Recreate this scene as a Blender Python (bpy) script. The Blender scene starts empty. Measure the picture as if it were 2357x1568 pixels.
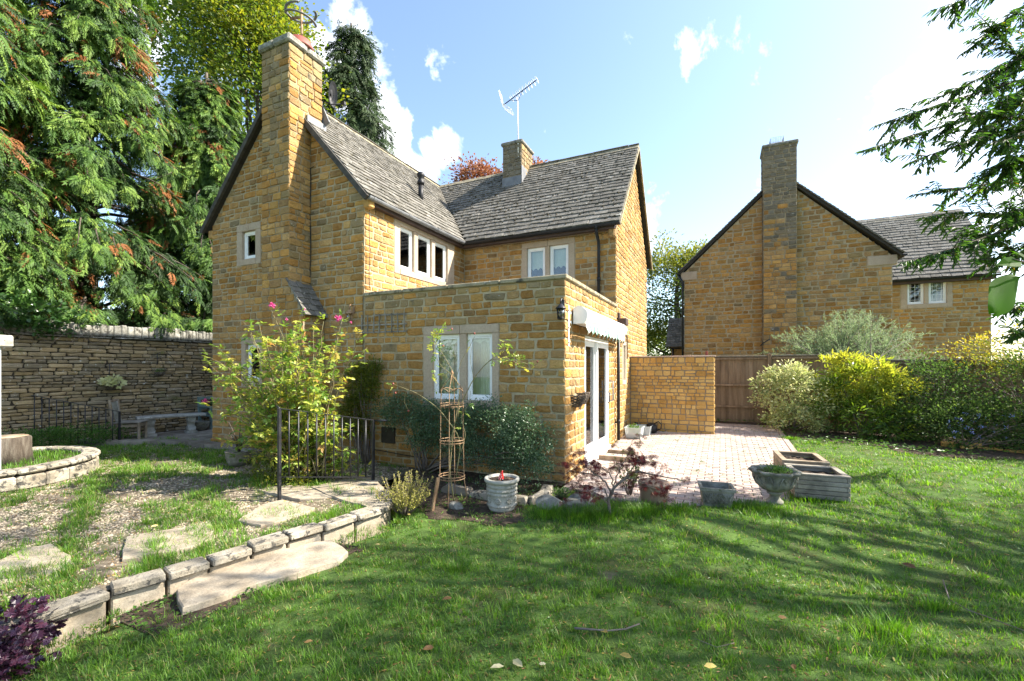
import bpy, math, random
import numpy as np
from mathutils import Vector, Matrix

rng = np.random.default_rng(11)
random.seed(11)
scene = bpy.context.scene
COL = scene.collection
PI = math.pi

# ------------------------------------------------------------------ camera
YAW = math.radians(25.2)
FPX, HOR, CXP = 1024.0, 846.0, 1178.5          # calibration of the photograph (2357 px wide)
FWD = np.array([-math.sin(YAW), math.cos(YAW), 0.0])
RGT = np.array([math.cos(YAW), math.sin(YAW), 0.0])
CAM = np.array([2.076, -6.229, 1.70])
cd = bpy.data.cameras.new('camera')
cam = bpy.data.objects.new('camera', cd)
COL.objects.link(cam)
cam.location = CAM
cam.rotation_euler = (PI / 2, 0, YAW)
cd.sensor_width = 36.0
cd.lens = 36.0 * FPX / 2357.0
cd.shift_y = (HOR - 784.0) / 2357.0
cd.clip_start = 0.05
cd.clip_end = 2000.0
scene.camera = cam

# ------------------------------------------------------------------ light
SUN = Vector((1.0, 0.46, 0.98)).normalized()     # towards the sun
sl = bpy.data.lights.new('sun', 'SUN')
sl.energy = 5.0
sl.angle = math.radians(0.55)
sl.color = (1.0, 0.93, 0.82)
sun = bpy.data.objects.new('sun', sl)
COL.objects.link(sun)
sun.location = (20, 20, 40)
sun.rotation_euler = SUN.to_track_quat('Z', 'Y').to_euler()

world = bpy.data.worlds.new('World')
scene.world = world
world.use_nodes = True
nt = world.node_tree
nt.nodes.clear()


def N(nt, kind, **kw):
    n = nt.nodes.new(kind)
    for k, v in kw.items():
        if k in n.inputs.keys() if hasattr(n.inputs, 'keys') else False:
            n.inputs[k].default_value = v
        else:
            setattr(n, k, v)
    return n


def mathn(nt, op, a, b=None, c=None, clamp=False):
    n = nt.nodes.new('ShaderNodeMath')
    n.operation = op
    n.use_clamp = clamp
    for i, v in enumerate((a, b, c)):
        if v is None:
            continue
        if isinstance(v, (int, float)):
            n.inputs[i].default_value = v
        else:
            nt.links.new(v, n.inputs[i])
    return n.outputs[0]


def mixc(nt, fac, a, b, mode='MIX'):
    n = nt.nodes.new('ShaderNodeMix')
    n.data_type = 'RGBA'
    n.blend_type = mode
    for idx, v in ((0, fac), (6, a), (7, b)):
        if isinstance(v, (int, float)):
            n.inputs[idx].default_value = v
        elif isinstance(v, tuple):
            n.inputs[idx].default_value = (*v[:3], 1)
        else:
            nt.links.new(v, n.inputs[idx])
    return n.outputs[2]


def noise(nt, vec, scale, detail=4, rough=0.55, dist=0.0):
    n = nt.nodes.new('ShaderNodeTexNoise')
    n.inputs['Scale'].default_value = scale
    n.inputs['Detail'].default_value = detail
    n.inputs['Roughness'].default_value = rough
    n.inputs['Distortion'].default_value = dist
    if vec is not None:
        nt.links.new(vec, n.inputs['Vector'])
    return n.outputs[0]


def ramp(nt, fac, stops, interp='LINEAR'):
    n = nt.nodes.new('ShaderNodeValToRGB')
    cr = n.color_ramp
    cr.interpolation = interp
    while len(cr.elements) < len(stops):
        cr.elements.new(0.5)
    for e, (p, c) in zip(cr.elements, stops):
        e.position = p
        e.color = (*c[:3], 1) if not isinstance(c, (int, float)) else (c, c, c, 1)
    nt.links.new(fac, n.inputs[0])
    return n.outputs[0]


def pixdir(x, y):
    d = FWD + RGT * (x - CXP) / FPX + np.array([0, 0, 1.0]) * (HOR - y) / FPX
    return d / np.linalg.norm(d)


sky = nt.nodes.new('ShaderNodeTexSky')
sky.sky_type = 'NISHITA'
sky.sun_disc = False
sky.sun_elevation = math.asin(SUN.z)
sky.sun_rotation = math.atan2(SUN.x, SUN.y)
sky.altitude = 100
sky.air_density = 1.0
sky.dust_density = 1.2
sky.ozone_density = 1.4
tc = nt.nodes.new('ShaderNodeTexCoord')
dirv = tc.outputs['Generated']
# cumulus: noise on the view direction, thicker round a few cloud centres
big = noise(nt, dirv, 5.5, 9, 0.6, 0.3)
acc = None
for (px, py, rad, wgt) in ((885, 300, 0.10, 0.30), (1010, 350, 0.085, 0.30), (835, 235, 0.06, 0.26), (950, 400, .12, .2),
                           (760, 60, 0.13, 0.13), (650, 130, 0.1, 0.17), (1900, 520, 0.25, 0.10), (2300, 300, 0.3, 0.13), (330, 60, .3, .2), (1500, 560, .2, .10),
                           (2250, 520, 0.2, 0.16)):
    c = pixdir(px, py)
    vm = nt.nodes.new('ShaderNodeVectorMath')
    vm.operation = 'DISTANCE'
    nt.links.new(dirv, vm.inputs[0])
    vm.inputs[1].default_value = tuple(c)
    mr = nt.nodes.new('ShaderNodeMapRange')
    mr.interpolation_type = 'SMOOTHSTEP'
    mr.inputs[1].default_value = 0.0
    mr.inputs[2].default_value = rad
    mr.inputs[3].default_value = wgt
    mr.inputs[4].default_value = 0.0
    nt.links.new(vm.outputs['Value'], mr.inputs[0])
    acc = mr.outputs[0] if acc is None else mathn(nt, 'MAXIMUM', acc, mr.outputs[0])
dens = mathn(nt, 'ADD', big, acc)
cloud = ramp(nt, dens, ((0.60, 0.0), (0.70, 0.75), (0.82, 1.0)))
shade = ramp(nt, noise(nt, dirv, 9.0, 5), ((0.35, (5.0, 5.2, 5.6)), (0.6, (7.5, 7.4, 7.2))))
col = mixc(nt, cloud, mixc(nt, 1.0, sky.outputs[0], (0.97, 0.97, 0.96), 'MULTIPLY'), shade)
hs = nt.nodes.new('ShaderNodeHueSaturation')
bg = nt.nodes.new('ShaderNodeBackground')
bg.inputs['Strength'].default_value = 0.125
wo = nt.nodes.new('ShaderNodeOutputWorld')
nt.links.new(col, bg.inputs['Color'])
nt.links.new(bg.outputs[0], wo.inputs[0])

vs = scene.view_settings
vs.view_transform = 'Standard'
vs.look = 'None'
vs.gamma = 1.0
vs.use_curve_mapping = False
vs.exposure = 1.72
scene.render.engine = 'CYCLES'
scene.cycles.max_bounces = 6
scene.cycles.diffuse_bounces = 3
scene.cycles.transparent_max_bounces = 12


# ------------------------------------------------------------------ placing
def P(px, py, z=0.0):
    """ground point (height z) that a pixel of the photograph shows"""
    d = FWD + RGT * (px - CXP) / FPX + np.array([0, 0, 1.0]) * (HOR - py) / FPX
    t = (z - CAM[2]) / d[2]
    return CAM + d * t


def PD(px, py, depth):
    return CAM + (FWD + RGT * (px - CXP) / FPX + np.array([0, 0, 1.0]) * (HOR - py) / FPX) * depth


def proj(p):
    d = np.asarray(p) - CAM
    z = d @ FWD
    return CXP + FPX * (d @ RGT) / z, HOR - FPX * d[2] / z, z


def sm(a, b, x):
    t = np.clip((np.asarray(x, float) - a) / (b - a), 0, 1)
    return t * t * (3 - 2 * t)


EDGE = np.array([(-2.35, -8.0), (-2.18, -5.6), (-2.08, -4.94), (-2.10, -4.6), (-2.12, -4.38), (-2.0, -4.07), (-1.90, -3.56), (-1.83, -3.3),
                 (-1.72, -2.81), (-1.55, -2.1), (-1.62, -1.85), (-2.05, -1.45), (-2.45, -1.05), (-2.6, 0.1)])


def edge_x(y):
    return np.interp(y, EDGE[:, 1], EDGE[:, 0])


def gz(x, y):
    x = np.asarray(x, float)
    y = np.asarray(y, float)
    z = 0.03 * np.clip(y, 0, 12)
    z = z - 0.10 * sm(-0.5, -1.6, y) - 0.07 * sm(0.2, -1.9, x) * sm(0.6, -1.5, y)
    z = z + 0.012 * np.sin(x * 2.3 + y) + 0.010 * np.sin(y * 3.1 - x * 1.3)
    return z


# ------------------------------------------------------------------ mesh builder
def parent_loc(p):
    v = Vector((0, 0, 0))
    while p is not None:
        v += p.location
        p = p.parent
    return v


class MB:
    def __init__(s):
        s.v, s.l, s.n, s.t, s.c = [], [], [], [], 0
        s.sm = {}

    def add(s, verts, faces, tint=0.5, smooth=False):
        if smooth:
            s.sm[len(s.n)] = True
        verts = np.asarray(verts, float).reshape(-1, 3)
        sizes = np.array([len(f) for f in faces])
        loops = np.concatenate([np.asarray(f) for f in faces]) + s.c
        s.v.append(verts)
        s.l.append(loops)
        s.n.append(sizes)
        s.t.append(np.full(len(verts), tint))
        s.c += len(verts)
        return s

    def stamp(s, tpl, pos, R, S, tint):
        """tpl=(verts, loops, sizes); pos (n,3), R (n,3,3), S (n,) or (n,3), tint (n,)"""
        tv, tl, tn = tpl
        n = len(pos)
        if n == 0:
            return s
        S = np.asarray(S, float)
        if S.ndim == 1:
            S = np.repeat(S[:, None], 3, 1)
        loc = tv[None] * S[:, None, :]
        w = np.einsum('nij,nkj->nki', R, loc) + pos[:, None, :]
        k = len(tv)
        s.v.append(w.reshape(-1, 3))
        s.l.append((tl[None] + (np.arange(n) * k)[:, None]).ravel() + s.c)
        s.n.append(np.tile(tn, n))
        s.t.append(np.repeat(np.asarray(tint, float), k))
        s.c += n * k
        return s

    def box(s, c, size, R=None, tint=0.5, bev=0.0):
        hx, hy, hz = [q / 2 for q in size]
        if bev <= 0:
            v = np.array([(x, y, z) for x in (-hx, hx) for y in (-hy, hy) for z in (-hz, hz)])
            f = [(0, 1, 3, 2), (4, 6, 7, 5), (0, 4, 5, 1), (2, 3, 7, 6), (0, 2, 6, 4), (1, 5, 7, 3)]
        else:
            v, f = [], []
            b = min(bev, hx * .9, hy * .9, hz * .9)
            idx = {}
            for sx in (-1, 1):
                for sy in (-1, 1):
                    for sz in (-1, 1):
                        for ax, p in enumerate(((sx * hx, sy * (hy - b), sz * (hz - b)), (sx * (hx - b), sy * hy, sz * (hz - b)), (sx * (hx - b), sy * (hy - b), sz * hz))):
                            idx[(sx, sy, sz, ax)] = len(v)
                            v.append(p)
            for sx in (-1, 1):
                f.append([idx[(sx, a, b2, 0)] for a, b2 in ((-1, -1), (1, -1), (1, 1), (-1, 1))][::sx])
                f.append([idx[(a, sx, b2, 1)] for a, b2 in ((-1, -1), (-1, 1), (1, 1), (1, -1))][::sx])
                f.append([idx[(a, b2, sx, 2)] for a, b2 in ((-1, -1), (1, -1), (1, 1), (-1, 1))][::sx])
            for a in (-1, 1):
                for c2 in (-1, 1):
                    f.append([idx[(a, c2, -1, 0)], idx[(a, c2, 1, 0)], idx[(a, c2, 1, 1)], idx[(a, c2, -1, 1)]])
                    f.append([idx[(a, -1, c2, 0)], idx[(a, 1, c2, 0)], idx[(a, 1, c2, 2)], idx[(a, -1, c2, 2)]])
                    f.append([idx[(-1, a, c2, 1)], idx[(1, a, c2, 1)], idx[(1, a, c2, 2)], idx[(-1, a, c2, 2)]])
                    for d in (-1, 1):
                        f.append([idx[(a, c2, d, 0)], idx[(a, c2, d, 1)], idx[(a, c2, d, 2)]])
            v = np.array(v)
        if R is not None:
            v = v @ np.asarray(R, float).T
        return s.add(v + np.asarray(c, float), f, tint)

    def span(s, lo, hi, tint=0.5, bev=0.0):
        lo, hi = np.asarray(lo, float), np.asarray(hi, float)
        return s.box((lo + hi) / 2, np.abs(hi - lo), None, tint, bev)

    def tube(s, pts, r, n=6, tint=0.5, cap=True):
        pts = [np.asarray(p, float) for p in pts]
        m = len(pts)
        rr = [r] * m if isinstance(r, (int, float)) else list(r)
        V = []
        prev = None
        for i, p in enumerate(pts):
            a = pts[max(i - 1, 0)]
            b = pts[min(i + 1, m - 1)]
            t = b - a
            t = t / (np.linalg.norm(t) + 1e-9)
            if prev is None:
                q = np.array([0, 0, 1.0]) if abs(t[2]) < .9 else np.array([1.0, 0, 0])
            else:
                q = prev
            u = q - t * (q @ t)
            u /= np.linalg.norm(u) + 1e-9
            prev = u
            w = np.cross(t, u)
            for k in range(n):
                an = 2 * PI * k / n
                V.append(p + (u * math.cos(an) + w * math.sin(an)) * rr[i])
        F = []
        for i in range(m - 1):
            for k in range(n):
                k2 = (k + 1) % n
                F.append((i * n + k, i * n + k2, (i + 1) * n + k2, (i + 1) * n + k))
        if cap:
            F.append(tuple(range(n))[::-1])
            F.append(tuple((m - 1) * n + k for k in range(n)))
        return s.add(V, F, tint, True)

    def bar(s, a, b, w, h, tint=0.5):
        a, b = np.asarray(a, float), np.asarray(b, float)
        d = b - a
        L = np.linalg.norm(d)
        x = d / L
        q = np.array([0, 0, 1.0]) if abs(x[2]) < .95 else np.array([0, 1.0, 0])
        y = np.cross(q, x)
        y /= np.linalg.norm(y)
        z = np.cross(x, y)
        return s.box((a + b) / 2, (L, w, h), np.stack([x, y, z], 1), tint)

    def lathe(s, prof, n=24, c=(0, 0, 0), tint=0.5, wob=None):
        V, F = [], []
        for i, (r, z) in enumerate(prof):
            for k in range(n):
                an = 2 * PI * k / n
                rr = r if wob is None else r * wob(an, z)
                V.append((c[0] + rr * math.cos(an), c[1] + rr * math.sin(an), c[2] + z))
        for i in range(len(prof) - 1):
            for k in range(n):
                k2 = (k + 1) % n
                F.append((i * n + k, i * n + k2, (i + 1) * n + k2, (i + 1) * n + k))
        F.append(tuple(range(n))[::-1])
        F.append(tuple((len(prof) - 1) * n + k for k in range(n)))
        return s.add(V, F, tint, True)

    def mesh(s, name, mat, smooth=False, off=(0, 0, 0)):
        me = bpy.data.meshes.new(name)
        v = np.concatenate(s.v) - np.asarray(off, float)
        l = np.concatenate(s.l)
        n = np.concatenate(s.n)
        me.vertices.add(len(v))
        me.vertices.foreach_set('co', v.astype(np.float32).ravel())
        me.loops.add(len(l))
        me.loops.foreach_set('vertex_index', l.astype(np.int32))
        me.polygons.add(len(n))
        me.polygons.foreach_set('loop_start', np.concatenate([[0], np.cumsum(n)[:-1]]).astype(np.int32))
        me.polygons.foreach_set('use_smooth', np.concatenate([np.full(len(q), bool(smooth or s.sm.get(i))) for i, q in enumerate(s.n)]))
        me.update(calc_edges=True)
        at = me.attributes.new('tint', 'FLOAT', 'POINT')
        at.data.foreach_set('value', np.concatenate(s.t).astype(np.float32))
        if mat is not None:
            me.materials.append(mat)
        return me

    def build(s, name, mat, parent=None, smooth=False, kind=None, at=None):
        """vertices are in world space; the object's origin goes to its parent's place (or `at`)"""
        off = parent_loc(parent) if parent is not None else Vector(at if at is not None else (0, 0, 0))
        me = s.mesh(name, mat, smooth, off)
        o = bpy.data.objects.new(name, me)
        COL.objects.link(o)
        if parent is not None:
            o.parent = parent
        else:
            o.location = off
        if kind:
            o['kind'] = kind
        return o


def tag(o, label, cat, group=None):
    o['label'] = label
    o['category'] = cat
    if group:
        o['group'] = group
    return o


def thing(name, label, cat, loc=(0, 0, 0), group=None):
    o = bpy.data.objects.new(name, None)
    o.empty_display_size = 0.1
    COL.objects.link(o)
    o.location = Vector([float(q) for q in loc])
    return tag(o, label, cat, group)


def copy_tree(o, parent=None):
    c = o.copy()
    COL.objects.link(c)
    c.parent = parent
    for ch in list(o.children):
        copy_tree(ch, c)
    return c


# ------------------------------------------------------------------ materials
def newmat(name):
    m = bpy.data.materials.new(name)
    m.use_nodes = True
    t = m.node_tree
    t.nodes.clear()
    out = t.nodes.new('ShaderNodeOutputMaterial')
    return m, t, out


def posn(t):
    return t.nodes.new('ShaderNodeNewGeometry').outputs['Position']


def attr(t, name='tint'):
    a = t.nodes.new('ShaderNodeAttribute')
    a.attribute_name = name
    return a.outputs['Fac']


def M(name, cols, scale=3.0, rough=0.85, bump=0.4, bscale=45.0, bdist=0.01, metallic=0.0, piece=None, pvar=0.0,
      spots=None, spec=0.3, detail=5, stretch=None, streak=None):
    """generic weathered surface: noise ramp over cols; piece = list of colours picked per piece"""
    m, t, out = newmat(name)
    b = t.nodes.new('ShaderNodeBsdfPrincipled')
    p = posn(t)
    if stretch:
        mp = t.nodes.new('ShaderNodeMapping')
        mp.inputs['Scale'].default_value = stretch
        t.links.new(p, mp.inputs[0])
        p = mp.outputs[0]
    nz = noise(t, p, scale, detail, 0.6)
    k = len(cols)
    c = ramp(t, nz, [(0.32 + 0.36 * i / max(k - 1, 1), cc) for i, cc in enumerate(cols)])
    if piece or pvar:
        oi = t.nodes.new('ShaderNodeObjectInfo')
        v = mathn(t, 'FRACT', mathn(t, 'ADD', mathn(t, 'MULTIPLY', attr(t), 7.31), oi.outputs['Random']))
        if piece:
            pc = ramp(t, v, [(i / len(piece), cc) for i, cc in enumerate(piece)], 'CONSTANT')
            c = mixc(t, 0.62, c, pc)
        v2 = mathn(t, 'FRACT', mathn(t, 'MULTIPLY', v, 13.7))
        br = mathn(t, 'ADD', mathn(t, 'MULTIPLY', v2, 2 * pvar), 1 - pvar)
        hsv = t.nodes.new('ShaderNodeHueSaturation')
        t.links.new(c, hsv.inputs['Color'])
        t.links.new(br, hsv.inputs['Value'])
        c = hsv.outputs[0]
    fine = noise(t, p, scale * 14, 3, 0.7)
    c = mixc(t, 0.55 if bump >= .25 else 0.05, c, ramp(t, fine, ((0.25, 0.45), (0.75, 1.0))), 'MULTIPLY')
    if streak:
        ms = t.nodes.new('ShaderNodeMapping')
        ms.inputs['Scale'].default_value = (3.2, 3.2, 0.55)
        t.links.new(p, ms.inputs[0])
        sn = noise(t, ms.outputs[0], 1.0, 5, 0.6)
        c = mixc(t, ramp(t, sn, ((0.50, 0.0), (0.72, streak))), c, (0.45, 0.42, 0.36), 'MULTIPLY')
        sn = noise(t, p, 0.7, 4, 0.6)
        c = mixc(t, ramp(t, sn, ((0.48, 0.0), (0.68, streak * .7))), c, (0.62, 0.60, 0.52), 'MULTIPLY')
    if spots:
        for (sc, lo, hi, colr) in spots:
            sn = noise(t, p, sc, 6, 0.65)
            c = mixc(t, ramp(t, sn, ((lo, 0.0), (hi, 1.0))), c, colr)
    t.links.new(c, b.inputs['Base Color'])
    b.inputs['Roughness'].default_value = rough
    b.inputs['Metallic'].default_value = metallic
    b.inputs['Specular IOR Level'].default_value = spec
    if bump:
        bp = t.nodes.new('ShaderNodeBump')
        bp.inputs['Strength'].default_value = bump
        bp.inputs['Distance'].default_value = bdist
        t.links.new(noise(t, p, bscale, 6, 0.7), bp.inputs['Height'])
        t.links.new(bp.outputs[0], b.inputs['Normal'])
    t.links.new(b.outputs[0], out.inputs[0])
    return m


def leafmat(name, cols, trans=0.4, rough=0.5, spec=0.35, var=0.25):
    m, t, out = newmat(name)
    b = t.nodes.new('ShaderNodeBsdfPrincipled')
    v = attr(t)
    k = len(cols)
    c = ramp(t, v, [(i / max(k - 1, 1), cc) for i, cc in enumerate(cols)])
    c = mixc(t, var * 1.6, c, ramp(t, noise(t, posn(t), 9, 3), ((0.3, 0.3), (0.7, 1.0))), 'MULTIPLY')
    t.links.new(c, b.inputs['Base Color'])
    b.inputs['Roughness'].default_value = rough
    b.inputs['Specular IOR Level'].default_value = spec
    tr = t.nodes.new('ShaderNodeBsdfTranslucent')
    hsv = t.nodes.new('ShaderNodeHueSaturation')
    hsv.inputs['Value'].default_value = 1.5
    hsv.inputs['Saturation'].default_value = 1.1
    t.links.new(c, hsv.inputs['Color'])
    t.links.new(hsv.outputs[0], tr.inputs[0])
    mx = t.nodes.new('ShaderNodeMixShader')
    mx.inputs[0].default_value = trans
    t.links.new(b.outputs[0], mx.inputs[1])
    t.links.new(tr.outputs[0], mx.inputs[2])
    t.links.new(mx.outputs[0], out.inputs[0])
    return m


def glassmat(name, tint=(0.75, 0.8, 0.8), refl=0.12):
    m, t, out = newmat(name)
    tr = t.nodes.new('ShaderNodeBsdfTransparent')
    tr.inputs[0].default_value = (*tint, 1)
    gl = t.nodes.new('ShaderNodeBsdfGlossy')
    gl.inputs['Roughness'].default_value = 0.02
    fr = t.nodes.new('ShaderNodeFresnel')
    fr.inputs[0].default_value = 1.5
    f = mathn(t, 'ADD', fr.outputs[0], refl, clamp=True)
    mx = t.nodes.new('ShaderNodeMixShader')
    t.links.new(f, mx.inputs[0])
    t.links.new(tr.outputs[0], mx.inputs[1])
    t.links.new(gl.outputs[0], mx.inputs[2])
    t.links.new(mx.outputs[0], out.inputs[0])
    return m


MAT = {}
OCH = [(0.50, 0.265, 0.080), (0.55, 0.32, 0.12), (0.58, 0.37, 0.17), (0.44, 0.21, 0.055), (0.50, 0.34, 0.17), (0.52, 0.25, 0.060), (0.56, 0.35, 0.14), (0.38, 0.24, 0.12), (0.60, 0.34, 0.10)]
MAT['stone'] = M('ochre_stone', [(0.30, 0.155, 0.040), (0.48, 0.27, 0.075), (0.62, 0.40, 0.14)], 9, 0.9, 1.0, 24, 0.04, piece=OCH, pvar=0.24,
                 spots=((2.2, 0.62, 0.80, (0.24, 0.18, 0.11)),), streak=.35)
MAT['stone_g'] = M('grey_weathered_stone', [(0.09, 0.08, 0.06), (0.19, 0.165, 0.12), (0.30, 0.26, 0.19)], 8, 0.95, 0.9, 30, 0.02, piece=[(0.22, 0.18, 0.12), (0.18, 0.155, 0.115), (0.26, 0.20, 0.12)], pvar=0.22,
                   spots=((14, 0.63, 0.67, (0.45, 0.44, 0.38)), (4, 0.58, 0.70, (0.06, 0.055, 0.04))))
MAT['stone_w'] = M('weathered_stone', [(0.13, 0.10, 0.055), (0.29, 0.21, 0.105), (0.40, 0.29, 0.15)], 7, 0.95, 0.9, 30, 0.02, piece=[(0.36, 0.24, 0.11), (0.28, 0.20, 0.10), (0.31, 0.24, 0.14), (0.40, 0.28, 0.12)], pvar=0.22,
                   spots=((12, 0.63, 0.67, (0.42, 0.40, 0.34)), (3, 0.60, 0.72, (0.10, 0.085, 0.055))))
MAT['cleanstone'] = M('garden_wall_stone', [(0.40, 0.24, 0.08), (0.52, 0.33, 0.12), (0.58, 0.40, 0.17)], 5, 0.9, 0.7, 30, 0.015,
                      piece=[(0.56, 0.33, 0.09), (0.60, 0.37, 0.11), (0.50, 0.27, 0.06), (0.58, 0.40, 0.15)], pvar=0.16, spots=((4, 0.62, 0.75, (0.30, 0.17, 0.06)),))
MAT['mortar'] = M('lime_mortar', [(0.36, 0.28, 0.165), (0.45, 0.36, 0.22), (0.52, 0.43, 0.28)], 5, 0.95, 0.6, 60, 0.01)
MAT['mortar_d'] = M('grey_mortar', [(0.22, 0.18, 0.13), (0.30, 0.25, 0.18)], 5, 0.95, 0.6, 60, 0.01)
MAT['cavity'] = M('dark_joint_fill', [(0.035, 0.03, 0.022), (0.07, 0.058, 0.04)], 5, 1.0, 0.5)
MAT['drystone'] = M('grey_drystone', [(0.14, 0.105, 0.06), (0.27, 0.205, 0.12), (0.38, 0.31, 0.19)], 7, 0.95, 0.9, 30, 0.015,
                    piece=[(0.34, 0.25, 0.13), (0.27, 0.21, 0.12), (0.22, 0.19, 0.13), (0.38, 0.29, 0.16), (0.31, 0.26, 0.18), (0.28, 0.20, 0.09)], pvar=0.3,
                    spots=((11, 0.62, 0.68, (0.45, 0.44, 0.38)), (3.0, 0.60, 0.72, (0.16, 0.16, 0.06))))
MAT['cope'] = M('lichened_cope', [(0.13, 0.125, 0.10), (0.26, 0.25, 0.21), (0.38, 0.37, 0.33)], 10, 0.95, 0.9, 40, 0.015, pvar=0.25,
                spots=((6, 0.58, 0.66, (0.06, 0.055, 0.045)),))
MAT['dressed'] = M('dressed_stone', [(0.42, 0.32, 0.225), (0.48, 0.375, 0.27), (0.51, 0.41, 0.30)], 2.5, 0.85, 0.25, 90, 0.004)
MAT['dressed_pale'] = M('pale_dressed_stone', [(0.50, 0.42, 0.31), (0.56, 0.48, 0.37)], 2.5, 0.85, 0.25, 90, 0.004)
MAT['coping'] = M('coping_stone', [(0.20, 0.17, 0.11), (0.34, 0.29, 0.19), (0.42, 0.36, 0.24)], 6, 0.95, 0.7, 50, 0.01, spots=((14, 0.62, 0.67, (0.5, 0.5, 0.45)), (5, 0.56, 0.64, (0.07, 0.065, 0.05))))
MAT['tile'] = M('stone_slate', [(0.06, 0.055, 0.045), (0.15, 0.14, 0.12), (0.28, 0.265, 0.23)], 9, 0.92, 0.8, 30, 0.012,
                piece=[(0.15, 0.14, 0.115), (0.12, 0.11, 0.09), (0.19, 0.175, 0.15), (0.14, 0.13, 0.105), (0.22, 0.205, 0.175)], pvar=0.15,
                spots=((13, 0.60, 0.66, (0.36, 0.355, 0.32)), (2.0, 0.60, 0.72, (0.06, 0.055, 0.04))))
MAT['deck'] = M('roof_underlay', [(0.04, 0.035, 0.03), (0.06, 0.055, 0.045)], 4, 0.95, 0.4)
MAT['verge'] = M('verge_slate', [(0.05, 0.045, 0.04), (0.11, 0.10, 0.085)], 8, 0.95, 0.8, 30, 0.01)
MAT['moss'] = M('roof_moss', [(0.03, 0.026, 0.015), (0.075, 0.06, 0.03)], 9, 1.0, 1.0, 60, 0.01)
MAT['black'] = M('black_plastic', [(0.010, 0.010, 0.011), (0.022, 0.022, 0.024)], 3, 0.5, 0.05, spec=0.3)
MAT['blackiron'] = M('black_iron', [(0.012, 0.012, 0.014), (0.04, 0.04, 0.045)], 8, 0.4, 0.2, metallic=0.3, spec=0.5)
MAT['lead'] = M('lead_flashing', [(0.14, 0.145, 0.155), (0.24, 0.245, 0.25)], 4, 0.55, 0.2, metallic=0.2)
MAT['white'] = M('white_frame', [(0.86, 0.86, 0.85), (0.90, 0.90, 0.89)], 2, 0.35, 0.03, spec=0.5)
MAT['whitewood'] = M('white_painted_wood', [(0.80, 0.80, 0.77), (0.88, 0.88, 0.86)], 6, 0.5, 0.2)
MAT['glass'] = glassmat('window_glass', (0.93, 0.95, 0.94), 0.05)
MAT['glass_clear'] = glassmat('lantern_glass', (0.85, 0.88, 0.88), 0.02)
MAT['curtain'] = M('pale_curtain', [(0.60, 0.64, 0.56), (0.74, 0.77, 0.70)], 6, 0.9, 0.2)
MAT['net'] = M('grey_net_curtain', [(0.50, 0.53, 0.52), (0.62, 0.65, 0.64)], 6, 0.9, 0.2)
MAT['blind'] = M('cream_blind', [(0.60, 0.66, 0.48), (0.72, 0.76, 0.60)], 4, 0.9, 0.1)
MAT['room'] = M('room_plaster', [(0.16, 0.14, 0.11), (0.20, 0.18, 0.14)], 1, 0.9, 0)
MAT['fasciaw'] = M('brown_fascia', [(0.055, 0.035, 0.03), (0.09, 0.06, 0.05)], 4, 0.6, 0.2)
MAT['wood'] = M('fence_wood', [(0.17, 0.115, 0.07), (0.27, 0.19, 0.12), (0.34, 0.25, 0.165)], 3, 0.85, 0.6, 20, 0.006, pvar=0.2, stretch=(3, 3, 0.35))
MAT['woodg'] = M('grey_weathered_wood', [(0.17, 0.15, 0.12), (0.28, 0.25, 0.20), (0.36, 0.32, 0.26)], 5, 0.85, 0.6, 30, 0.006, pvar=0.18)
MAT['woodlight'] = M('planter_wood', [(0.22, 0.16, 0.10), (0.33, 0.26, 0.18), (0.40, 0.33, 0.24)], 5, 0.85, 0.5, 30, 0.006, pvar=0.18)
MAT['greenwood'] = M('sage_painted_wood', [(0.13, 0.19, 0.18), (0.19, 0.26, 0.25)], 5, 0.6, 0.2)
MAT['bluewhite'] = M('pale_blue_paint', [(0.55, 0.66, 0.68), (0.70, 0.78, 0.78)], 6, 0.6, 0.3, spots=((20, 0.60, 0.64, (0.25, 0.25, 0.22)),))
MAT['concrete'] = M('lichened_concrete', [(0.24, 0.225, 0.19), (0.36, 0.345, 0.30), (0.46, 0.44, 0.39)], 9, 0.95, 0.7, 60, 0.008, spots=((18, 0.60, 0.66, (0.10, 0.10, 0.075)),))
MAT['concrete_d'] = M('dark_concrete', [(0.13, 0.125, 0.10), (0.22, 0.21, 0.17), (0.32, 0.31, 0.26)], 9, 0.95, 0.8, 60, 0.008, spots=((14, 0.58, 0.66, (0.09, 0.10, 0.05)),))
MAT['potcream'] = M('cream_stoneware', [(0.26, 0.25, 0.20), (0.38, 0.365, 0.31), (0.46, 0.44, 0.385)], 9, 0.9, 0.5, 60, 0.006, spots=((9, 0.60, 0.70, (0.20, 0.19, 0.14)),))
MAT['potbrown'] = M('brown_glaze', [(0.17, 0.115, 0.08), (0.24, 0.17, 0.12)], 4, 0.45, 0.15, spec=0.5)
MAT['soil'] = M('dark_soil', [(0.035, 0.024, 0.015), (0.075, 0.052, 0.034), (0.13, 0.095, 0.065)], 12, 1.0, 1.0, 70, 0.02)
MAT['rust'] = M('rusty_iron', [(0.22, 0.12, 0.06), (0.36, 0.23, 0.13), (0.44, 0.31, 0.19)], 12, 0.85, 0.4, metallic=0.2)
MAT['redoxide'] = M('red_clay', [(0.24, 0.06, 0.045), (0.34, 0.11, 0.08)], 5, 0.6, 0.3)
MAT['red'] = M('red_glaze', [(0.55, 0.02, 0.015), (0.62, 0.03, 0.02)], 3, 0.3, 0.0, spec=0.5)
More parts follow.
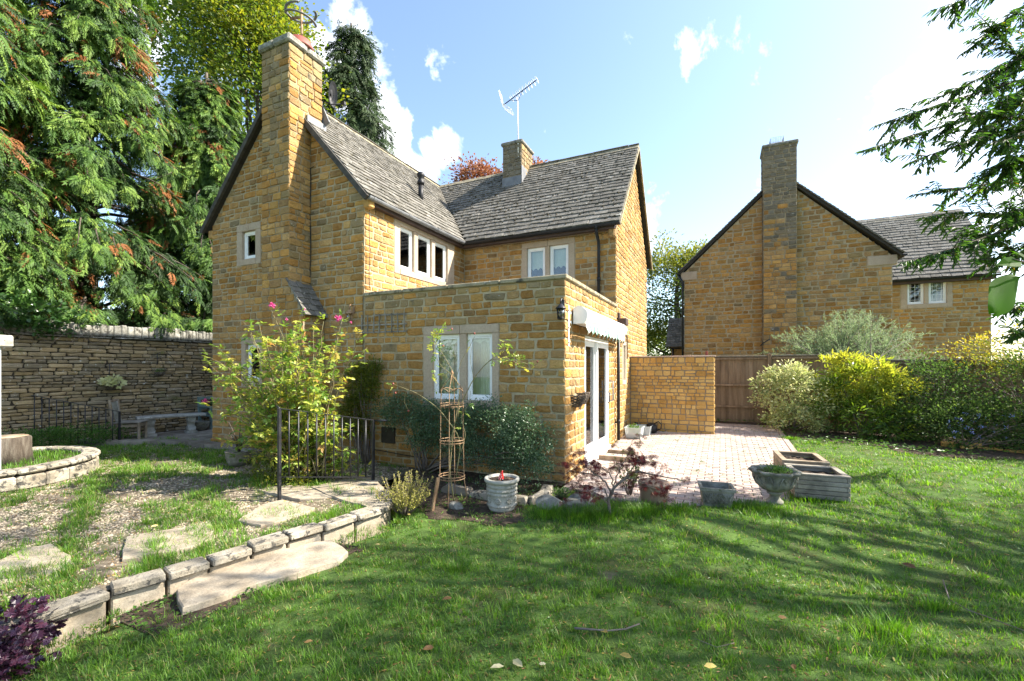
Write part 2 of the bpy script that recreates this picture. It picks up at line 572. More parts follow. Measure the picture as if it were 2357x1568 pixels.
MAT['brick'] = M('block_paver', [(0.36, 0.275, 0.225), (0.47, 0.37, 0.31), (0.55, 0.45, 0.38)], 5, 0.9, 0.5, 60, 0.005,
                 piece=[(0.48, 0.37, 0.31), (0.44, 0.36, 0.32), (0.40, 0.32, 0.28), (0.52, 0.42, 0.35), (0.38, 0.34, 0.33), (0.46, 0.33, 0.27)], pvar=0.12,
                 spots=((1.2, 0.60, 0.72, (0.24, 0.20, 0.16)),))
MAT['joint'] = M('paver_joint_sand', [(0.13, 0.105, 0.07), (0.22, 0.18, 0.12)], 6, 1.0, 0.5, spots=((4, 0.55, 0.62, (0.06, 0.09, 0.03)),))
MAT['slab'] = M('limestone_slab', [(0.27, 0.22, 0.155), (0.38, 0.32, 0.235), (0.45, 0.39, 0.30)], 4, 0.92, 0.7, 35, 0.012, pvar=0.1, spots=((7, 0.63, 0.70, (0.22, 0.19, 0.14)), (25, 0.66, 0.70, (0.10, 0.09, 0.07))))
MAT['edging'] = M('edging_stone', [(0.24, 0.205, 0.15), (0.34, 0.30, 0.23), (0.43, 0.39, 0.32)], 5, 0.95, 0.9, 30, 0.02, pvar=0.15, spots=((11, 0.54, 0.58, (0.075, 0.07, 0.06)),))
MAT['flag'] = M('old_flagstone', [(0.17, 0.14, 0.10), (0.26, 0.22, 0.17), (0.33, 0.29, 0.23)], 4, 0.95, 0.6, 30, 0.01, pvar=0.2)
MAT['gravelbase'] = M('gravel_soil', [(0.09, 0.07, 0.045), (0.20, 0.16, 0.11), (0.36, 0.30, 0.22)], 9, 1.0, 1.0, 90, 0.02, spots=((2.5, 0.50, 0.62, (0.09, 0.11, 0.04)),))
MAT['pebble'] = M('limestone_pebble', [(0.30, 0.245, 0.17), (0.46, 0.39, 0.29)], 8, 0.9, 0.4, 80, 0.004, pvar=0.3)
MAT['lawn'] = M('lawn_turf', [(0.085, 0.10, 0.026), (0.07, 0.13, 0.022), (0.11, 0.19, 0.032)], 2.2, 1.0, 1.0, 60, 0.02,
                spots=((3.5, 0.62, 0.74, (0.16, 0.13, 0.075)),))
MAT['bark'] = M('tree_bark', [(0.045, 0.035, 0.026), (0.10, 0.08, 0.06), (0.16, 0.14, 0.11)], 8, 0.95, 1.0, 20, 0.02, stretch=(2, 2, 0.4))
MAT['twig'] = M('grey_twig', [(0.13, 0.10, 0.08), (0.24, 0.20, 0.17)], 10, 0.85, 0.3)
MAT['stem'] = M('rose_stem', [(0.13, 0.14, 0.05), (0.25, 0.19, 0.10)], 6, 0.7, 0.2)
MAT['hillgreen'] = M('distant_meadow', [(0.05, 0.075, 0.02), (0.07, 0.10, 0.03)], 0.3, 1.0, 0.3)


# ------------------------------------------------------------------ stones and tiles
def tpl(verts, faces):
    return (np.asarray(verts, float), np.concatenate([np.asarray(f) for f in faces]), np.array([len(f) for f in faces]))


def stone_tpl(seed, flat=False):
    """unit stone: x,z in +-0.5, y from 0 (wall) to about 1 (face)"""
    r = np.random.default_rng(seed)
    base = [(-.5, -.5), (0, -.5), (.5, -.5), (.5, 0), (.5, .5), (0, .5), (-.5, .5), (-.5, 0)]
    V, F = [], []
    jit = r.uniform(-.035, .035, (8, 2)) if flat else r.uniform(-.055, .055, (8, 2))
    for ring, (sc, dep) in enumerate(((1.0, -0.6), (0.975, 0.45), (0.86 if not flat else .94, 0.92))):
        for k, (x, z) in enumerate(base):
            corner = x != 0 and z != 0
            q = sc * (0.955 if corner else 1.0)
            V.append(((x + jit[k, 0]) * q, dep + (r.uniform(-.28, .22) if ring == 2 else 0), (z + jit[k, 1]) * q))
    V.append((r.uniform(-.15, .15), 1.0 + r.uniform(-.1, .25), r.uniform(-.15, .15)))
    for ring in range(2):
        for k in range(8):
            k2 = (k + 1) % 8
            F.append((ring * 8 + k, (ring + 1) * 8 + k, (ring + 1) * 8 + k2, ring * 8 + k2))
    for k in range(8):
        F.append((16 + k, 24, 16 + (k + 1) % 8))
    return tpl(V, F)


def slate_tpl(seed):
    r = np.random.default_rng(seed)
    V = []
    for x in (-.5, .5):
        for y in (-.5, .5):
            for z in (-.5, .5):
                V.append((x + r.uniform(-.03, .03), y * (1 if z > 0 else r.uniform(.8, 1.5)), z + (r.uniform(-.06, .05) if z < 0 else 0)))
    F = [(0, 1, 3, 2), (4, 6, 7, 5), (0, 4, 5, 1), (2, 3, 7, 6), (0, 2, 6, 4), (1, 5, 7, 3)]
    return tpl(V, F)


def brick_tpl(seed):
    """paving block, y up"""
    r = np.random.default_rng(seed)
    V, F = [], []
    for i, (sc, y) in enumerate(((1.0, -.5), (1.0, .38), (.93, .5))):
        for (x, z) in ((-.5, -.5), (.5, -.5), (.5, .5), (-.5, .5)):
            q = sc if i < 2 else 1
            ex = (.5 - .035) / .5 if i == 2 else 1
            ez = (.5 - .06) / .5 if i == 2 else 1
            V.append((x * ex, y + (r.uniform(-.03, .03) if i else 0), z * ez))
    for i in range(2):
        for k in range(4):
            F.append((i * 4 + k, (i + 1) * 4 + k, (i + 1) * 4 + (k + 1) % 4, i * 4 + (k + 1) % 4))
    F.append((8, 11, 10, 9))
    return tpl(V, F)


STONES_T = [stone_tpl(100 + i) for i in range(14)]
DRY_T = [stone_tpl(200 + i) for i in range(12)]
BLOCK_T = [stone_tpl(300 + i, True) for i in range(8)]
SLATE_T = [slate_tpl(400 + i) for i in range(10)]
BRICK_T = [brick_tpl(500 + i) for i in range(4)]


class Items:
    """pieces of one kind on one thing: the largest in view become objects, the rest one joined part"""

    def __init__(s, name, tpls, restname, limit=300):
        s.name, s.tpls, s.rest, s.limit, s.it = name, tpls, restname, limit, []

    def add(s, pos, R, size, mat, parent):
        s.it.append((np.asarray(pos, float), np.asarray(R, float), np.asarray(size, float), mat, parent))

    def emit(s):
        sc = []
        for pos, R, size, mat, parent in s.it:
            d = pos - CAM
            dist = np.linalg.norm(d)
            n = R[:, 1]
            facing = -(d / dist) @ n
            x, y, z = proj(pos)
            vis = z > 0.2 and -20 < x < 2377 and -20 < y < 1588 and facing > 0.02
            sc.append(size[0] * size[2] * facing / dist ** 2 if vis else -1)
        order = np.argsort(-np.array(sc))
        meshes = {}
        rest = {}
        for rank, i in enumerate(order):
            pos, R, size, mat, parent = s.it[i]
            vi = int(rng.integers(len(s.tpls)))
            if rank < s.limit and sc[i] > 0:
                key = (vi, mat.name)
                if key not in meshes:
                    mb = MB()
                    tv, tl, tn = s.tpls[vi]
                    mb.stamp(s.tpls[vi], np.zeros((1, 3)), np.eye(3)[None], np.ones(1), [0.37])
                    meshes[key] = mb.mesh(s.name, mat)
                o = bpy.data.objects.new(s.name, meshes[key])
                COL.objects.link(o)
                o.parent = parent
                o.location = Vector(pos) - parent_loc(parent)
                o.rotation_mode = 'QUATERNION'
                o.rotation_quaternion = Matrix(R.tolist()).to_quaternion()
                o.scale = size
            else:
                rest.setdefault((mat.name, parent.name), []).append((vi, pos, R, size, mat, parent))
        for key, lst in rest.items():
            mb = MB()
            for vi in range(len(s.tpls)):
                sub = [q for q in lst if q[0] == vi]
                if sub:
                    mb.stamp(s.tpls[vi], np.array([q[1] for q in sub]), np.array([q[2] for q in sub]), np.array([q[3] for q in sub]), rng.random(len(sub)))
            mb.build(s.rest, lst[0][4], lst[0][5], kind='stuff')


class Face:
    def __init__(s, O, U, n):
        s.O, s.U, s.n = np.asarray(O, float), np.asarray(U, float), np.asarray(n, float)
        Z = np.array([0, 0, 1.0])
        s.R = np.stack([np.cross(s.n, Z), s.n, Z], 1)

    def p(s, u, z, d=0.0):
        return s.O + s.U * u + np.array([0, 0, z]) + s.n * d

    def box(s, mb, u0, u1, z0, z1, d0, d1, bev=0.0, tint=0.5):
        c = s.p((u0 + u1) / 2, (z0 + z1) / 2, (d0 + d1) / 2)
        return mb.box(c, (abs(u1 - u0), abs(d1 - d0), abs(z1 - z0)), s.R, tint, bev)


def sheet(face, u0, u1, z0, z1, holes=(), gable=None, reveal=0.2, name='wall', mat=None, parent=None, back=0.0):
    """wall surface with rectangular openings and their reveals; gable = (apex u, apex z)"""
    mb = MB()
    us = sorted(set([u0, u1] + [h[0] for h in holes] + [h[1] for h in holes]))
    zs = sorted(set([z0, z1] + [h[2] for h in holes] + [h[3] for h in holes]))
    for i in range(len(us) - 1):
        for j in range(len(zs) - 1):
            um, zm = (us[i] + us[i + 1]) / 2, (zs[j] + zs[j + 1]) / 2
            if any(h[0] < um < h[1] and h[2] < zm < h[3] for h in holes):
                continue
            mb.add([face.p(us[i], zs[j]), face.p(us[i + 1], zs[j]), face.p(us[i + 1], zs[j + 1]), face.p(us[i], zs[j + 1])], [(0, 1, 2, 3)])
    for h in holes:
        a, b, c, d = h
        for q in (((a, c), (b, c)), ((b, c), (b, d)), ((b, d), (a, d)), ((a, d), (a, c))):
            mb.add([face.p(*q[0]), face.p(*q[1]), face.p(*q[1], -reveal), face.p(*q[0], -reveal)], [(0, 1, 2, 3)])
    if gable:
        mb.add([face.p(u0, z1), face.p(u1, z1), face.p(*gable)], [(0, 1, 2)])
    return mb.build(name, mat, parent)


def coursed(items, face, z0, z1, ext, holes=(), hr=(.10, .165), lr=(.16, .40), depth=(.012, .022), gap=.024, mat=None, parent=None, wmat=None, wprob=None, seed=1, mincut=.05):
    r = np.random.default_rng(seed)
    br = sorted(set([z0, z1] + [q for h in holes for q in (h[2], h[3]) if z0 < q < z1]))
    for a, b in zip(br[:-1], br[1:]):
        k = max(1, int(round((b - a) / ((hr[0] + hr[1]) / 2))))
        hs = r.uniform(hr[0], hr[1], k)
        lv = a + np.concatenate([[0], np.cumsum(hs)]) * (b - a) / hs.sum()
        for zl, zh in zip(lv[:-1], lv[1:]):
            e = ext(zl, zh)
            if e is None or e[1] - e[0] < mincut:
                continue
            segs = [e]
            for h in holes:
                if h[2] < zh - 1e-4 and h[3] > zl + 1e-4:
                    ns = []
                    for s0, s1 in segs:
                        if h[1] <= s0 or h[0] >= s1:
                            ns.append((s0, s1))
                        else:
                            if h[0] > s0:
                                ns.append((s0, h[0]))
                            if h[1] < s1:
                                ns.append((h[1], s1))
                    segs = ns
            for s0, s1 in segs:
                if s1 - s0 < mincut:
                    continue
                ls = []
                tot = 0
                while tot < s1 - s0:
                    q = r.uniform(*lr) * (0.75 + .5 * (zh - zl - hr[0]) / (hr[1] - hr[0] + 1e-6))
                    ls.append(max(q, .07))
                    tot += ls[-1]
                ls = np.array(ls) * (s1 - s0) / tot
                u = s0
                for L in ls:
                    parts = [(zl, zh)]
                    if zh - zl > .125 and L < .3 and r.random() < .10:
                        m = zl + (zh - zl) * r.uniform(.42, .58)
                        parts = [(zl, m), (m, zh)]
                    for pa, pb in parts:
                        g = gap * r.uniform(.7, 1.3)
                        mm = mat
                        if wmat is not None and r.random() < wprob((pa + pb) / 2, u):
                            mm = wmat
                        pos = face.p(u + L / 2, (pa + pb) / 2 + r.uniform(-.006, .006))
                        ang = r.normal(0, .022)
                        ca, sa = math.cos(ang), math.sin(ang)
                        Rr = face.R @ np.array([[ca, 0, sa], [0, 1, 0], [-sa, 0, ca]])
                        items.add(pos, Rr, (max(L - g, .03), r.uniform(*depth), max(pb - pa - g, .02)), mm, parent)
                    u += L


def slates(items, E, a, s, n, ext, S, g0=.185, g1=.115, wr=(.17, .36), mat=None, parent=None, seed=5):
    """rows of stone slates: E eave origin, a along the eave, s up the slope, n outward"""
    r = np.random.default_rng(seed)
    E, a, s, n = [np.asarray(q, float) for q in (E, a, s, n)]
    q = 0.0
    t = math.radians(6)
    while q < S - .03:
        g = g0 + (g1 - g0) * q / S
        L = g + .07
        e = ext(q, q + g)
        if e is not None and e[1] - e[0] > .05:
            u = e[0]
            tot, ws = 0, []
            while tot < e[1] - e[0]:
                ws.append(r.uniform(*wr) * (1.1 - .35 * q / S))
                tot += ws[-1]
            ws = np.array(ws) * (e[1] - e[0]) / tot
            for w in ws:
                tt = t + r.normal(0, .010)
                s2 = s * math.cos(tt) - n * math.sin(tt)
                n2 = n * math.cos(tt) + s * math.sin(tt)
                x = np.cross(n2, s2)
                pos = E + a * (u + w / 2) + s * (q + L / 2 - .03 + r.normal(0, .003)) + n * (.024 + r.uniform(0, .004))
                items.add(pos, np.stack([x, n2, s2], 1), (w - .010, r.uniform(.022, .030), L), mat, parent)
                u += w
        q += g


def curtain(mb, face, u0, u1, z0, z1, d, amp=.018, waves=9, scal=0.0, nscal=4):
    k = 40
    V, F = [], []
    for i in range(k + 1):
        f = i / k
        u = u0 + (u1 - u0) * f
        zb = z0 + (scal * abs(math.sin(PI * nscal * f)) if scal else 0)
        dd = d + amp * math.sin(waves * 2 * PI * f) + amp * .4 * math.sin(waves * 4.7 * f + 1)
        V += [face.p(u, zb, dd), face.p(u, z1, dd)]
    for i in range(k):
        F.append((2 * i, 2 * i + 2, 2 * i + 3, 2 * i + 1))
    mb.add(V, F)


def window(parent, face, outer, lights, zb, zt, style='curtain', stone='dressed', frame='whitewood', sill=True, set_=.05, leaded=False):
    """mullioned stone window: surround (the window itself), mullions, casement frames, panes, curtains"""
    u0, u1, z0, z1 = outer
    m = MB()
    jl, jr = lights[0][0], lights[-1][1]
    cut = (u0 + u1) / 2
    face.box(m, u0, jl, z0, zt, -.17, .012, .006)
    face.box(m, jr, u1, z0, zt, -.17, .012, .006)
    face.box(m, u0, cut - .003, zt, z1, -.17, .016, .006)
    face.box(m, cut + .003, u1, zt, z1, -.17, .016, .006)
    face.box(m, jl, jr, z0, zb, -.17, .02, .006)
    w = m.build('window', MAT[stone], parent)
    for a, b in zip(lights[:-1], lights[1:]):
        mm = MB()
        face.box(mm, a[1], b[0], zb, zt, -.15, .006, .01)
        mm.build('mullion', MAT[stone], w)
    for i, (a, b) in enumerate(lights):
        fm = MB()
        t = .056
        for (ua, ub, za, zb2) in ((a, a + t, zb, zt), (b - t, b, zb, zt), (a + t, b - t, zt - t, zt), (a + t, b - t, zb, zb + t * 1.2)):
            face.box(fm, ua, ub, za, zb2, -set_ - .05, -set_, .004)
        s = .022
        for (ua, ub, za, zb2) in ((a + t, a + t + s, zb + t * 1.2, zt - t), (b - t - s, b - t, zb + t * 1.2, zt - t), (a + t + s, b - t - s, zt - t - s, zt - t), (a + t + s, b - t - s, zb + t * 1.2, zb + t * 1.2 + s)):
            face.box(fm, ua, ub, za, zb2, -set_ - .04, -set_ - .012, .003)
        if leaded:
            for q in range(1, 4):
                uu = a + (b - a) * q / 4
                face.box(fm, uu - .004, uu + .004, zb + t, zt - t, -set_ - .034, -set_ - .024)
            for q in range(1, 6):
                zz = zb + (zt - zb) * q / 6
                face.box(fm, a + t, b - t, zz - .004, zz + .004, -set_ - .033, -set_ - .023)
        fm.build('frame', MAT[frame], w)
        g = MB()
        face.box(g, a + t, b - t, zb + t, zt - t, -set_ - .031, -set_ - .027)
        g.build('pane', MAT['glass'], w)
    c = MB()
    ua, ub = jl - .02, jr + .02
    if style == 'net':
        curtain(c, face, ua, ub, zt - .16, zt + .05, -.165, .004, 6, .045, 9)
        c.build('valance', MAT['curtain'], w)
        c = MB()
        curtain(c, face, ua, ub, zb - .1, zt, -.20, .005, 12)
        c.build('curtain', MAT['net'], w)
    elif style == 'blind':
        for (a, b) in lights:
            curtain(c, face, a - .02, b + .02, zb + (zt - zb) * .42, zt + .03, -.15, .001, 2, .05, 4)
        c.build('blind', MAT['blind'], w)
    elif style == 'drapes':
        curtain(c, face, ua, ub, zt - .17, zt + .03, -.16, .004, 7, .05, 7)
        c.build('valance', MAT['curtain'], w)
        c = MB()
        curtain(c, face, ua, ua + (ub - ua) * .24, zb - .2, zt, -.24, .014, 6)
        curtain(c, face, ub - (ub - ua) * .30, ub, zb - .2, zt, -.24, .014, 7)
        c.build('curtain', MAT['curtain'], w)
        c = MB()
        curtain(c, face, ua, ub, zb - .2, zt, -.30, .006, 14)
        c.build('net_curtain', MAT['net'], w)
    elif style == 'half':
        curtain(c, face, ub - (ub - ua) * .42, ub, zb - .2, zt, -.30, .025, 6)
        c.build('curtain', MAT['curtain'], w)
    return w


# ------------------------------------------------------------------ the house
house = thing('stone_house', 'large ochre stone house with tall chimney and flat roofed front extension', 'house', (-3.9, 3.5, 0))
F_front = Face((0, 0, 0), (1, 0, 0), (0, -1, 0))
F_side = Face((0, 0, 0), (0, 1, 0), (1, 0, 0))
F_inner = Face((-3.85, 0, 0), (0, 1, 0), (1, 0, 0))
F_rear = Face((0, 3.5, 0), (1, 0, 0), (0, -1, 0))
F_chf = Face((0, -.485, 0), (1, 0, 0), (0, -1, 0))
F_chr = Face((-5.225, 0, 0), (0, 1, 0), (1, 0, 0))
F_chl = Face((-5.975, 0, 0), (0, 1, 0), (-1, 0, 0))
F_chb = Face((-5.6, .27, 0), (1, 0, 0), (0, 1, 0))
AX, AZ, K = -6.1, 7.37, 1.1
XL = -8.35

st = Items('stone', STONES_T, 'stone_facing')

# front gable wall
h_small = (-7.48, -6.70, 3.90, 4.78)
h_gf = (-7.33, -6.60, 1.28, 2.34)
wl = sheet(F_front, XL, -3.85, -.4, 4.88, [h_small, h_gf], (AX, AZ), name='gable_wall', mat=MAT['mortar'], parent=house)


def ext_gable(zl, zh):
    if zh <= 4.9:
        return (XL, -3.85)
    hw = (AZ - zh) / K
    return (AX - hw - .02, AX + hw + .02) if hw > .12 else None


def hol_ch(zl):
    return None


ch_block = (-5.975, -5.225, -1, 9)
ch_low = (-5.975, -4.85, -1, 2.75)
coursed(st, F_front, -.02, 7.2, ext_gable, [h_small, h_gf, (-5.97, -5.23, -.02, 7.2), (-5.23, -4.86, -.02, 2.72)], mat=MAT['stone'], parent=wl, seed=3, hr=(.095, .155), lr=(.15, .36), wmat=MAT['stone_w'], wprob=lambda z, u: .08)
window(wl.parent, F_front, h_small, [(-7.31, -6.87)], 4.03, 4.63, 'none')
window(wl.parent, F_front, h_gf, [(-7.19, -6.74)], 1.42, 2.2, 'half')

# front wall of the extension
h_ext = (-2.52, -1.08, 1.02, 2.39)
we = sheet(F_front, -3.85, 0, -.4, 3.0, [h_ext], name='extension_wall', mat=MAT['mortar'], parent=house)
coursed(st, F_front, -.12, 2.995, lambda a, b: (-3.84, .02), [h_ext], mat=MAT['stone'], parent=we, seed=9, hr=(.10, .165), lr=(.17, .40), wmat=MAT['stone_w'], wprob=lambda z, u: .45 if z > 2.8 else (.14 if z > 2.3 else .05))
window(house, F_front, h_ext, [(-2.34, -1.81), (-1.68, -1.20)], 1.17, 2.25, 'drapes')

# side wall with the patio doors (and the narrow window beyond)
h_door = (1.05, 2.78, .14, 2.24)
h_swin = (4.18, 4.62, 1.30, 2.30)
ws = sheet(F_side, 0, 3.5, -.4, 3.0, [h_door], name='door_wall', mat=MAT['mortar'], parent=house)
coursed(st, F_side, -.06, 2.995, lambda a, b: (-.01, 3.5), [h_door], mat=MAT['stone'], parent=ws, seed=12, hr=(.095, .15), lr=(.18, .38), depth=(.010, .018))
wr = sheet(F_side, 3.5, 7.82, -.4, 4.85, [h_swin], (5.65, 7.30), name='gable_wall', mat=MAT['mortar'], parent=house)


def ext_rg(zl, zh):
    if zh <= 4.86:
        return (3.50, 7.82)
    hw = (7.34 - zh) / 1.13
    return (5.66 - hw, 5.66 + hw) if hw > .1 else None


coursed(st, F_side, .05, 7.2, ext_rg, [h_swin], mat=MAT['stone'], parent=wr, seed=14, hr=(.095, .15), lr=(.18, .38), depth=(.010, .018))
window(house, F_side, h_swin, [(4.25, 4.55)], 1.40, 2.22, 'none', stone='dressed_pale')

# upper walls behind the flat roof
h_3 = (.82, 3.02, 3.60, 4.70)
wi = sheet(F_inner, 0, 3.5, 2.6, 4.9, [h_3], name='upper_wall', mat=MAT['mortar'], parent=house)
coursed(st, F_inner, 2.75, 4.80, lambda a, b: (0.0, 3.5), [h_3], mat=MAT['stone'], parent=wi, seed=21, hr=(.095, .15), lr=(.16, .36), depth=(.010, .018))
window(house, F_inner, h_3, [(1.00, 1.46), (1.60, 2.10), (2.23, 2.74)], 3.72, 4.60, 'net')
h_2 = (-2.24, -.93, 3.52, 4.66)
wf = sheet(F_rear, -3.85, 0, 2.6, 4.85, [h_2], name='upper_wall', mat=MAT['mortar'], parent=house)
coursed(st, F_rear, 2.75, 4.68, lambda a, b: (-3.84, .02), [h_2], mat=MAT['stone'], parent=wf, seed=23, hr=(.095, .15), lr=(.16, .36))
window(house, F_rear, h_2, [(-2.11, -1.65), (-1.54, -1.08)], 3.64, 4.53, 'blind')
mb = MB()
F_rear.box(mb, -3.84, .02, 4.685, 4.80, -.02, .02)
F_inner.box(mb, 0.02, 3.47, 4.79, 4.86, -.02, .02)
mb.build('lintel_course', MAT['dressed'], house)

# unseen walls, floors and flat roof
mb = MB()
mb.add([(XL, 0, -.4), (XL, 9, -.4), (XL, 9, 4.9), (XL, 0, 4.9)], [(0, 1, 2, 3)])
mb.add([(XL, 9, -.4), (-3.85, 9, -.4), (-3.85, 9, 4.9), (AX, 9, 7.3), (XL, 9, 4.9)], [(0, 1, 2, 3, 4)])
mb.add([(-3.85, 7.82, -.4), (0, 7.82, -.4), (0, 7.82, 4.85), (-3.85, 7.82, 4.85)], [(0, 1, 2, 3)])
mb.add([(-3.85, 7.82, -.4), (-3.85, 9, -.4), (-3.85, 9, 4.9), (-3.85, 7.82, 4.9)], [(0, 1, 2, 3)])
mb.build('back_wall', MAT['mortar'], house)
mb = MB()
mb.span((XL, 0.002, 2.50), (-3.86, 9, 2.60))
mb.span((-3.86, 3.51, 2.50), (-.002, 7.8, 2.60))
mb.span((XL, .002, -.15), (-.01, 7.8, 0.02))
mb.build('floor', MAT['room'], house)
mb = MB()
mb.span((-3.848, .2, 2.70), (-.2, 3.49, 2.80))
mb.build('flat_roof', MAT['lead'], house)
mb = MB()
mb.span((-3.86, -.002 + .2, 2.6), (-.002, .004 + .21, 3.0))
mb.span((-.21, .2, 2.6), (-.2, 3.5, 3.0))
mb.build('parapet_back', MAT['mortar'], house)
# parapet coping: separate slabs
cop = []
edges = [-3.85, -2.95, -2.02, -1.05, .045]
for a, b in zip(edges[:-1], edges[1:]):
    q = MB()
    q.span((a + .004, -.045, 3.0), (b - .004, .24, 3.065), bev=.012)
    q.build('coping_slab', MAT['coping'], house)
ed = [.245, 1.0, 1.85, 2.7, 3.498]
for a, b in zip(ed[:-1], ed[1:]):
    q = MB()
    q.span((-.24, a + .004, 3.0), (.045, b - .004, 3.065), bev=.012)
    q.build('coping_slab', MAT['coping'], house)
# plinth ledge
mb = MB()
mb.span((XL - .02, -.035, -.3), (-5.99, 0.0, .10), bev=.01)
mb.build('plinth', MAT['stone'], house)

# chimney stack
ctop = 7.78
chm = MB()
chm.span((-5.975, -.485, -.4), (-5.225, -.004, 7.8))
chm.span((-5.97, -.01, 6.2), (-5.23, .27, 7.8))
chm.add([(-5.226, -.485, -.4), (-4.85, -.485, -.4), (-4.85, -.485, 2.72), (-5.226, -.485, 3.32), (-5.226, -.01, -.4), (-4.85, -.01, -.4), (-4.85, -.01, 2.72), (-5.226, -.01, 3.32)],
        [(0, 1, 2, 3), (1, 5, 6, 2), (3, 2, 6, 7), (0, 4, 5, 1)])
MAT['mortar_c'] = M('weathered_mortar', [(0.24, 0.19, 0.11), (0.34, 0.27, 0.165), (0.42, 0.34, 0.22)], 4, 0.95, 0.6, 60, 0.01)
chim = chm.build('chimney', MAT['mortar_c'], house)
wp = lambda z, u: .05 if z < 4.5 else min(.95, .1 + (z - 4.5) * .27)
coursed(st, F_chf, -.1, ctop, lambda a, b: (-5.985, -5.21) if b > 3.28 else ((-5.985, -4.84) if b <= 2.74 else (-5.985, -5.215 + (3.28 - b) * .62)), mat=MAT['stone'], parent=chim, seed=31, hr=(.10, .165), lr=(.16, .34), gap=.016, wmat=MAT['stone_w'], wprob=wp)
coursed(st, F_chr, 2.8, ctop, lambda a, b: (-.495, -.005) if b < 6.45 else (-.495, .275), mat=MAT['stone'], parent=chim, seed=33, hr=(.10, .165), lr=(.18, .32), gap=.016, wmat=MAT['stone_w'], wprob=lambda z, u: .6 if z > 7.3 else (.25 if z < 5.5 else .05))
coursed(st, F_chl, 5.0, ctop, lambda a, b: (-.495, .275), mat=MAT['stone'], parent=chim, seed=34, gap=.016, wmat=MAT['stone_w'], wprob=wp)
coursed(st, Face((-4.85, 0, 0), (0, 1, 0), (1, 0, 0)), -.1, 2.68, lambda a, b: (-.485, -.01), mat=MAT['stone'], parent=chim, seed=36)
q = MB()
q.span((-6.04, -.55, ctop), (-5.62, .33, ctop + .15), bev=.03)
q.span((-5.612, -.55, ctop), (-5.16, -.11, ctop + .15), bev=.03)
q.span((-5.612, -.10, ctop + .005), (-5.16, .33, ctop + .145), bev=.03)
q.build('chimney_cap', MAT['cope'], chim)
# shoulder slates
ss = np.array([-.424, 0, .60])
ss = ss / np.linalg.norm(ss)
sn = np.array([.60, 0, .424])
sn = sn / np.linalg.norm(sn)
sh = Items('shoulder_slate', SLATE_T, 'shoulder_slates', 60)
slates(sh, (-4.79, -.53, 2.66), (0, 1, 0), ss, sn, lambda a, b: (0, .53), .82, .14, .13, (.2, .35), MAT['tile'], chim, 7)
sh.emit()
st.emit()

# ------------------------------------------------------------------ roofs
ti = Items('roof_slate', SLATE_T, 'roof_slates')
RZ = 7.44
S_ = math.hypot(1, K)
mb = MB()
EX = 2.38                                          # eave offset from the ridge
ez = RZ - K * EX
e2 = .05
for (x0, x1) in ((AX, AX + EX), (AX, AX - EX)):
    y1 = 9.1
    mb.add([(x0, -.10, RZ), (x1, -.10, ez), (x1, y1, ez), (x0, y1, RZ), (x0, -.10, RZ - .07), (x1, -.10, ez - .07), (x1, y1, ez - .07), (x0, y1, RZ - .07)],
           [(0, 1, 2, 3), (4, 7, 6, 5), (0, 4, 5, 1), (1, 5, 6, 2), (2, 6, 7, 3)])
rm = mb.build('main_roof', MAT['deck'], house)
RY = 5.65
mb = MB()
for (y0, y1) in ((RY, RY - EX), (RY, RY + EX)):
    mb.add([(-6.1, y0, RZ - .01), (-6.1 + 2.35, y1, ez - .01), (.12, y1, ez - .01), (.12, y0, RZ - .01), (-6.1, y0, RZ - .08), (-3.75, y1, ez - .08), (.12, y1, ez - .08), (.12, y0, RZ - .08)],
           [(0, 1, 2, 3), (4, 7, 6, 5), (2, 6, 7, 3), (1, 5, 6, 2)])
rw = mb.build('wing_roof', MAT['deck'], house)
sv = np.array([-1, 0, K]) / S_
nv = np.array([K, 0, 1]) / S_
slope = EX * S_


def ext_main(a, b):
    x = AX + EX - a / S_
    return (-.12, -.45 - x - .03)


slates(ti, (AX + EX + .02, 0, ez - .01), (0, 1, 0), sv, nv, ext_main, slope, mat=MAT['tile'], parent=rm, seed=51)


def ext_wing(a, b):
    y = RY - EX + a / S_
    return (-.45 - y + .04, .14)


slates(ti, (0, RY - EX - .02, ez - .02), (1, 0, 0), np.array([0, 1, K]) / S_, np.array([0, -K, 1]) / S_, ext_wing, slope, mat=MAT['tile'], parent=rw, seed=52)
ti.emit()
# slates of the slopes that face away, coarser, joined
tb = Items('back_slate', SLATE_T, 'back_slates', 0)
slates(tb, (AX - EX - .02, 0, ez), (0, 1, 0), np.array([1, 0, K]) / S_, np.array([-K, 0, 1]) / S_, lambda a, b: (-.12, 9.1), slope, .25, .2, (.3, .5), MAT['tile'], rm, 53)
slates(tb, (0, RY + EX + .02, ez), (1, 0, 0), np.array([0, -1, K]) / S_, np.array([0, K, 1]) / S_, lambda a, b: (-3.7, .14), slope, .25, .2, (.3, .5), MAT['tile'], rw, 54)
tb.emit()
# ridge pieces
y = -.1
while y < 5.4:
    q = MB()
    L = .42
    q.add([(AX - .13, y + .004, RZ - .06), (AX, y + .004, RZ + .075), (AX + .13, y + .004, RZ - .06), (AX - .13, y + L, RZ - .06), (AX, y + L, RZ + .07), (AX + .13, y + L, RZ - .06)],
          [(0, 1, 4, 3), (1, 2, 5, 4), (0, 2, 1), (3, 4, 5), (0, 3, 5, 2)])
    q.build('ridge_stone', MAT['coping'], rm)
    y += L
x = .14
while x > -5.9:
    q = MB()
    L = .44
    q.add([(x - .004, RY - .13, RZ - .06), (x - .004, RY, RZ + .07), (x - .004, RY + .13, RZ - .06), (x - L, RY - .13, RZ - .06), (x - L, RY, RZ + .075), (x - L, RY + .13, RZ - .06)],
          [(0, 1, 4, 3), (1, 2, 5, 4), (0, 2, 1), (3, 4, 5), (0, 3, 5, 2)])
    q.build('ridge_stone', MAT['coping'], rw)
    x -= L
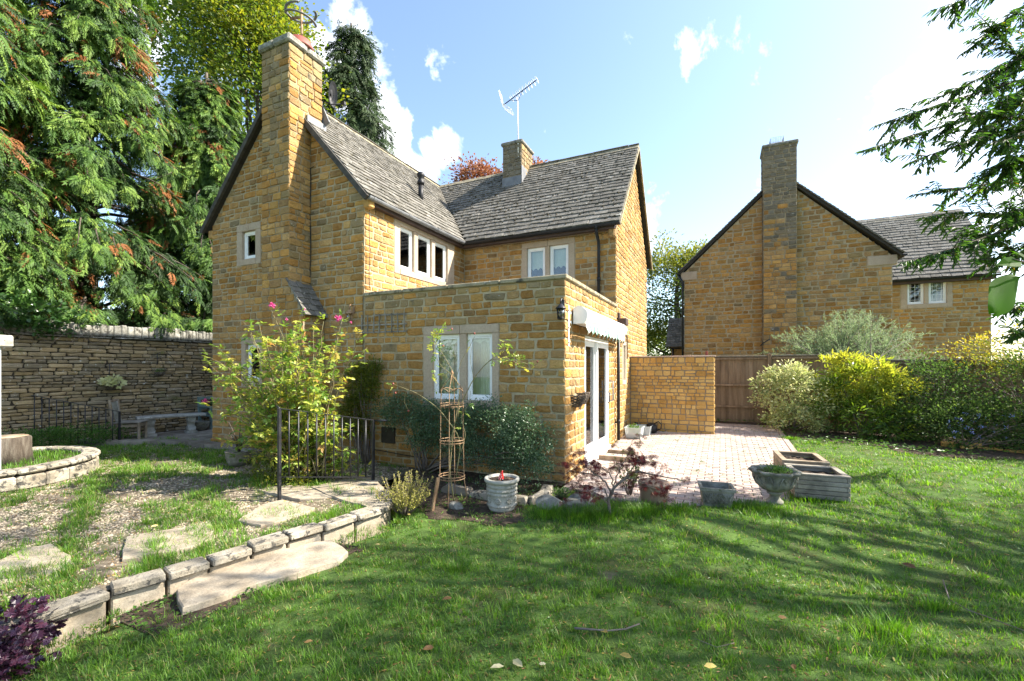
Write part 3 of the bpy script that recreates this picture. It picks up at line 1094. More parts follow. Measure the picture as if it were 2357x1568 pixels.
# verge undercloak (dark edge under the outermost slates)
mb = MB()
for sgn in (-1, 1):
    a = np.array([AX, -.13, RZ - .02])
    b = np.array([AX + sgn * (EX + .05), -.13, ez - .08])
    mb.bar(a, b, .06, .10)
mb.build('verge', MAT['verge'], rm)
mb = MB()
for sgn in (-1, 1):
    a = np.array([.13, RY, RZ - .03])
    b = np.array([.13, RY + sgn * (EX + .05), ez - .09])
    mb.bar(a, b, .05, .06)
mb.build('verge', MAT['coping'], rw)
# lead valley and chimney flashing
mb = MB()
mb.bar((AX, RY, RZ + .045), (AX + EX - .02, RY - EX + .02, ez + .02), .045, .012)
mb.build('valley', MAT['black'], rw)
mb = MB()
fl = [(-5.222 + .02, y, RZ - K * (.875) + .06) for y in (-.10, .30)]
mb.span((-5.215, -.12, RZ - K * .89 - .02), (-5.17, .33, RZ - K * .89 + .14))
mb.bar((-5.6, .31, RZ + .0), (-5.17, .31, RZ - .89 * K + .12), .03, .25)
mb.build('flashing', MAT['lead'], rm)
# moss lumps on the slates
V = []
mo = MB()
oct_t = tpl([(1, 0, 0), (0, 1, 0), (-1, 0, 0), (0, -1, 0), (0, 0, .8), (.6, .6, -.3)], [(0, 1, 4), (1, 2, 4), (2, 3, 4), (3, 0, 4), (0, 5, 1), (2, 1, 5)])
k = 1500
pos, Rm, Sm = [], [], []
for i in range(k):
    if i % 2:
        a = rng.random() ** .7 * slope
        y = rng.uniform(-.1, 5.6)
        e = ext_main(a, a)
        if y > e[1]:
            continue
        p = np.array([AX + EX, 0, ez]) + sv * a + nv * .045 + np.array([0, y, 0])
        n_ = nv
    else:
        a = rng.random() ** .7 * slope
        e = ext_wing(a, a)
        p = np.array([0, RY - EX, ez]) + np.array([0, 1, K]) / S_ * a + np.array([0, -K, 1]) / S_ * .045 + np.array([rng.uniform(e[0], .1), 0, 0])
        n_ = np.array([0, -K, 1]) / S_
    pos.append(p)
    t1 = np.cross(n_, rng.normal(size=3))
    t1 /= np.linalg.norm(t1)
    Rm.append(np.stack([t1, np.cross(n_, t1), n_], 1))
    q = rng.uniform(.012, .036)
    Sm.append((q * rng.uniform(.8, 2), q, q * .7))
mo.stamp(oct_t, np.array(pos), np.array(Rm), np.array(Sm), rng.random(len(pos)))
mo.build('moss_lumps', MAT['moss'], rw, kind='stuff')


# kneelers, eaves, gutters, pipes
def half_gutter(mb, a, b, r=.06):
    a, b = np.asarray(a, float), np.asarray(b, float)
    d = (b - a) / np.linalg.norm(b - a)
    w = np.cross(d, (0, 0, 1))
    V, F = [], []
    k = 8
    for p in (a, b):
        for i in range(k + 1):
            an = PI * i / k
            V.append(p + w * math.cos(an) * r - np.array([0, 0, 1]) * math.sin(an) * r)
    for i in range(k):
        F.append((i, i + 1, k + 2 + i, k + 1 + i))
    F.append(tuple(range(k + 1)))
    F.append(tuple(range(k + 1, 2 * k + 2)))
    mb.add(V, F)


gm = MB()
half_gutter(gm, (AX + EX + .055, -.10, ez - .035), (AX + EX + .055, RY - EX - .08, ez - .035))
g1 = gm.build('gutter', MAT['lead'], house)
gm = MB()
half_gutter(gm, (AX + EX + .04, RY - EX - .06, ez - .05), (.14, RY - EX - .06, ez - .05))
g2 = gm.build('gutter', MAT['black'], house)
for yy in (.0, 1.0, 2.0, 2.9):
    q = MB()
    half_gutter(q, (AX + EX + .055, yy, ez - .033), (AX + EX + .055, yy + .06, ez - .033), .067)
    q.build('gutter_joint', MAT['lead'], g1)
for xx in (-2.9, -1.9, -.9, .0):
    q = MB()
    half_gutter(q, (xx, RY - EX - .06, ez - .05), (xx + .06, RY - EX - .06, ez - .05), .067)
    q.build('gutter_joint', MAT['black'], g2)
q = MB()
q.span((AX + EX - .12, -.02, ez - .14), (AX + EX - .005, RY - EX, ez - .05))
q.span((AX + EX - .06, RY - EX - .005, ez - .15), (.02, RY - EX + .12, ez - .06))
q.build('fascia', MAT['fasciaw'], house)
for kx in ((-3.86, -3.70), (XL - .12, XL + .02)):
    q = MB()
    q.span((kx[0], -.03, 4.62), (kx[1], .12, 4.80), bev=.02)
    q.build('kneeler', MAT['stone'], house)
q = MB()
q.span((-.13, 3.30, 4.50), (.02, 3.52, 4.76), bev=.03)
q.build('kneeler', MAT['stone'], house)
q = MB()
q.tube([(-.36, 3.21, ez - .10), (-.36, 3.21, ez - .20), (-.36, 3.40, ez - .36), (-.36, 3.42, ez - .5), (-.36, 3.42, 2.8)], .034, 10)
q.tube([(-.36, 3.42, 3.6), (-.36, 3.42, 3.68)], .043, 10)
q.tube([(-.36, 3.21, ez - .06), (-.36, 3.21, ez - .14)], .05, 10)
q.build('downpipe', MAT['black'], house)
q = MB()
q.tube([(.075, 3.40, 2.62), (.075, 3.40, .14)], .034, 10)
q.tube([(.075, 3.40, .5), (.075, 3.40, .58)], .043, 10)
q.tube([(.0, 3.36, .52), (.075, 3.40, .52)], .02, 8)
q.build('downpipe', MAT['black'], house)
q = MB()
q.tube([(.05, 4.15, 2.45), (.05, 4.45, 2.45), (.05, 4.5, 2.4), (.05, 4.5, 1.9)], .016, 6)
q.build('waste_pipe', MAT['black'], house)
# cables on the walls
q = MB()
pts = [(-5.20, -.02, 6.0)] + [(-5.205 + .012 * math.sin(z * 5), -.03, z) for z in np.arange(5.9, 3.2, -.15)] + [(-5.15, -.03, 3.1), (-4.95, -.03, 2.9), (-4.78, -.04, 2.6)]
q.tube([(-5.12, -.02, 5.62)] + pts[3:], .008, 5)
q.tube([(-3.79 + .01, .06 + .01 * math.sin(z * 7), z) for z in np.arange(4.6, 3.05, -.12)], .006, 5)
q.tube([(-3.85, -.03, z) for z in np.arange(3.0, 1.9, -.15)], .006, 5)
q.tube([(x, -.045, .16 + .02 * math.sin(x * 3) - .012 * x) for x in np.arange(-3.6, 0.01, .15)], .007, 5)
q.build('cable', MAT['black'], house)
q = MB()
q.span((-3.42, -.045, .36), (-3.12, .0, .64), bev=.01)
q.build('vent_opening', MAT['cavity'], house)

# patio doors
dm = MB()
fr = .075
F = F_side
ua, ub, za, zb_ = h_door
for (a, b, c, d) in ((ua, ua + fr, za, zb_), (ub - fr, ub, za, zb_), (ua + fr, ub - fr, zb_ - fr, zb_), (ua + fr, ub - fr, za, za + fr)):
    F.box(dm, a, b, c, d, -.12, -.0, .006)
door = dm.build('patio_door', MAT['white'], house)
dl = 1.93
for (a, b, d0) in ((ua + fr, dl, -.085), (dl - .06, ub - fr, -.042)):
    lf = MB()
    t = .095
    for (p0, p1, c, d) in ((a, a + t, za + fr, zb_ - fr), (b - t, b, za + fr, zb_ - fr), (a + t, b - t, zb_ - fr - t, zb_ - fr), (a + t, b - t, za + fr, za + fr + t * 1.2)):
        F.box(lf, p0, p1, c, d, d0, d0 + .04, .005)
    lf.build('door_leaf', MAT['white'], door)
    g = MB()
    F.box(g, a + t, b - t, za + fr + t, zb_ - fr - t, d0 + .015, d0 + .02)
    g.build('pane', MAT['glass'], door)
q = MB()
F.box(q, ua - .02, ub + .02, .04, .138, -.14, .06, .01)
q.build('door_sill', MAT['white'], door)
q = MB()
q.tube([(.03, 2.56, 1.0), (.075, 2.56, 1.02), (.08, 2.56, 1.2), (.03, 2.56, 1.22)], .011, 8)
q.tube([(.0, 2.83, 1.02), (.085, 2.83, 1.03), (.085, 2.83, 1.42), (.0, 2.83, 1.43)], .014, 8)
q.build('handle', MAT['lead'], door)
q = MB()
curtain(q, F_side, ua + .1, ua + .45, .2, 2.15, -.3, .03, 6)
q.build('curtain', MAT['curtain'], door)

# slim flue on the main roof, red cowl, aerials, dish
fl = MB()
fx, fy = -4.6, 2.7
fz = RZ - K * (fx - AX)
fl.tube([(fx, fy, fz - .1), (fx, fy, fz + .42)], .062, 14)
fl.lathe([(.085, .40), (.09, .46), (.062, .5), (.062, .56), (.095, .60), (.095, .66), (.05, .70), (0.001, .71)], 14, (fx, fy, fz))
fl.build('flue', MAT['black'], house)
q = MB()
q.lathe([(.25, 0), (.25, .03), (.20, .16), (.12, .21), (.001, .22)], 18, (-5.38, -.12, ctop + .13))
q.build('chimney_cowl', MAT['redoxide'], chim)

ae = thing('round_aerial', 'looped rusty aerial on a red pole on top of the tall chimney', 'aerial', (-5.36, -.1, ctop + .15))
q = MB()
q.tube([(-5.36, -.1, ctop + .10), (-5.36, -.1, ctop + .92)], .024, 8)
q.bar((-5.36, -.1, ctop + .78), (-5.68, -.1, ctop + .86), .025, .04)
q.build('pole', MAT['rust'], ae)
for zz, s0, s1 in ((ctop + .88, .12, 1.72), (ctop + .86, -.85, .22)):
    q = MB()
    for rr in (.30, .275):
        pts = []
        for i in range(25):
            an = PI * (s0 + (s1 - s0) * i / 24)
            pts.append((-5.38 + rr * math.cos(an), -.1 + rr * math.sin(an) * .9, zz + (.0 if zz > ctop + .87 else -.22 * math.sin(max(0, an + PI * .85) * .5))))
        q.tube(pts, .013, 6)
    q.build('loop', MAT['lead'], ae)

dish = thing('satellite_dish', 'black satellite dish on the back of the tall chimney', 'satellite dish', (-5.21, .29, 7.2))
q = MB()
prof = [(.001, 0), (.10, .012), (.19, .04), (.25, .075), (.255, .08), (.19, .05), (.10, .02), (.001, .008)]
for (r_, h_) in ():
    pass
n_ = 20
V, Fc = [], []
for (r_, h_) in prof:
    for kk in range(n_):
        an = 2 * PI * kk / n_
        V.append((-5.16 + h_ + .02 * math.sin(an), .36 + r_ * .45 * math.cos(an) + .06, 7.27 + r_ * math.sin(an)))
for i in range(len(prof) - 1):
    for kk in range(n_):
        k2 = (kk + 1) % n_
        Fc.append((i * n_ + kk, i * n_ + k2, (i + 1) * n_ + k2, (i + 1) * n_ + kk))
q.add(V, Fc)
q.build('reflector', MAT['black'], dish)
q = MB()
q.tube([(-5.20, .27, 7.08), (-5.12, .40, 7.06), (-4.92, .52, 7.08)], .013, 6)
q.box((-4.90, .53, 7.09), (.07, .05, .06))
q.build('arm', MAT['black'], dish)

# small rear chimney
cx0, cx1, cy0, cy1 = -3.50, -2.93, 5.02, 5.80
rc = MB()
rc.span((cx0, cy0, 6.3), (cx1, cy1, 7.92))
rch = rc.build('rear_chimney', MAT['mortar_d'], house)
it = Items('chimney_stone', STONES_T, 'chimney_stones', 120)
coursed(it, Face((0, cy0, 0), (1, 0, 0), (0, -1, 0)), 7.05, 7.9, lambda a, b: (cx0, cx1), gap=.016, mat=MAT['stone_g'], parent=rch, seed=41, hr=(.1, .15), lr=(.14, .28))
coursed(it, Face((cx1, 0, 0), (0, 1, 0), (1, 0, 0)), 7.1, 7.9, lambda a, b: (cy0, cy1), gap=.016, mat=MAT['stone_w'], parent=rch, seed=42, hr=(.1, .15), lr=(.14, .28))
it.emit()
q = MB()
q.span((cx0 - .05, cy0 - .05, 7.92), (cx1 + .05, cy1 + .05, 8.02), bev=.025)
q.build('chimney_cap', MAT['cope'], rch)
q = MB()
q.span((cx0 - .015, cy0 - .02, 6.65), (cx1 + .015, cy0 - .004, 7.02))
q.span((cx1 + .004, cy0 - .02, 6.65), (cx1 + .02, cy1, 7.3))
q.build('flashing', MAT['lead'], rch)
ta = thing('tv_aerial', 'white rooftop television aerial on a tall pole above the small chimney', 'aerial', (-3.02, 5.1, 8.0))
q = MB()
mx, my = -3.02, 5.02
q.tube([(mx, my, 7.55), (mx - .03, my, 9.22)], .019, 8)
q.build('mast', MAT['white'], ta)
A0 = np.array([mx - .42, my - .1, 9.03])
A1 = np.array([mx + .50, my + .1, 9.60])
q = MB()
q.bar(A0, A1, .02, .02)
q.tube([A0 + (A1 - A0) * .2, A0 + (A1 - A0) * .35 + np.array([.1, 0, -.14]), A0 + (A1 - A0) * .6], .008, 5)
q.build('boom', MAT['black'], ta)
bd = (A1 - A0) / np.linalg.norm(A1 - A0)
up_ = np.cross(bd, np.cross((0, 0, 1.0), bd))
up_ /= np.linalg.norm(up_)
sd = np.cross(bd, up_)
for i in range(9):
    c = A0 + (A1 - A0) * (.25 + .75 * i / 8)
    q = MB()
    pts = []
    for j in range(13):
        an = 2 * PI * j / 12
        pts.append(c + up_ * .10 * math.sin(an) + sd * .05 * math.sin(2 * an) + bd * .025 * math.cos(an))
    q.tube(pts, .0065, 5, cap=False)
    q.build('element', MAT['white'], ta)
for sg in (1, -1):
    q = MB()
    for j in range(7):
        c = A0 + bd * (.02 - .0 * j) + up_ * sg * (.05 + .045 * j) + bd * (-.03 + .02 * j) * 1
        q.tube([c - sd * .17, c + sd * .17], .006, 5)
    q.tube([A0 + up_ * sg * .05 - sd * .17, A0 + up_ * sg * .32 + bd * .09 - sd * .17], .008, 5)
    q.tube([A0 + up_ * sg * .05 + sd * .17, A0 + up_ * sg * .32 + bd * .09 + sd * .17], .008, 5)
    q.build('reflector', MAT['white'], ta)

# ------------------------------------------------------------------ fixtures on the house walls
aw = thing('retractable_awning', 'white rolled up awning with green striped scalloped valance above the patio doors', 'awning', (.0, 2.1, 2.4))
q = MB()
y0, y1 = .33, 3.42
prof = [(.03, 2.37), (.03, 2.60), (.10, 2.635), (.17, 2.62), (.235, 2.56), (.25, 2.50), (.235, 2.43), (.19, 2.37)]
V = [(x, y, z) for y in (y0, y1) for x, z in prof]
k = len(prof)
Fc = [(i, (i + 1) % k, k + (i + 1) % k, k + i) for i in range(k)]
q.add(V, Fc)
q.build('cassette', MAT['white'], aw)
for yy in (y0 - .02, y1):
    q = MB()
    V = [(x * 1.04 + .0, y, (z - 2.5) * 1.04 + 2.5) for y in (yy, yy + .02) for x, z in prof]
    q.add(V, Fc + [tuple(range(k)), tuple(range(k, 2 * k))])
    q.build('end_cap', MAT['concrete'] if False else MAT['whitewood'], aw)
m, t, out = newmat('striped_canvas')
b = t.nodes.new('ShaderNodeBsdfPrincipled')
sx = t.nodes.new('ShaderNodeSeparateXYZ')
t.links.new(posn(t), sx.inputs[0])
f = mathn(t, 'FRACT', mathn(t, 'MULTIPLY', sx.outputs[1], 9.0))
c = mixc(t, mathn(t, 'GREATER_THAN', f, .5), (0.62, 0.66, 0.60), (0.13, 0.27, 0.20))
t.links.new(c, b.inputs['Base Color'])
b.inputs['Roughness'].default_value = .8
t.links.new(b.outputs[0], out.inputs[0])
q = MB()
n_ = 220
V, Fc = [], []
for i in range(n_ + 1):
    f = i / n_
    y = y0 + .04 + (y1 - y0 - .08) * f
    ph = (f * 12) % 1.0
    drop = .10 + .085 * (abs(math.sin(PI * ph)) ** .7)
    xo = .215 + .018 * math.sin(f * 75)
    V += [(.215, y, 2.385), (xo, y, 2.385 - drop * .5), (.215 + .03 * math.sin(f * 75 + .6), y, 2.385 - drop)]
for i in range(n_):
    for j in range(2):
        Fc.append((3 * i + j, 3 * i + 3 + j, 3 * i + 4 + j, 3 * i + 1 + j))
q.add(V, Fc)
q.build('valance', m, aw)
q = MB()
q.span((.0, .12, 2.02), (.02, .15, 2.62))
for zz in (2.08, 2.3, 2.56):
    q.tube([(.0, .135, zz), (.035, .135, zz)], .014, 6)
q.span((.0, .15, 2.36), (.012, .30, 2.6))
q.build('mounting_bracket', MAT['whitewood'], aw)


def lantern(name, label, base, n, mat, s=1.0, grp=None):
    base = np.asarray(base, float)
    n = np.asarray(n, float)
    T = thing(name, label, 'wall lamp', base)
    u = np.cross((0, 0, 1.0), n)
    c = base + n * .10 * s
    q = MB()
    q.tube([base + (0, 0, .12 * s), base + n * .02 + np.array([0, 0, .16 * s]), base + n * .07 * s + np.array([0, 0, .17 * s]), c + (0, 0, .13 * s), c + (0, 0, .09 * s)], .010 * s, 6)
    q.box(base + n * .008 + np.array([0, 0, .10 * s]), (.05 * s, .02, .12 * s), np.stack([u, n, (0, 0, 1)], 1), bev=.005)
    q.build('bracket', mat, T)
    q = MB()
    q.lathe([(.001, .095), (.02, .09), (.045, .06), (.078, .03), (.082, .02), (.001, .02)], 8, c * 1.0)
    q.build('lid', mat, T)
    q = MB()
    for k in range(6):
        an = PI / 3 * k
        a = c + np.array([math.cos(an), math.sin(an), 0]) * .058 * s + np.array([0, 0, .025 * s])
        b_ = c + np.array([math.cos(an), math.sin(an), 0]) * .045 * s - np.array([0, 0, .12 * s])
        q.tube([a, b_], .006 * s, 5)
    for zz, rr in ((-.045, .052), (-.12, .047)):
        q.tube([c + np.array([math.cos(2 * PI * i / 12) * rr * s, math.sin(2 * PI * i / 12) * rr * s, zz * s]) for i in range(13)], .006 * s, 5)
    q.lathe([(.001, -.118), (.045, -.118), (.04, -.135), (.001, -.14)], 8, c)
    q.build('cage', mat, T)
    q = MB()
    q.lathe([(.048, .02), (.038, -.115)], 6, c)
    q.build('glass', MAT['glass_clear'], T)
    return T


lantern('wall_lantern', 'black lantern on the corner of the extension beside the awning', (.0, -.10 + .02, 2.52), (.0, -1, 0), MAT['blackiron'], 1.0)
lantern('wall_lantern', 'brown lantern on the gable wall left of the small trellis', (-4.08, -.02, 2.66), (0, -1, 0), MAT['rust'], 1.15)
bl = thing('floodlight', 'dark box shaped floodlight above the far end of the awning', 'floodlight', (.0, 3.62, 2.72))
q = MB()
q.span((.0, 3.58, 2.74), (.06, 3.70, 2.90), bev=.01)
q.build('mount', MAT['fasciaw'], bl)
q = MB()
q.span((.05, 3.5, 2.62), (.22, 3.76, 2.77), bev=.01)
q.build('lamp_housing', MAT['fasciaw'], bl)

# small square trellis
tr = thing('wall_trellis', 'short weathered wooden trellis strip fixed to the extension wall', 'trellis', (-3.4, -.03, 2.3))
for zz, x0_, x1_ in ((2.33, -3.98, -2.86), (2.46, -3.98, -2.86), (2.63, -3.55, -2.86)):
    q = MB()
    q.bar((x0_, -.035, zz + .008), (x1_, -.035, zz), .012, .026)
    q.build('rail', MAT['woodg'], tr)
for i in range(8):
    x_ = -3.86 + i * .138
    q = MB()
    q.bar((x_, -.052, 2.31), (x_ + random.uniform(-.012, .012), -.052, 2.655), .012, .026)
    q.build('slat', MAT['woodg'], tr)
# wicker wall baskets
wb = thing('wicker_basket', 'dark wicker half basket hanging beside the patio doors', 'basket', (.0, .45, 1.22))
for (yc, w_, zc) in ((.44, .21, 1.27), (.76, .17, 1.29)):
    q = MB()
    for r_i in range(9):
        f = r_i / 8
        rr = w_ * (.55 + .45 * math.sin(PI / 2 * f))
        z_ = zc - .17 + .17 * f
        pts = [(.01 + rr * .85 * math.sin(PI * j / 14), yc + rr * -math.cos(PI * j / 14), z_ + .006 * math.sin(j * 2.6 + r_i * PI)) for j in range(15)]
        q.tube(pts, .0105, 5)
    for j in range(1, 14, 2):
        q.tube([(.01 + w_ * (.5 + .4 * f) * .85 * math.sin(PI * j / 14), yc - w_ * (.5 + .4 * f) * math.cos(PI * j / 14), zc - .17 + .17 * f) for f in (0, .5, 1)], .007, 4)
    q.build('basket_body', MAT['bark'], wb)
q = MB()
q.tube([(.02, .25, 1.28), (.02, .30, 1.50), (.03, .5, 1.30)], .003, 4)
q.tube([(.02, .30, 1.55), (.12, .62, 1.30)], .003, 4)
q.build('chain', MAT['rust'], wb)


# ------------------------------------------------------------------ ground
def struct(o):
    o['kind'] = 'structure'
    return o


def axis(lo, hi, fine_lo, fine_hi, step, grow=1.25):
    a = list(np.arange(fine_lo, fine_hi + 1e-6, step))
    s, x = step, fine_lo
    left = []
    while x > lo:
        s *= grow
        x -= s
        left.append(x)
    s, x = step, fine_hi
    right = []
    while x < hi:
        s *= grow
        x += s
        right.append(x)
    return np.array(left[::-1] + a + right)


xs = axis(-300, 300, -4, 9, .12)
ys = axis(-60, 400, -7.5, 6, .12)
XX, YY = np.meshgrid(xs, ys)
ZZ = gz(XX, YY)
ZZ = np.where(XX < edge_x(YY) + .25, -.27, ZZ)
ZZ = np.where((XX < .05) & (YY > -.1), -.2, ZZ)
fr = -.52 + np.clip(XX - 1.35, 0, 9) * .62
ZZ = np.where((XX > -.2) & (XX < 3.40) & (YY < 7.05), ZZ - .07 * sm(-.05, .12, YY - fr), ZZ)
mb = MB()
ny, nx = XX.shape
idx = np.arange(nx * ny).reshape(ny, nx)
q4 = np.stack([idx[:-1, :-1], idx[:-1, 1:], idx[1:, 1:], idx[1:, :-1]], -1).reshape(-1, 4)
mb.v.append(np.stack([XX, YY, ZZ], -1).reshape(-1, 3))
mb.l.append(q4.ravel())
mb.n.append(np.full(len(q4), 4))
mb.t.append(np.zeros(nx * ny))
mb.c = nx * ny
struct(mb.build('lawn', MAT['lawn'], smooth=True))


def patch(name, mat, poly, zf, step=.12, edge=.0):
    """ground patch inside a polygon given as a function inside(x,y)"""
    x0, x1, y0, y1, ins = poly
    xs = np.arange(x0, x1 + step, step)
    ys = np.arange(y0, y1 + step, step)
    X, Y = np.meshgrid(xs, ys)
    Z = zf(X, Y)
    ny, nx = X.shape
    idx = np.arange(nx * ny).reshape(ny, nx)
    qd = np.stack([idx[:-1, :-1], idx[:-1, 1:], idx[1:, 1:], idx[1:, :-1]], -1).reshape(-1, 4)
    cx = X.ravel()[qd].mean(1)
    cy = Y.ravel()[qd].mean(1)
    qd = qd[ins(cx, cy)]
    m_ = MB()
    m_.v.append(np.stack([X, Y, Z], -1).reshape(-1, 3))
    m_.l.append(qd.ravel())
    m_.n.append(np.full(len(qd), 4))
    m_.t.append(np.zeros(nx * ny))
    m_.c = nx * ny
    return m_.build(name, mat, smooth=True)


def terz(x, y):
    return 0.012 * np.sin(x * 3.1 + y * 2) + .012 * np.sin(y * 4.3 - x) - .02


struct(patch('gravel_terrace', MAT['gravelbase'], (-11.3, -1.5, -9, 0.1, lambda x, y: (x < edge_x(y) - .02)), terz))


def bedz(x, y):
    return gz(x, y) + .008 + .004 * np.sin(x * 7) * np.sin(y * 9)


def in_bed(x, y):
    wav = .18 * np.sin(x * 3) + .1 * np.sin(x * 7.1)
    b1 = (x > edge_x(y) + .02) & (y > -1.75 + .25 * (x + 1.2) * (x > -1.2) + wav) & (y < .05) & (x < .05 + .3 * np.sin(y * 2))
    b2 = (x > -1.98) & (x < -1.2) & (y < -2.75) & (y > -4.5) & (x < -1.22 - .12 * (-2.8 - y))
    return b1 | b2


struct(patch('flower_bed', MAT['soil'], (-2.6, .8, -4.6, .1, in_bed), bedz, .05))


def in_bed2(x, y):
    return (y > 5.25 + .25 * np.sin(x) - .18 * (x - 3.4) * (x > 3.4) - .5 * (x > 5)) & (y < 7.4) & (x > 1.9) & ~((x < 3.45) & (y < 6.95))


struct(patch('shrub_border', MAT['soil'], (1.9, 12, 3, 7.4, in_bed2), lambda x, y: bedz(x, y) + .0, .08))
mb = MB()
mb.add([(-.0, -.40, -.047), (1.35, -.50, -.05), (3.40, .76, -.012), (3.40, 7.0, .175), (0, 7.0, .175)], [(0, 1, 2, 3, 4)])
pat = struct(mb.build('patio', MAT['joint'], at=(1.7, 3.2, 0)))
pv = Items('paving_block', BRICK_T, 'paving_blocks')
yb = -.60
row = 0
tilt = math.atan(.03)
Rb = np.stack([(-1, 0, 0), (0, -math.sin(tilt), math.cos(tilt)), (0, math.cos(tilt), math.sin(tilt))], 1)
while yb < 6.95:
    xb = -.0 - (.105 if row % 2 else 0)
    while xb < 3.35:
        a, b = max(xb, .02), min(xb + .203, 3.28)
        # ragged front edge along the bed and lawn
        front = -.52 + .20 * float(sm(1.2, 0, xb)) + max(0, xb - 1.35) * .62 + .04 * math.sin(xb * 9)
        if b - a > .05 and yb > front - .0:
            c = ((a + b) / 2, yb + .05, .03 * (yb + .05) - .028 + random.uniform(-.003, .003))
            ang = random.gauss(0, .012)
            ca, sa = math.cos(ang), math.sin(ang)
            R2 = np.array([[ca, -sa, 0], [sa, ca, 0], [0, 0, 1]]) @ Rb
            pv.add(c, R2, (b - a - .008, .05, .093), MAT['brick'], pat)
        xb += .205
    c = (3.335, yb + .05, .03 * (yb + .05) - .026)
    if yb > .72:
        pv.add(c, Rb, (.10, .05, .095), MAT['brick'], pat)
    yb += .1015
    row += 1
pv.emit()
for o_ in list(pat.children):
    if o_.name.startswith('paving_blocks'):
        pass
# low brick steps under the door
for i, (a, b, y0_, y1_) in enumerate(((.03, .33, 1.35, 1.62), (.03, .33, 2.02, 2.22))):
    pass
for (x0_, y0_, x1_, y1_) in ((.08, 1.65, .75, 1.86), (.10, 2.25, .62, 2.45)):
    t_ = thing('wooden_edging_board', 'low brown board lying across the patio near the door' + (' nearest the maple' if y0_ < 2 else ' beside the downpipe'), 'board', (x0_, y0_, .05), 'boards on the patio by the door')
    q = MB()
    q.span((x0_, y0_, .04), (x1_, y0_ + .05, .13), bev=.006)
    q.build('board', MAT['wood'], t_)

# ------------------------------------------------------------------ terrace edging, step, slabs
pts = EDGE[2:-2]
sm_pts = []
path = [EDGE[1]] + [p for p in pts] + [EDGE[-3]]
seglen = [0]
for a, b in zip(path[:-1], path[1:]):
    seglen.append(seglen[-1] + np.linalg.norm(np.array(b) - np.array(a)))
seglen = np.array(seglen)
path = np.array(path)
s_ = 0.0
eg = thing('terrace_edging', 'line of pale lichened edging stones holding up the gravel terrace', 'edging', (-2.0, -4.0, -.2))
while s_ < seglen[-1] - .05:
    L = random.uniform(.26, .42)
    a = np.array([np.interp(s_, seglen, path[:, k]) for k in (0, 1)])
    b = np.array([np.interp(min(s_ + L, seglen[-1]), seglen, path[:, k]) for k in (0, 1)])
    d = (b - a) / (np.linalg.norm(b - a) + 1e-6)
    w = random.uniform(.17, .22)
    nrm = np.array([d[1], -d[0]])
    c = (a + b) / 2 - nrm * (w / 2 - .03)
    R = np.stack([(d[0], d[1], random.uniform(-.02, .02)), (-d[1], d[0], 0), (0, 0, 1)], 1)
    v, l, n = STONES_T[random.randrange(14)]
    q = MB()
    # cap stone: template y (outward) turned up
    Rt = np.stack([R[:, 0], R[:, 2], -R[:, 1]], 1)
    q.box((c[0], c[1], -.002 + random.uniform(-.014, .012)), (np.linalg.norm(b - a) - random.uniform(.012, .03), w, .07), R @ np.array(Matrix.Rotation(random.gauss(0, .06), 3, 'Z')) @ np.array(Matrix.Rotation(random.gauss(0, .03), 3, 'X')), random.random(), bev=.012)
    q.build('edging_stone', MAT['edging'], eg)
    # riser stones beneath
    q = MB()
    c2 = (a + b) / 2 - nrm * .07
    c2 = (a + b) / 2 - nrm * .09
    q.box((c2[0], c2[1], -.19), (np.linalg.norm(b - a) - .02, .14, .28), R, random.random(), bev=.012)
    q.build('riser_stone', MAT['slab'], eg)
    s_ += L


def slab_obj(name, label, cat, corners, zt, th, mat, grp=None, parts=1, seed=0):
    r = np.random.default_rng(seed)
    c = np.array(corners, float)
    cc = c.mean(0)
    # jittered outline
    out_ = []
    for a, b in zip(c, np.roll(c, -1, 0)):
        k = max(2, int(np.linalg.norm(b - a) / .12))
        for i in range(k):
            p = a + (b - a) * i / k
            j = .018 if i else 0
            if i == 0:
                p = p + (cc - p) * .01
            out_.append(p + r.uniform(-j, j, 2))
    out_ = np.array(out_)
    k = len(out_)
    V = []
    for (sc, z) in ((1.0, zt - th), (1.0, zt - .010), (.985, zt)):
        for p in out_:
            q_ = cc + (p - cc) * sc
            V.append((q_[0], q_[1], z + r.uniform(-.004, .004)))
    for p in out_:
        q_ = cc + (p - cc) * .5
        V.append((q_[0], q_[1], zt + r.uniform(-.003, .003)))
    V.append((cc[0], cc[1], zt))
    F_ = []
    for ring in range(3):
        for i in range(k):
            F_.append((ring * k + i, ring * k + (i + 1) % k, (ring + 1) * k + (i + 1) % k, (ring + 1) * k + i))
    for i in range(k):
        F_.append((3 * k + i, 3 * k + (i + 1) % k, 4 * k))
    q = MB()
    q.add(V, F_, r.random())
    o = q.build(name, mat, at=(cc[0], cc[1], zt - th))
    return tag(o, label, cat, grp)


def pc(z, *pp):
    return [tuple(P(x, y, z)[:2]) for x, y in pp]


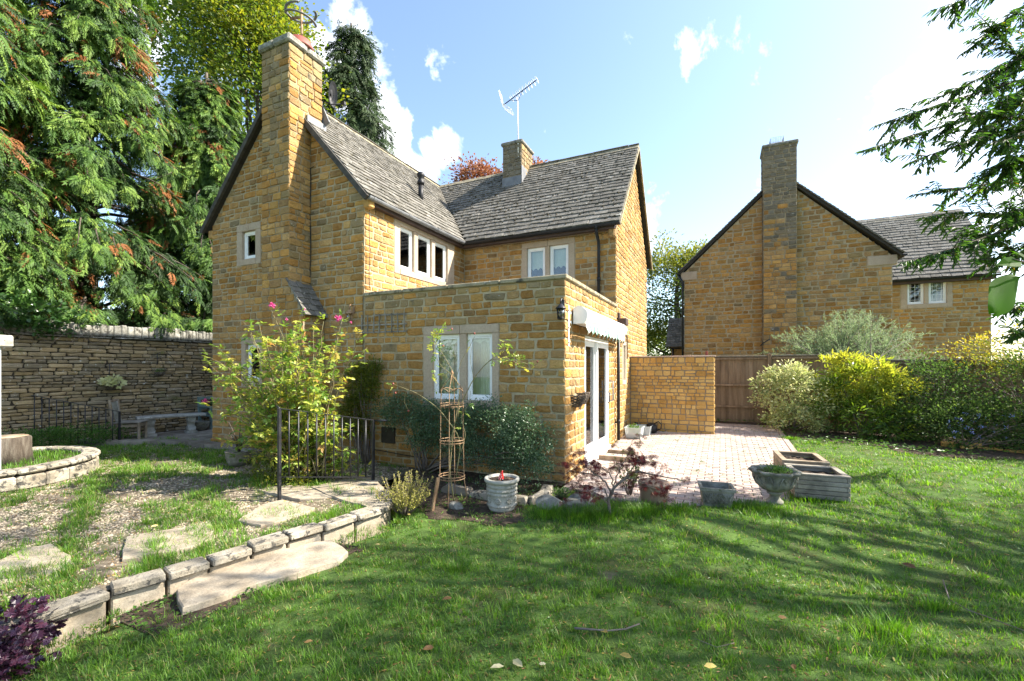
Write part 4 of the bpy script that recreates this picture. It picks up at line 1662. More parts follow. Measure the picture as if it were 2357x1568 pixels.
slab_obj('stone_step', 'long worn stone step below the terrace edging stones', 'step', pc(-.10, (403, 1358), (470, 1302), (600, 1268), (762, 1243), (803, 1268), (780, 1290), (600, 1340), (418, 1398)), -.10, .11, MAT['slab'], None, 1, 3)
slab_obj('paving_slab', 'stepping slab in the gravel at the left edge of the photo', 'slab', pc(.0, (-60, 1310), (0, 1291), (60, 1262), (118, 1253), (140, 1268), (176, 1300), (100, 1330), (0, 1348), (-60, 1352)), .012, .06, MAT['slab'], 'stepping slabs in the gravel', 1, 4)
slab_obj('paving_slab', 'middle pale stepping slab in the gravel', 'slab', pc(.0, (290, 1238), (380, 1222), (486, 1207), (492, 1240), (440, 1262), (280, 1290)), .012, .06, MAT['slab'], 'stepping slabs in the gravel', 1, 5)
slab_obj('paving_slab', 'shaded stepping slab between middle slab and railing post', 'slab', pc(.0, (545, 1200), (600, 1165), (650, 1152), (725, 1170), (690, 1190), (600, 1212)), .010, .06, MAT['slab'], 'stepping slabs in the gravel', 1, 6)
slab_obj('landing_slab', 'large pale landing slab beside the right end of the railing', 'slab', pc(.01, (712, 1122), (790, 1105), (862, 1098), (885, 1125), (890, 1158), (845, 1168), (780, 1150)), .02, .07, MAT['slab'], None, 1, 7)
slab_obj('landing_slab', 'flat pale slab behind the foot of the railing', 'slab', pc(.0, (588, 1128), (650, 1118), (715, 1120), (770, 1146), (690, 1150)), .008, .05, MAT['slab'], None, 1, 8)

# pebbles of the terrace
PEB = tpl([(.5, 0, 0), (.2, .42, 0), (-.4, .3, 0), (-.45, -.25, 0), (.1, -.45, 0), (.15, .05, .34), (-.2, -.05, .30)],
          [(0, 1, 5), (1, 2, 6, 5), (2, 3, 6), (3, 4, 5, 6), (4, 0, 5)])


def rotz(a):
    c, s = np.cos(a), np.sin(a)
    z, o = np.zeros_like(a), np.ones_like(a)
    return np.stack([np.stack([c, -s, z], -1), np.stack([s, c, z], -1), np.stack([z, z, o], -1)], -2)


def scatter_view(n, dmin, dmax, zfun, ok, power=2.0, xr=(-1.25, 1.25)):
    """ground points denser near the viewer (density falls with distance^power)"""
    u = rng.random(n)
    if power == 2.0:
        d = dmin * (dmax / dmin) ** u
    else:
        e = 2 - power
        d = (dmin ** e + u * (dmax ** e - dmin ** e)) ** (1 / e)
    t = rng.uniform(xr[0], xr[1], n) * d
    x = CAM[0] + FWD[0] * d + RGT[0] * t
    y = CAM[1] + FWD[1] * d + RGT[1] * t
    k = ok(x, y)
    x, y, d = x[k], y[k], d[k]
    return x, y, zfun(x, y), d


def in_terr(x, y):
    return (x < edge_x(y) - .16) & (y < -.05) & (x > -11.2)


x, y, z, d = scatter_view(60000, 2.6, 11, terz, in_terr, 1.6, (-1.3, 0))
pn = np.sin(x * 2.1 + 1.2) * np.sin(y * 2.6 + x) + rng.normal(0, .5, len(x))
kk = pn > -.35
x, y, z, d = x[kk], y[kk], z[kk], d[kk]
n = len(x)
s = rng.uniform(.010, .026, n) * (1 + .04 * d)
mb = MB()
mb.stamp(PEB, np.stack([x, y, z], 1), rotz(rng.uniform(0, 6.28, n)), np.stack([s * rng.uniform(.8, 1.3, n), s, s * rng.uniform(.6, 1.2, n)], 1), rng.random(n))
mb.build('gravel', MAT['pebble'], kind='stuff')

# ------------------------------------------------------------------ patio wall
pwt = thing('patio_wall', 'clean golden stone wall at the back of the brick patio', 'wall', (1.0, 5.15, .1))
q = MB()
q.span((.0, 5.10, -.1), (1.92, 5.32, 1.955))
pcore = q.build('wall_core', MAT['mortar_d'], pwt)
it = Items('stone', BLOCK_T, 'wall_stones', 299)
Fp = Face((0, 5.10, 0), (1, 0, 0), (0, -1, 0))
r_ = np.random.default_rng(8)
zc = .10
lv = [.10]
while zc < 1.93:
    zc += r_.choice([.075, .10, .14], p=[.3, .25, .45])
    lv.append(zc)
lv = np.array(lv)
lv = .10 + (lv - .10) * (1.945 - .10) / (lv[-1] - .10)
for i, (a, b) in enumerate(zip(lv[:-1], lv[1:])):
    coursed(it, Fp, a, b, lambda p, q_: (.02, 1.935), hr=(b - a, b - a + .001), lr=(.13, .36) if b - a > .1 else (.12, .34), depth=(.012, .018), gap=.013, mat=MAT['cleanstone'], parent=pcore, seed=60 + i)
coursed(it, Face((1.92, 5.1, 0), (0, 1, 0), (1, 0, 0)), .1, 1.945, lambda a, b: (0, .22), hr=(.09, .13), lr=(.1, .22), mat=MAT['cleanstone'], parent=pcore, seed=90)
it.emit()
for i in range(4):
    q = MB()
    q.span((-.0 + i * .49 + .003, 5.07, 1.955), (.49 + i * .49 - .003, 5.35, 1.98), bev=.006)
    q.build('coping_tile', MAT['brick'], pwt)
q = MB()
q.span((1.72, 5.6, 1.2), (1.78, 5.66, 2.10), bev=.004)
tag(q.build('red_post', MAT['redoxide'], at=(1.75, 5.63, .2)), 'short red brown post standing up behind the patio wall', 'post')

# ------------------------------------------------------------------ garden boundary wall (dry stone)
gw = thing('drystone_wall', 'tall grey dry stone garden wall with upright coping stones', 'wall', (-11.3, 0, 0))
q = MB()
q.span((-11.85, -7, -.3), (-11.275, 9, 2.46))
gcore = q.build('wall_core', MAT['cavity'], gw)
it = Items('stone', DRY_T, 'wall_stones')
Fg = Face((-11.27, 0, 0), (0, 1, 0), (1, 0, 0))
coursed(it, Fg, -.15, 2.38, lambda a, b: (-4.2, 5.0), hr=(.055, .105), lr=(.13, .42), depth=(.018, .05), gap=.010, mat=MAT['drystone'], parent=gcore, seed=71)
it.emit()
q = Items('ledge_stone', DRY_T, 'ledge_stones', 60)
coursed(q, Face((-11.23, 0, 0), (0, 1, 0), (1, 0, 0)), 2.385, 2.44, lambda a, b: (-4.2, 5.0), hr=(.05, .055), lr=(.3, .55), depth=(.03, .06), mat=MAT['cope'], parent=gcore, seed=72)
q.emit()
y = -4.2
while y < 5:
    w = random.uniform(.10, .2) if y < .8 else random.uniform(.05, .11)
    h = random.uniform(.24, .31) if y < .8 else random.uniform(.22, .28)
    q = MB()
    lean = random.uniform(-.06, .06)
    R = Matrix.Rotation(lean, 3, 'X')
    q.box((-11.38, y + w / 2, 2.44 + h / 2), (.36, w - .008, h), np.array(R), random.random(), bev=.02)
    q.build('cope_stone', MAT['cope'], gw)
    y += w
q = MB()
q.span((-11.7, -7, 2.4), (-11.5, 9, 2.62))
q.build('cope_core', MAT['cope'], gw)

# hanging baskets on that wall
for (px, py, lab, pl) in ((258, 885, 'round hanging basket with variegated leaves on the dry stone wall', True), (368, 858, 'small dark empty hanging basket on the dry stone wall', False)):
    t_ = (-11.1 - CAM[0]) / (FWD + RGT * (px - CXP) / FPX)[0]
    p = CAM + (FWD + RGT * (px - CXP) / FPX + np.array([0, 0, 1.0]) * (HOR - py) / FPX) * t_
    hb = thing('hanging_basket', lab, 'hanging basket', p + np.array([0, 0, -.12]), None)
    q = MB()
    s = 1.0 if pl else .75
    q.lathe([(.001, -.14 * s), (.08 * s, -.12 * s), (.14 * s, -.05 * s), (.165 * s, .02 * s), (.15 * s, .02 * s), (.001, .0)], 14, p)
    q.build('basket_bowl', MAT['bark'], hb)
    q = MB()
    q.tube([p + np.array([-.12, 0, .5]), p + np.array([.02, 0, .52]), p + np.array([.0, .0, .46])], .008, 5)
    q.tube([p + np.array([0, 0, .46]), p + np.array([.12, .08, .0])], .003, 4)
    q.tube([p + np.array([0, 0, .46]), p + np.array([0, -.15, .0])], .003, 4)
    q.tube([p + np.array([-.12, 0, .5]), p + np.array([-.12, 0, .2])], .008, 5)
    q.build('hook', MAT['blackiron'], hb)
    hb['_p'] = 0
    if pl:
        BASKET_P = p
    else:
        BASKET_Q = p
for o_ in COL.objects:
    if '_p' in o_:
        del o_['_p']

# ------------------------------------------------------------------ flagged yard behind the terrace, its kerb
fy = thing('flagstone_yard', 'worn brown flagstones between the garden wall and the house gable', 'paving', (-9.8, .8, 0))
del fy['category'], fy['label']
fy['kind'] = 'structure'
x = -11.2
r_ = np.random.default_rng(5)
while x < -8.36:
    w = r_.uniform(.4, .7)
    x2 = min(x + w, -8.3)
    if -8.3 - x2 < .25:
        x2 = -8.3
    y = -.9 + (x + 11.2) * .28
    while y < 6:
        L = r_.uniform(.35, .7)
        q = MB()
        q.box(((x + x2) / 2, y + L / 2, -.02 + r_.uniform(-.006, .006)), (x2 - x - .02, L - .02, .06), None, r_.random(), bev=.012)
        q.build('flagstone', MAT['flag'], fy)
        y += L
    x = x2
kb = thing('yard_kerb', 'low stone kerb between the grassy gravel and the flagstone yard', 'kerb', (-9.5, -.7, 0))
kp = [(-11.1, -1.25), (-10.3, -1.02), (-9.4, -.62), (-8.6, -.30), (-7.9, -.30), (-6.9, -.32), (-6.1, -.55)]
for a, b in zip(kp[:-1], kp[1:]):
    a, b = np.array(a), np.array(b)
    q = MB()
    q.bar((a[0], a[1], .0), (b[0] - .02, b[1], .0), .28, .14, random.random())
    q.build('kerb_stone', MAT['flag'], kb)

# ------------------------------------------------------------------ fence
FY = 7.25
fe = thing('wooden_fence', 'brown closeboard wooden fence behind the shrubs', 'fence', (6, FY, .2))
xx = 1.3
secs = [(1.3, 3.17, 1.99), (3.27, 5.1, 2.0), (5.2, 7.05, 1.86), (7.15, 9.0, 1.84), (9.1, 11.6, 1.84)]
for (a, b, zt) in secs:
    x = a
    while x < b - .02:
        w = .098
        q = MB()
        q.box((x + w / 2, FY, (zt + .12) / 2), (w - .001, .014 + .010, zt - .12), np.array(Matrix.Rotation(.10, 3, 'Z')), random.random())
        q.build('board', MAT['wood'], fe)
        x += w - .002
    for zz in (.62, 1.20, zt - .08):
        q = MB()
        q.span((a, FY - .075, zz), (b, FY - .012, zz + .05), bev=.004)
        q.build('rail', MAT['wood'], fe)
    q = MB()
    q.span((a, FY - .05, zt), (b, FY + .03, zt + .03), bev=.004)
    q.build('capping_rail', MAT['woodg'], fe)
for px_ in (1.25, 3.22, 5.15, 7.10, 9.05):
    q = MB()
    q.span((px_ - .045, FY - .07, 0), (px_ + .045, FY + .03, 2.06 if px_ < 5 else 1.98), bev=.006)
    q.build('post', MAT['wood'], fe)

# ------------------------------------------------------------------ neighbouring house
nb = thing('neighbour_house', 'ochre stone neighbouring house with tall central gable chimney behind the fence', 'house', (5, 12, 0))
YN = 11.0
NX0, NX1 = .86, 6.80
NAx, NEz = 3.86, 5.08
NK = (8.02 - NEz) / (NAx - NX0 + .12)
Fn = Face((0, YN, 0), (1, 0, 0), (0, -1, 0))
nw = sheet(Fn, NX0, NX1, -.3, 5.12, [], (NAx, 8.0), name='gable_wall', mat=MAT['mortar'], parent=nb)
it = Items('stone', STONES_T, 'stone_facing')


def ext_n(a, b):
    if b <= 5.15:
        return (NX0, NX1)
    hw = (8.0 - b) / NK
    return (NAx - hw, NAx + hw) if hw > .1 else None


nch = (3.34, 4.28)
coursed(it, Fn, 1.0, 7.8, ext_n, [(nch[0], nch[1], 1.0, 7.8), (NX0 - .1, NX0 + .42, 4.86, 5.14), (NX1 - .62, NX1 + .1, 4.80, 5.12)], mat=MAT['stone'], parent=nw, seed=81, hr=(.105, .185), lr=(.18, .44), gap=.034, wmat=MAT['stone_w'], wprob=lambda z, u: .06)
for (a, b) in ((NX0 - .12, NX0 + .42), (NX1 - .62, NX1 + .12)):
    q = MB()
    Fn.box(q, a, b, 4.84, 5.14, -.1, .03, .02)
    q.build('kneeler', MAT['dressed'], nb)
q = MB()
q.span((nch[0], YN - .35, -.3), (nch[1], YN + .5, 8.95))
nc = q.build('chimney', MAT['mortar_c'], nb)
coursed(it, Face((0, YN - .35, 0), (1, 0, 0), (0, -1, 0)), 1.0, 8.95, lambda a, b: (nch[0], nch[1]), mat=MAT['stone'], parent=nc, seed=83, hr=(.105, .17), lr=(.16, .4), gap=.020, wmat=MAT['stone_g'], wprob=lambda z, u: float(min(1, max(.10, (z - 4.0) * .3 + .25 * math.sin(u * 5)))))
coursed(it, Face((nch[0], YN, 0), (0, 1, 0), (-1, 0, 0)), 1.0, 8.95, lambda a, b: (-.35, .5) if b > 7.6 else (-.35, 0), mat=MAT['stone_g'], parent=nc, seed=84, hr=(.105, .17), lr=(.16, .4))
q = MB()
q.span((nch[0] - .05, YN - .40, 8.95), (nch[1] + .05, YN + .55, 9.06), bev=.03)
q.build('chimney_cap', MAT['cope'], nc)
q = MB()
gx0, gx1, gy0, gy1 = nch[0] + .22, nch[0] + .60, YN - .1, YN + .3
for f in np.linspace(0, 1, 9):
    for yy in (gy0, gy1):
        q.tube([(gx0 + (gx1 - gx0) * f, yy, 9.05), (gx0 + (gx1 - gx0) * f + .0, yy, 9.36)], .004, 4)
        q.tube([(gx0, yy, 9.05 + .31 * f), (gx1, yy, 9.05 + .31 * f)], .004, 4)
    for xx_ in (gx0, gx1):
        q.tube([(xx_, gy0 + (gy1 - gy0) * f, 9.05), (xx_, gy0 + (gy1 - gy0) * f, 9.36)], .004, 4)
        q.tube([(xx_, gy0, 9.05 + .31 * f), (xx_, gy1, 9.05 + .31 * f)], .004, 4)
q.build('wire_cage', MAT['lead'], nc)
# wing
YW = 14.0
WX0, WX1 = 6.8, 10.22
Fw = Face((0, YW, 0), (1, 0, 0), (0, -1, 0))
nww = sheet(Fw, WX0, WX1, -.3, 5.05, [(7.86, 9.24, 3.78, 4.98)], name='wing_wall', mat=MAT['mortar'], parent=nb)
coursed(it, Fw, 1.0, 5.0, lambda a, b: (WX0, WX1), [(7.86, 9.24, 3.78, 4.98)], mat=MAT['stone'], parent=nww, seed=85, hr=(.11, .18), lr=(.20, .46), gap=.034)
window(nb, Fw, (7.86, 9.24, 3.78, 4.98), [(8.04, 8.50), (8.62, 9.10)], 3.93, 4.83, 'half', leaded=True)
sheet(Face((WX1, 0, 0), (0, 1, 0), (1, 0, 0)), YW, YW + 4.6, -.3, 5.05, [], (YW + 2.3, 7.5), name='wing_wall', mat=MAT['mortar'], parent=nb)
sheet(Face((NX1, 0, 0), (0, 1, 0), (1, 0, 0)), YN, YW, -.3, 5.05, [], name='side_wall', mat=MAT['mortar'], parent=nb)
sheet(Face((NX0, 0, 0), (0, 1, 0), (-1, 0, 0)), YN, YW + 6, -.3, 5.05, [], name='side_wall', mat=MAT['mortar'], parent=nb)
sheet(Face((0, YW + 4.6, 0), (1, 0, 0), (0, 1, 0)), NX0, WX1, -.3, 5.05, [], name='back_wall', mat=MAT['mortar'], parent=nb)
it.emit()
# roofs
q = MB()
ex_ = NAx - NX0 + .16
RZn = 8.12
ezn = RZn - NK * ex_
for sg in (-1, 1):
    x1_ = NAx + sg * (ex_ if sg < 0 else NX1 - NAx + .22)
    z1_ = RZn - NK * abs(x1_ - NAx)
    q.add([(NAx, YN - .12, RZn), (x1_, YN - .12, z1_), (x1_, YW + 5, z1_), (NAx, YW + 5, RZn), (NAx, YN - .12, RZn - .1), (x1_, YN - .12, z1_ - .1), (x1_, YW + 5, z1_ - .1), (NAx, YW + 5, RZn - .1)],
          [(0, 1, 2, 3), (4, 7, 6, 5), (0, 4, 5, 1), (1, 5, 6, 2)])
nr = q.build('main_roof', MAT['deck'], nb)
it = Items('verge_slate', SLATE_T, 'verge_slates', 200)
ss_ = math.hypot(1, NK)
for sg in (-1, 1):
    L = (ex_ if sg < 0 else NX1 - NAx + .22)
    slates(it, (NAx + sg * L, YN - .0, RZn - NK * L), (0, 1, 0), np.array([-sg, 0, NK]) / ss_, np.array([sg * NK, 0, 1]) / ss_, lambda a, b: (-.16, .3), L * ss_, .16, .12, (.4, .5), MAT['tile'], nr, 86)
it.emit()
q = MB()
YR = YW + 2.3
WE = 2.5
wk = 1.13
wz = 7.62
q.add([(NAx, YR, wz), (WX1 + .12, YR, wz), (WX1 + .12, YR - WE, wz - wk * WE), (NX1 + .2 - .8, YR - WE, wz - wk * WE)], [(0, 1, 2, 3)])
q.add([(NAx, YR, wz), (WX1 + .12, YR, wz), (WX1 + .12, YR + WE, wz - wk * WE), (NX1 - .6, YR + WE, wz - wk * WE)], [(0, 1, 2, 3)])
nr2 = q.build('wing_roof', MAT['deck'], nb)
it = Items('roof_slate', SLATE_T, 'roof_slates', 299)
sk = math.hypot(1, wk)


def ext_nw(a, b):
    zz = wz - wk * WE + a / sk * wk
    x_on = NAx + (RZn - zz) / NK
    return (x_on, WX1 + .14)


slates(it, (0, YR - WE - .02, wz - wk * WE), (1, 0, 0), np.array([0, 1, wk]) / sk, np.array([0, -wk, 1]) / sk, ext_nw, WE * sk, .2, .14, (.2, .4), MAT['tile'], nr2, 87)
it.emit()
x = WX1 + .14
while x > 4.2:
    q = MB()
    q.add([(x - .004, YR - .13, wz - .06), (x - .004, YR, wz + .07), (x - .004, YR + .13, wz - .06), (x - .45, YR - .13, wz - .06), (x - .45, YR, wz + .075), (x - .45, YR + .13, wz - .06)],
          [(0, 1, 4, 3), (1, 2, 5, 4), (0, 2, 1), (3, 4, 5), (0, 3, 5, 2)])
    q.build('ridge_stone', MAT['coping'], nr2)
    x -= .45
q = MB()
half_gutter(q, (NX1 + .0, YR - WE - .07, wz - wk * WE - .03), (WX1 + .12, YR - WE - .07, wz - wk * WE - .03), .06)
half_gutter(q, (NAx - ex_ - .05, YN - .14, ezn - .03), (NAx - ex_ - .05, YN + 5, ezn - .03), .06)
half_gutter(q, (NX1 + .27, YN - .14, RZn - NK * (NX1 - NAx + .22) - .03), (NX1 + .27, YN + 2, RZn - NK * (NX1 - NAx + .22) - .03), .06)
q.tube([(NAx - ex_ - .03, YN - .05, ezn - .1), (NX0 - .05, YN - .05, ezn - .35), (NX0 - .05, YN - .05, .1)], .035, 8)
q.build('gutter', MAT['black'], nb)
q = MB()
q.span((WX0, YR - WE, wz - wk * WE - .16), (WX1 + .05, YW + .02, wz - wk * WE - .04))
q.build('fascia', MAT['fasciaw'], nb)
q = MB()
q.tube([(3.25, YN - .42, 2.42), (3.32, YN - .36, 2.50), (3.5, YN - .52, 2.62)], .02, 6)
q.build('vent_pipe', MAT['blackiron'], nb)

# outbuilding left of it
ob = thing('outbuilding', 'small outbuilding with steep grey slate roof left of the neighbouring house', 'outbuilding', (0.6, 13.8, 0))
q = MB()
q.span((.22, 13.0, -.3), (1.6, 15, 2.55))
q.build('wall', MAT['stone'], ob)
q = MB()
q.add([(.05, 12.85, 2.55), (1.7, 12.85, 2.55), (1.7, 14.0, 3.78), (.05, 14.0, 3.78), (.05, 15.2, 2.55), (1.7, 15.2, 2.55)], [(0, 1, 2, 3), (3, 2, 5, 4), (0, 3, 4)])
o2 = q.build('roof', MAT['deck'], ob)
it = Items('roof_slate', SLATE_T, 'roof_slates', 200)
kk_ = math.hypot(1.15, 1.23)
slates(it, (0, 12.82, 2.53), (1, 0, 0), np.array([0, 1.15, 1.23]) / kk_, np.array([0, -1.23, 1.15]) / kk_, lambda a, b: (.03, 1.7), kk_, .15, .11, (.16, .3), MAT['tile'], o2, 88)
it.emit()
q = MB()
half_gutter(q, (.05, 12.77, 2.5), (1.7, 12.77, 2.5), .055)
q.tube([(.30, 12.9, 2.5), (.30, 12.9, .1)], .035, 8)
q.build('gutter', MAT['black'], ob)


# ------------------------------------------------------------------ railings
def railing(T, a, b, h, nb_, low, ends=(True, True), botz=None):
    a, b = np.asarray(a, float), np.asarray(b, float)
    ta, tb_ = a + (0, 0, h[0]), b + (0, 0, h[1])
    d = (b - a) / np.linalg.norm(b - a)
    for (base, top) in ((a - (0, 0, .05), ta), (b - (0, 0, .25), tb_)):
        q = MB()
        q.bar(base, top, .035, .035)
        q.build('post', MAT['blackiron'], T)
    q = MB()
    q.bar(ta - d * .02 + (0, 0, .004), tb_ + d * .02 + (0, 0, .004), .032, .010)
    q.build('handrail', MAT['blackiron'], T)
    la, lb = a + (0, 0, low[0]), b + (0, 0, low[1])
    q = MB()
    q.bar(la, lb, .03, .010)
    q.build('bottom_rail', MAT['blackiron'], T)
    for i in range(1, nb_ + 1):
        f = i / (nb_ + 1)
        q = MB()
        q.tube([la + (lb - la) * f, ta + (tb_ - ta) * f], .0095, 6)
        q.build('baluster', MAT['blackiron'], T)


a = P(643, 1148, 0)
b = P(859, 1108, 0)
T = thing('iron_railing', 'black iron railing in front of the yellow green rose bush', 'railing', a)
sc_a = FPX / ((a - CAM) @ FWD)
sc_b = FPX / ((b - CAM) @ FWD)
railing(T, a, b, ((1148 - 940) / sc_a, (1108 - 968) / sc_b), 10, ((1148 - 1098) / sc_a, (1108 - 1098) / sc_b))
q = MB()
q.tube([b + (0, 0, (1108 - 968) / sc_b), b + np.array([.12, .05, (1108 - 968) / sc_b + .0]), b + np.array([.2, .08, (1108 - 968) / sc_b - .0])], .014, 6)
q.tube([a + (0, 0, 1.172), a + np.array([-.22, .12, 1.19])], .012, 6)
q.build('rail_end', MAT['blackiron'], T)
a = P(62, 1030, 0)
b = P(275, 1020, 0)
T = thing('iron_railing', 'black iron railing in front of the dry stone wall at the left', 'railing', a)
railing(T, a, b, (1.13, .70), 12, (.03, .03))
q = MB()
q.bar(a + (0, 0, 1.13), a + np.array([-.8, -1.4, 1.35]), .03, .010)
q.build('handrail', MAT['blackiron'], T)

# ------------------------------------------------------------------ far left: post, stump, round planter
p = PD(-14, 1005, 6.2)
T = thing('painted_post', 'peeling pale blue post with stone cap at the left edge', 'post', (p[0], p[1], 0))
q = MB()
q.box((p[0], p[1], .95), (.10, .10, 2.1), np.array(Matrix.Rotation(YAW, 3, 'Z')), bev=.008)
q.build('post', MAT['bluewhite'], T)
q = MB()
q.box((p[0] - .06, p[1] - .02, 2.07), (.36, .30, .17), np.array(Matrix.Rotation(YAW, 3, 'Z')), bev=.02)
q.build('cap', MAT['concrete'], T)
pcx, pcy, pr_ = -8.15, -3.55, 1.32
T = thing('round_planter', 'low round whitewashed stone planter wall with grass at the left', 'planter', (pcx, pcy, 0))
for i in range(26):
    an0, an1 = 2 * PI * i / 26, 2 * PI * (i + 1) / 26
    am = (an0 + an1) / 2
    c = (pcx + (pr_ - .09) * math.cos(am), pcy + (pr_ - .09) * math.sin(am), .20)
    R = np.array(Matrix.Rotation(am, 3, 'Z'))
    for (zc, hh, ww) in ((.07, .2, .2), (.235, .08, .23)):
        q = MB()
        q.box((c[0], c[1], zc + random.uniform(-.006, .006)), (ww + random.uniform(-.01, .015), 2 * pr_ * math.sin(PI / 26) - .008, hh), R, random.random(), bev=.025)
        q.build('wall_stone', MAT['edging'], T)
q = MB()
q.lathe([(.001, .20), (pr_ - .15, .19), (pr_ - .15, .0)], 26, (pcx, pcy, 0))
q.build('soil', MAT['soil'], T)
p = P(18, 1068, .2)
T = thing('log_stump', 'sawn tree stump with flaking bark standing in the round planter', 'stump', (p[0] - .1, p[1], .19))
q = MB()
q.lathe([(.30, .0), (.29, .2), (.285, .40), (.27, .42)], 22, (p[0] - .12, p[1], .19), wob=lambda a_, z: 1 + .05 * math.sin(7 * a_) + .03 * math.sin(13 * a_ + z * 9))
q.build('bark', MAT['bark'], T)
q = MB()
q.lathe([(.255, .421), (.25, .432), (.001, .43)], 22, (p[0] - .12, p[1], .19), wob=lambda a_, z: 1 + .05 * math.sin(7 * a_))
q.build('cut_top', MAT['redoxide'] if False else MAT['woodlight'], T)

# ------------------------------------------------------------------ yard furniture
p = np.array([-10.45, -.62, 0])
T = thing('wooden_chair', 'weathered wooden chair with a tall pale back at the railing end', 'chair', p)


def LR(T, ang, org):
    R = np.array(Matrix.Rotation(ang, 3, 'Z'))
    org = np.asarray(org, float)

    def f(x, y, z):
        return org + R @ np.array([x, y, z])
    return R, f


R, f = LR(T, math.radians(48), p)      # local +x = the way the chair faces
for (x_, y_, top) in ((-.2, -.22, .95), (-.2, .22, .95), (.24, -.22, .42), (.24, .22, .42)):
    q = MB()
    q.bar(f(x_, y_, 0), f(x_ - (.1 if top > .5 else 0), y_, top), .04, .04)
    q.build('leg', MAT['woodlight'], T)
q = MB()
q.box(f(.03, 0, .43), (.52, .50, .03), R, bev=.01)
q.build('seat', MAT['woodg'], T)
q = MB()
for (a_, b_) in (((-.2, -.2, .36), (.24, -.2, .36)), ((-.2, .2, .36), (.24, .2, .36)), ((.24, -.2, .36), (.24, .2, .36))):
    q.bar(f(*a_), f(*b_), .02, .06)
q.build('apron', MAT['woodlight'], T)
q = MB()
q.bar(f(-.205, 0, .45), f(-.285, 0, .92), .24, .02)
q.build('backrest', MAT['concrete'], T)
q = MB()
q.bar(f(-.295, -.24, .93), f(-.295, .24, .93), .03, .06)
q.build('top_rail', MAT['woodlight'], T)

T = thing('stone_bench', 'curved stone garden bench on two scroll shaped legs', 'bench', (-10.35, .1, 0))
q = MB()
V, Fc = [], []
cA, cB = np.array([-10.70, -.38]), np.array([-10.25, .92])
k = 18
dd = (cB - cA) / np.linalg.norm(cB - cA)
nn = np.array([dd[1], -dd[0]])
rows = []
for i in range(k + 1):
    f_ = i / k
    c = cA + (cB - cA) * f_ - nn * .16 * (math.sin(PI * f_))
    w = .19 + .01 * math.sin(f_ * 9)
    for (s_, z_) in ((-w, .44), (w, .44), (w + .012, .47), (w - .01, .505), (-w + .01, .505), (-w - .012, .47)):
        V.append((c[0] + nn[0] * s_, c[1] + nn[1] * s_, z_))
for i in range(k):
    for j in range(6):
        j2 = (j + 1) % 6
        Fc.append((i * 6 + j, i * 6 + j2, (i + 1) * 6 + j2, (i + 1) * 6 + j))
Fc.append(tuple(range(6)))
Fc.append(tuple(k * 6 + j for j in range(6)))
q.add(V, Fc)
q.build('seat', MAT['concrete'], T)
for f_ in (.2, .8):
    c = cA + (cB - cA) * f_ - nn * .12 * math.sin(PI * f_)
    q = MB()
    ang = math.atan2(nn[1], nn[0])
    R, g_ = LR(T, ang, (c[0], c[1], 0))
    prof = []
    for j in range(25):
        t_ = j / 24
        z_ = .06 + .37 * t_
        xo = .115 + .055 * math.cos(2 * PI * t_) + .025 * math.sin(4 * PI * t_)
        prof.append((xo, z_))
    out_ = [(x_, z_) for x_, z_ in prof] + [(-x_, z_) for x_, z_ in prof[::-1]]
    m_ = len(out_)
    V = [g_(x_, y_, z_) for y_ in (-.075, .075) for x_, z_ in out_]
    q.add(V, [(i, (i + 1) % m_, m_ + (i + 1) % m_, m_ + i) for i in range(m_)] + [tuple(range(m_)), tuple(range(m_, 2 * m_))[::-1]])
    q.box(g_(0, 0, .03), (.36, .24, .07), R, bev=.012)
    for sx in (-1, 1):
        for (cx_, cz_, r0) in ((.10, .12, .055), (.105, .37, .045)):
            pts = []
            for j in range(30):
                an = j * .42
                rr = r0 * (1 - j / 34)
                pts.append(g_(sx * (cx_ + rr * math.cos(an)), -.08, cz_ + rr * math.sin(an)))
            q.tube(pts, .008, 5)
            pts = [p_ + R @ np.array([0, .16, 0]) for p_ in pts]
            q.tube(pts, .008, 5)
    q.build('leg', MAT['potcream'], T)

T = thing('stone_trough', 'small round stone tub between the stone bench and the green bench', 'tub', (-10.75, 1.15, 0))
q = MB()
q.lathe([(.12, 0), (.2, .1), (.23, .24), (.20, .25), (.17, .12), (.001, .11)], 18, (-10.62, 1.02, 0))
q.build('tub', MAT['concrete_d'], T)

T = thing('garden_bench', 'sage green wooden slatted bench against the dry stone wall', 'bench', (-10.8, 2.1, 0))
by0, by1 = 1.28, 2.70
for yy in (by0, by1):
    for (x_, z1_) in ((-11.05, .88), (-10.55, .62)):
        q = MB()
        q.bar((x_, yy, 0), (x_ - (.06 if z1_ > .7 else 0), yy, z1_), .05, .06)
        q.build('leg', MAT['greenwood'], T)
    q = MB()
    q.bar((-11.1, yy, .63), (-10.48, yy, .62), .07, .03)
    q.build('armrest', MAT['greenwood'], T)
    q = MB()
    q.bar((-11.05, yy, .16), (-10.55, yy, .16), .03, .04)
    q.bar((-11.05, yy, .38), (-10.55, yy, .38), .03, .05)
    q.build('side_rail', MAT['greenwood'], T)
for i in range(5):
    q = MB()
    q.bar((-10.56 - i * .115, by0, .43), (-10.56 - i * .115, by1, .43), .085, .02)
    q.build('seat_slat', MAT['greenwood'], T)
for z_ in (.58, .68, .84):
    q = MB()
    q.bar((-11.04 - (z_ - .4) * .12, by0, z_), (-11.04 - (z_ - .4) * .12, by1, z_), .02, .07)
    q.build('back_slat', MAT['greenwood'], T)
T = thing('black_trough', 'black plastic trough lying on the green bench seat', 'trough', (-10.8, 1.9, .44))
q = MB()
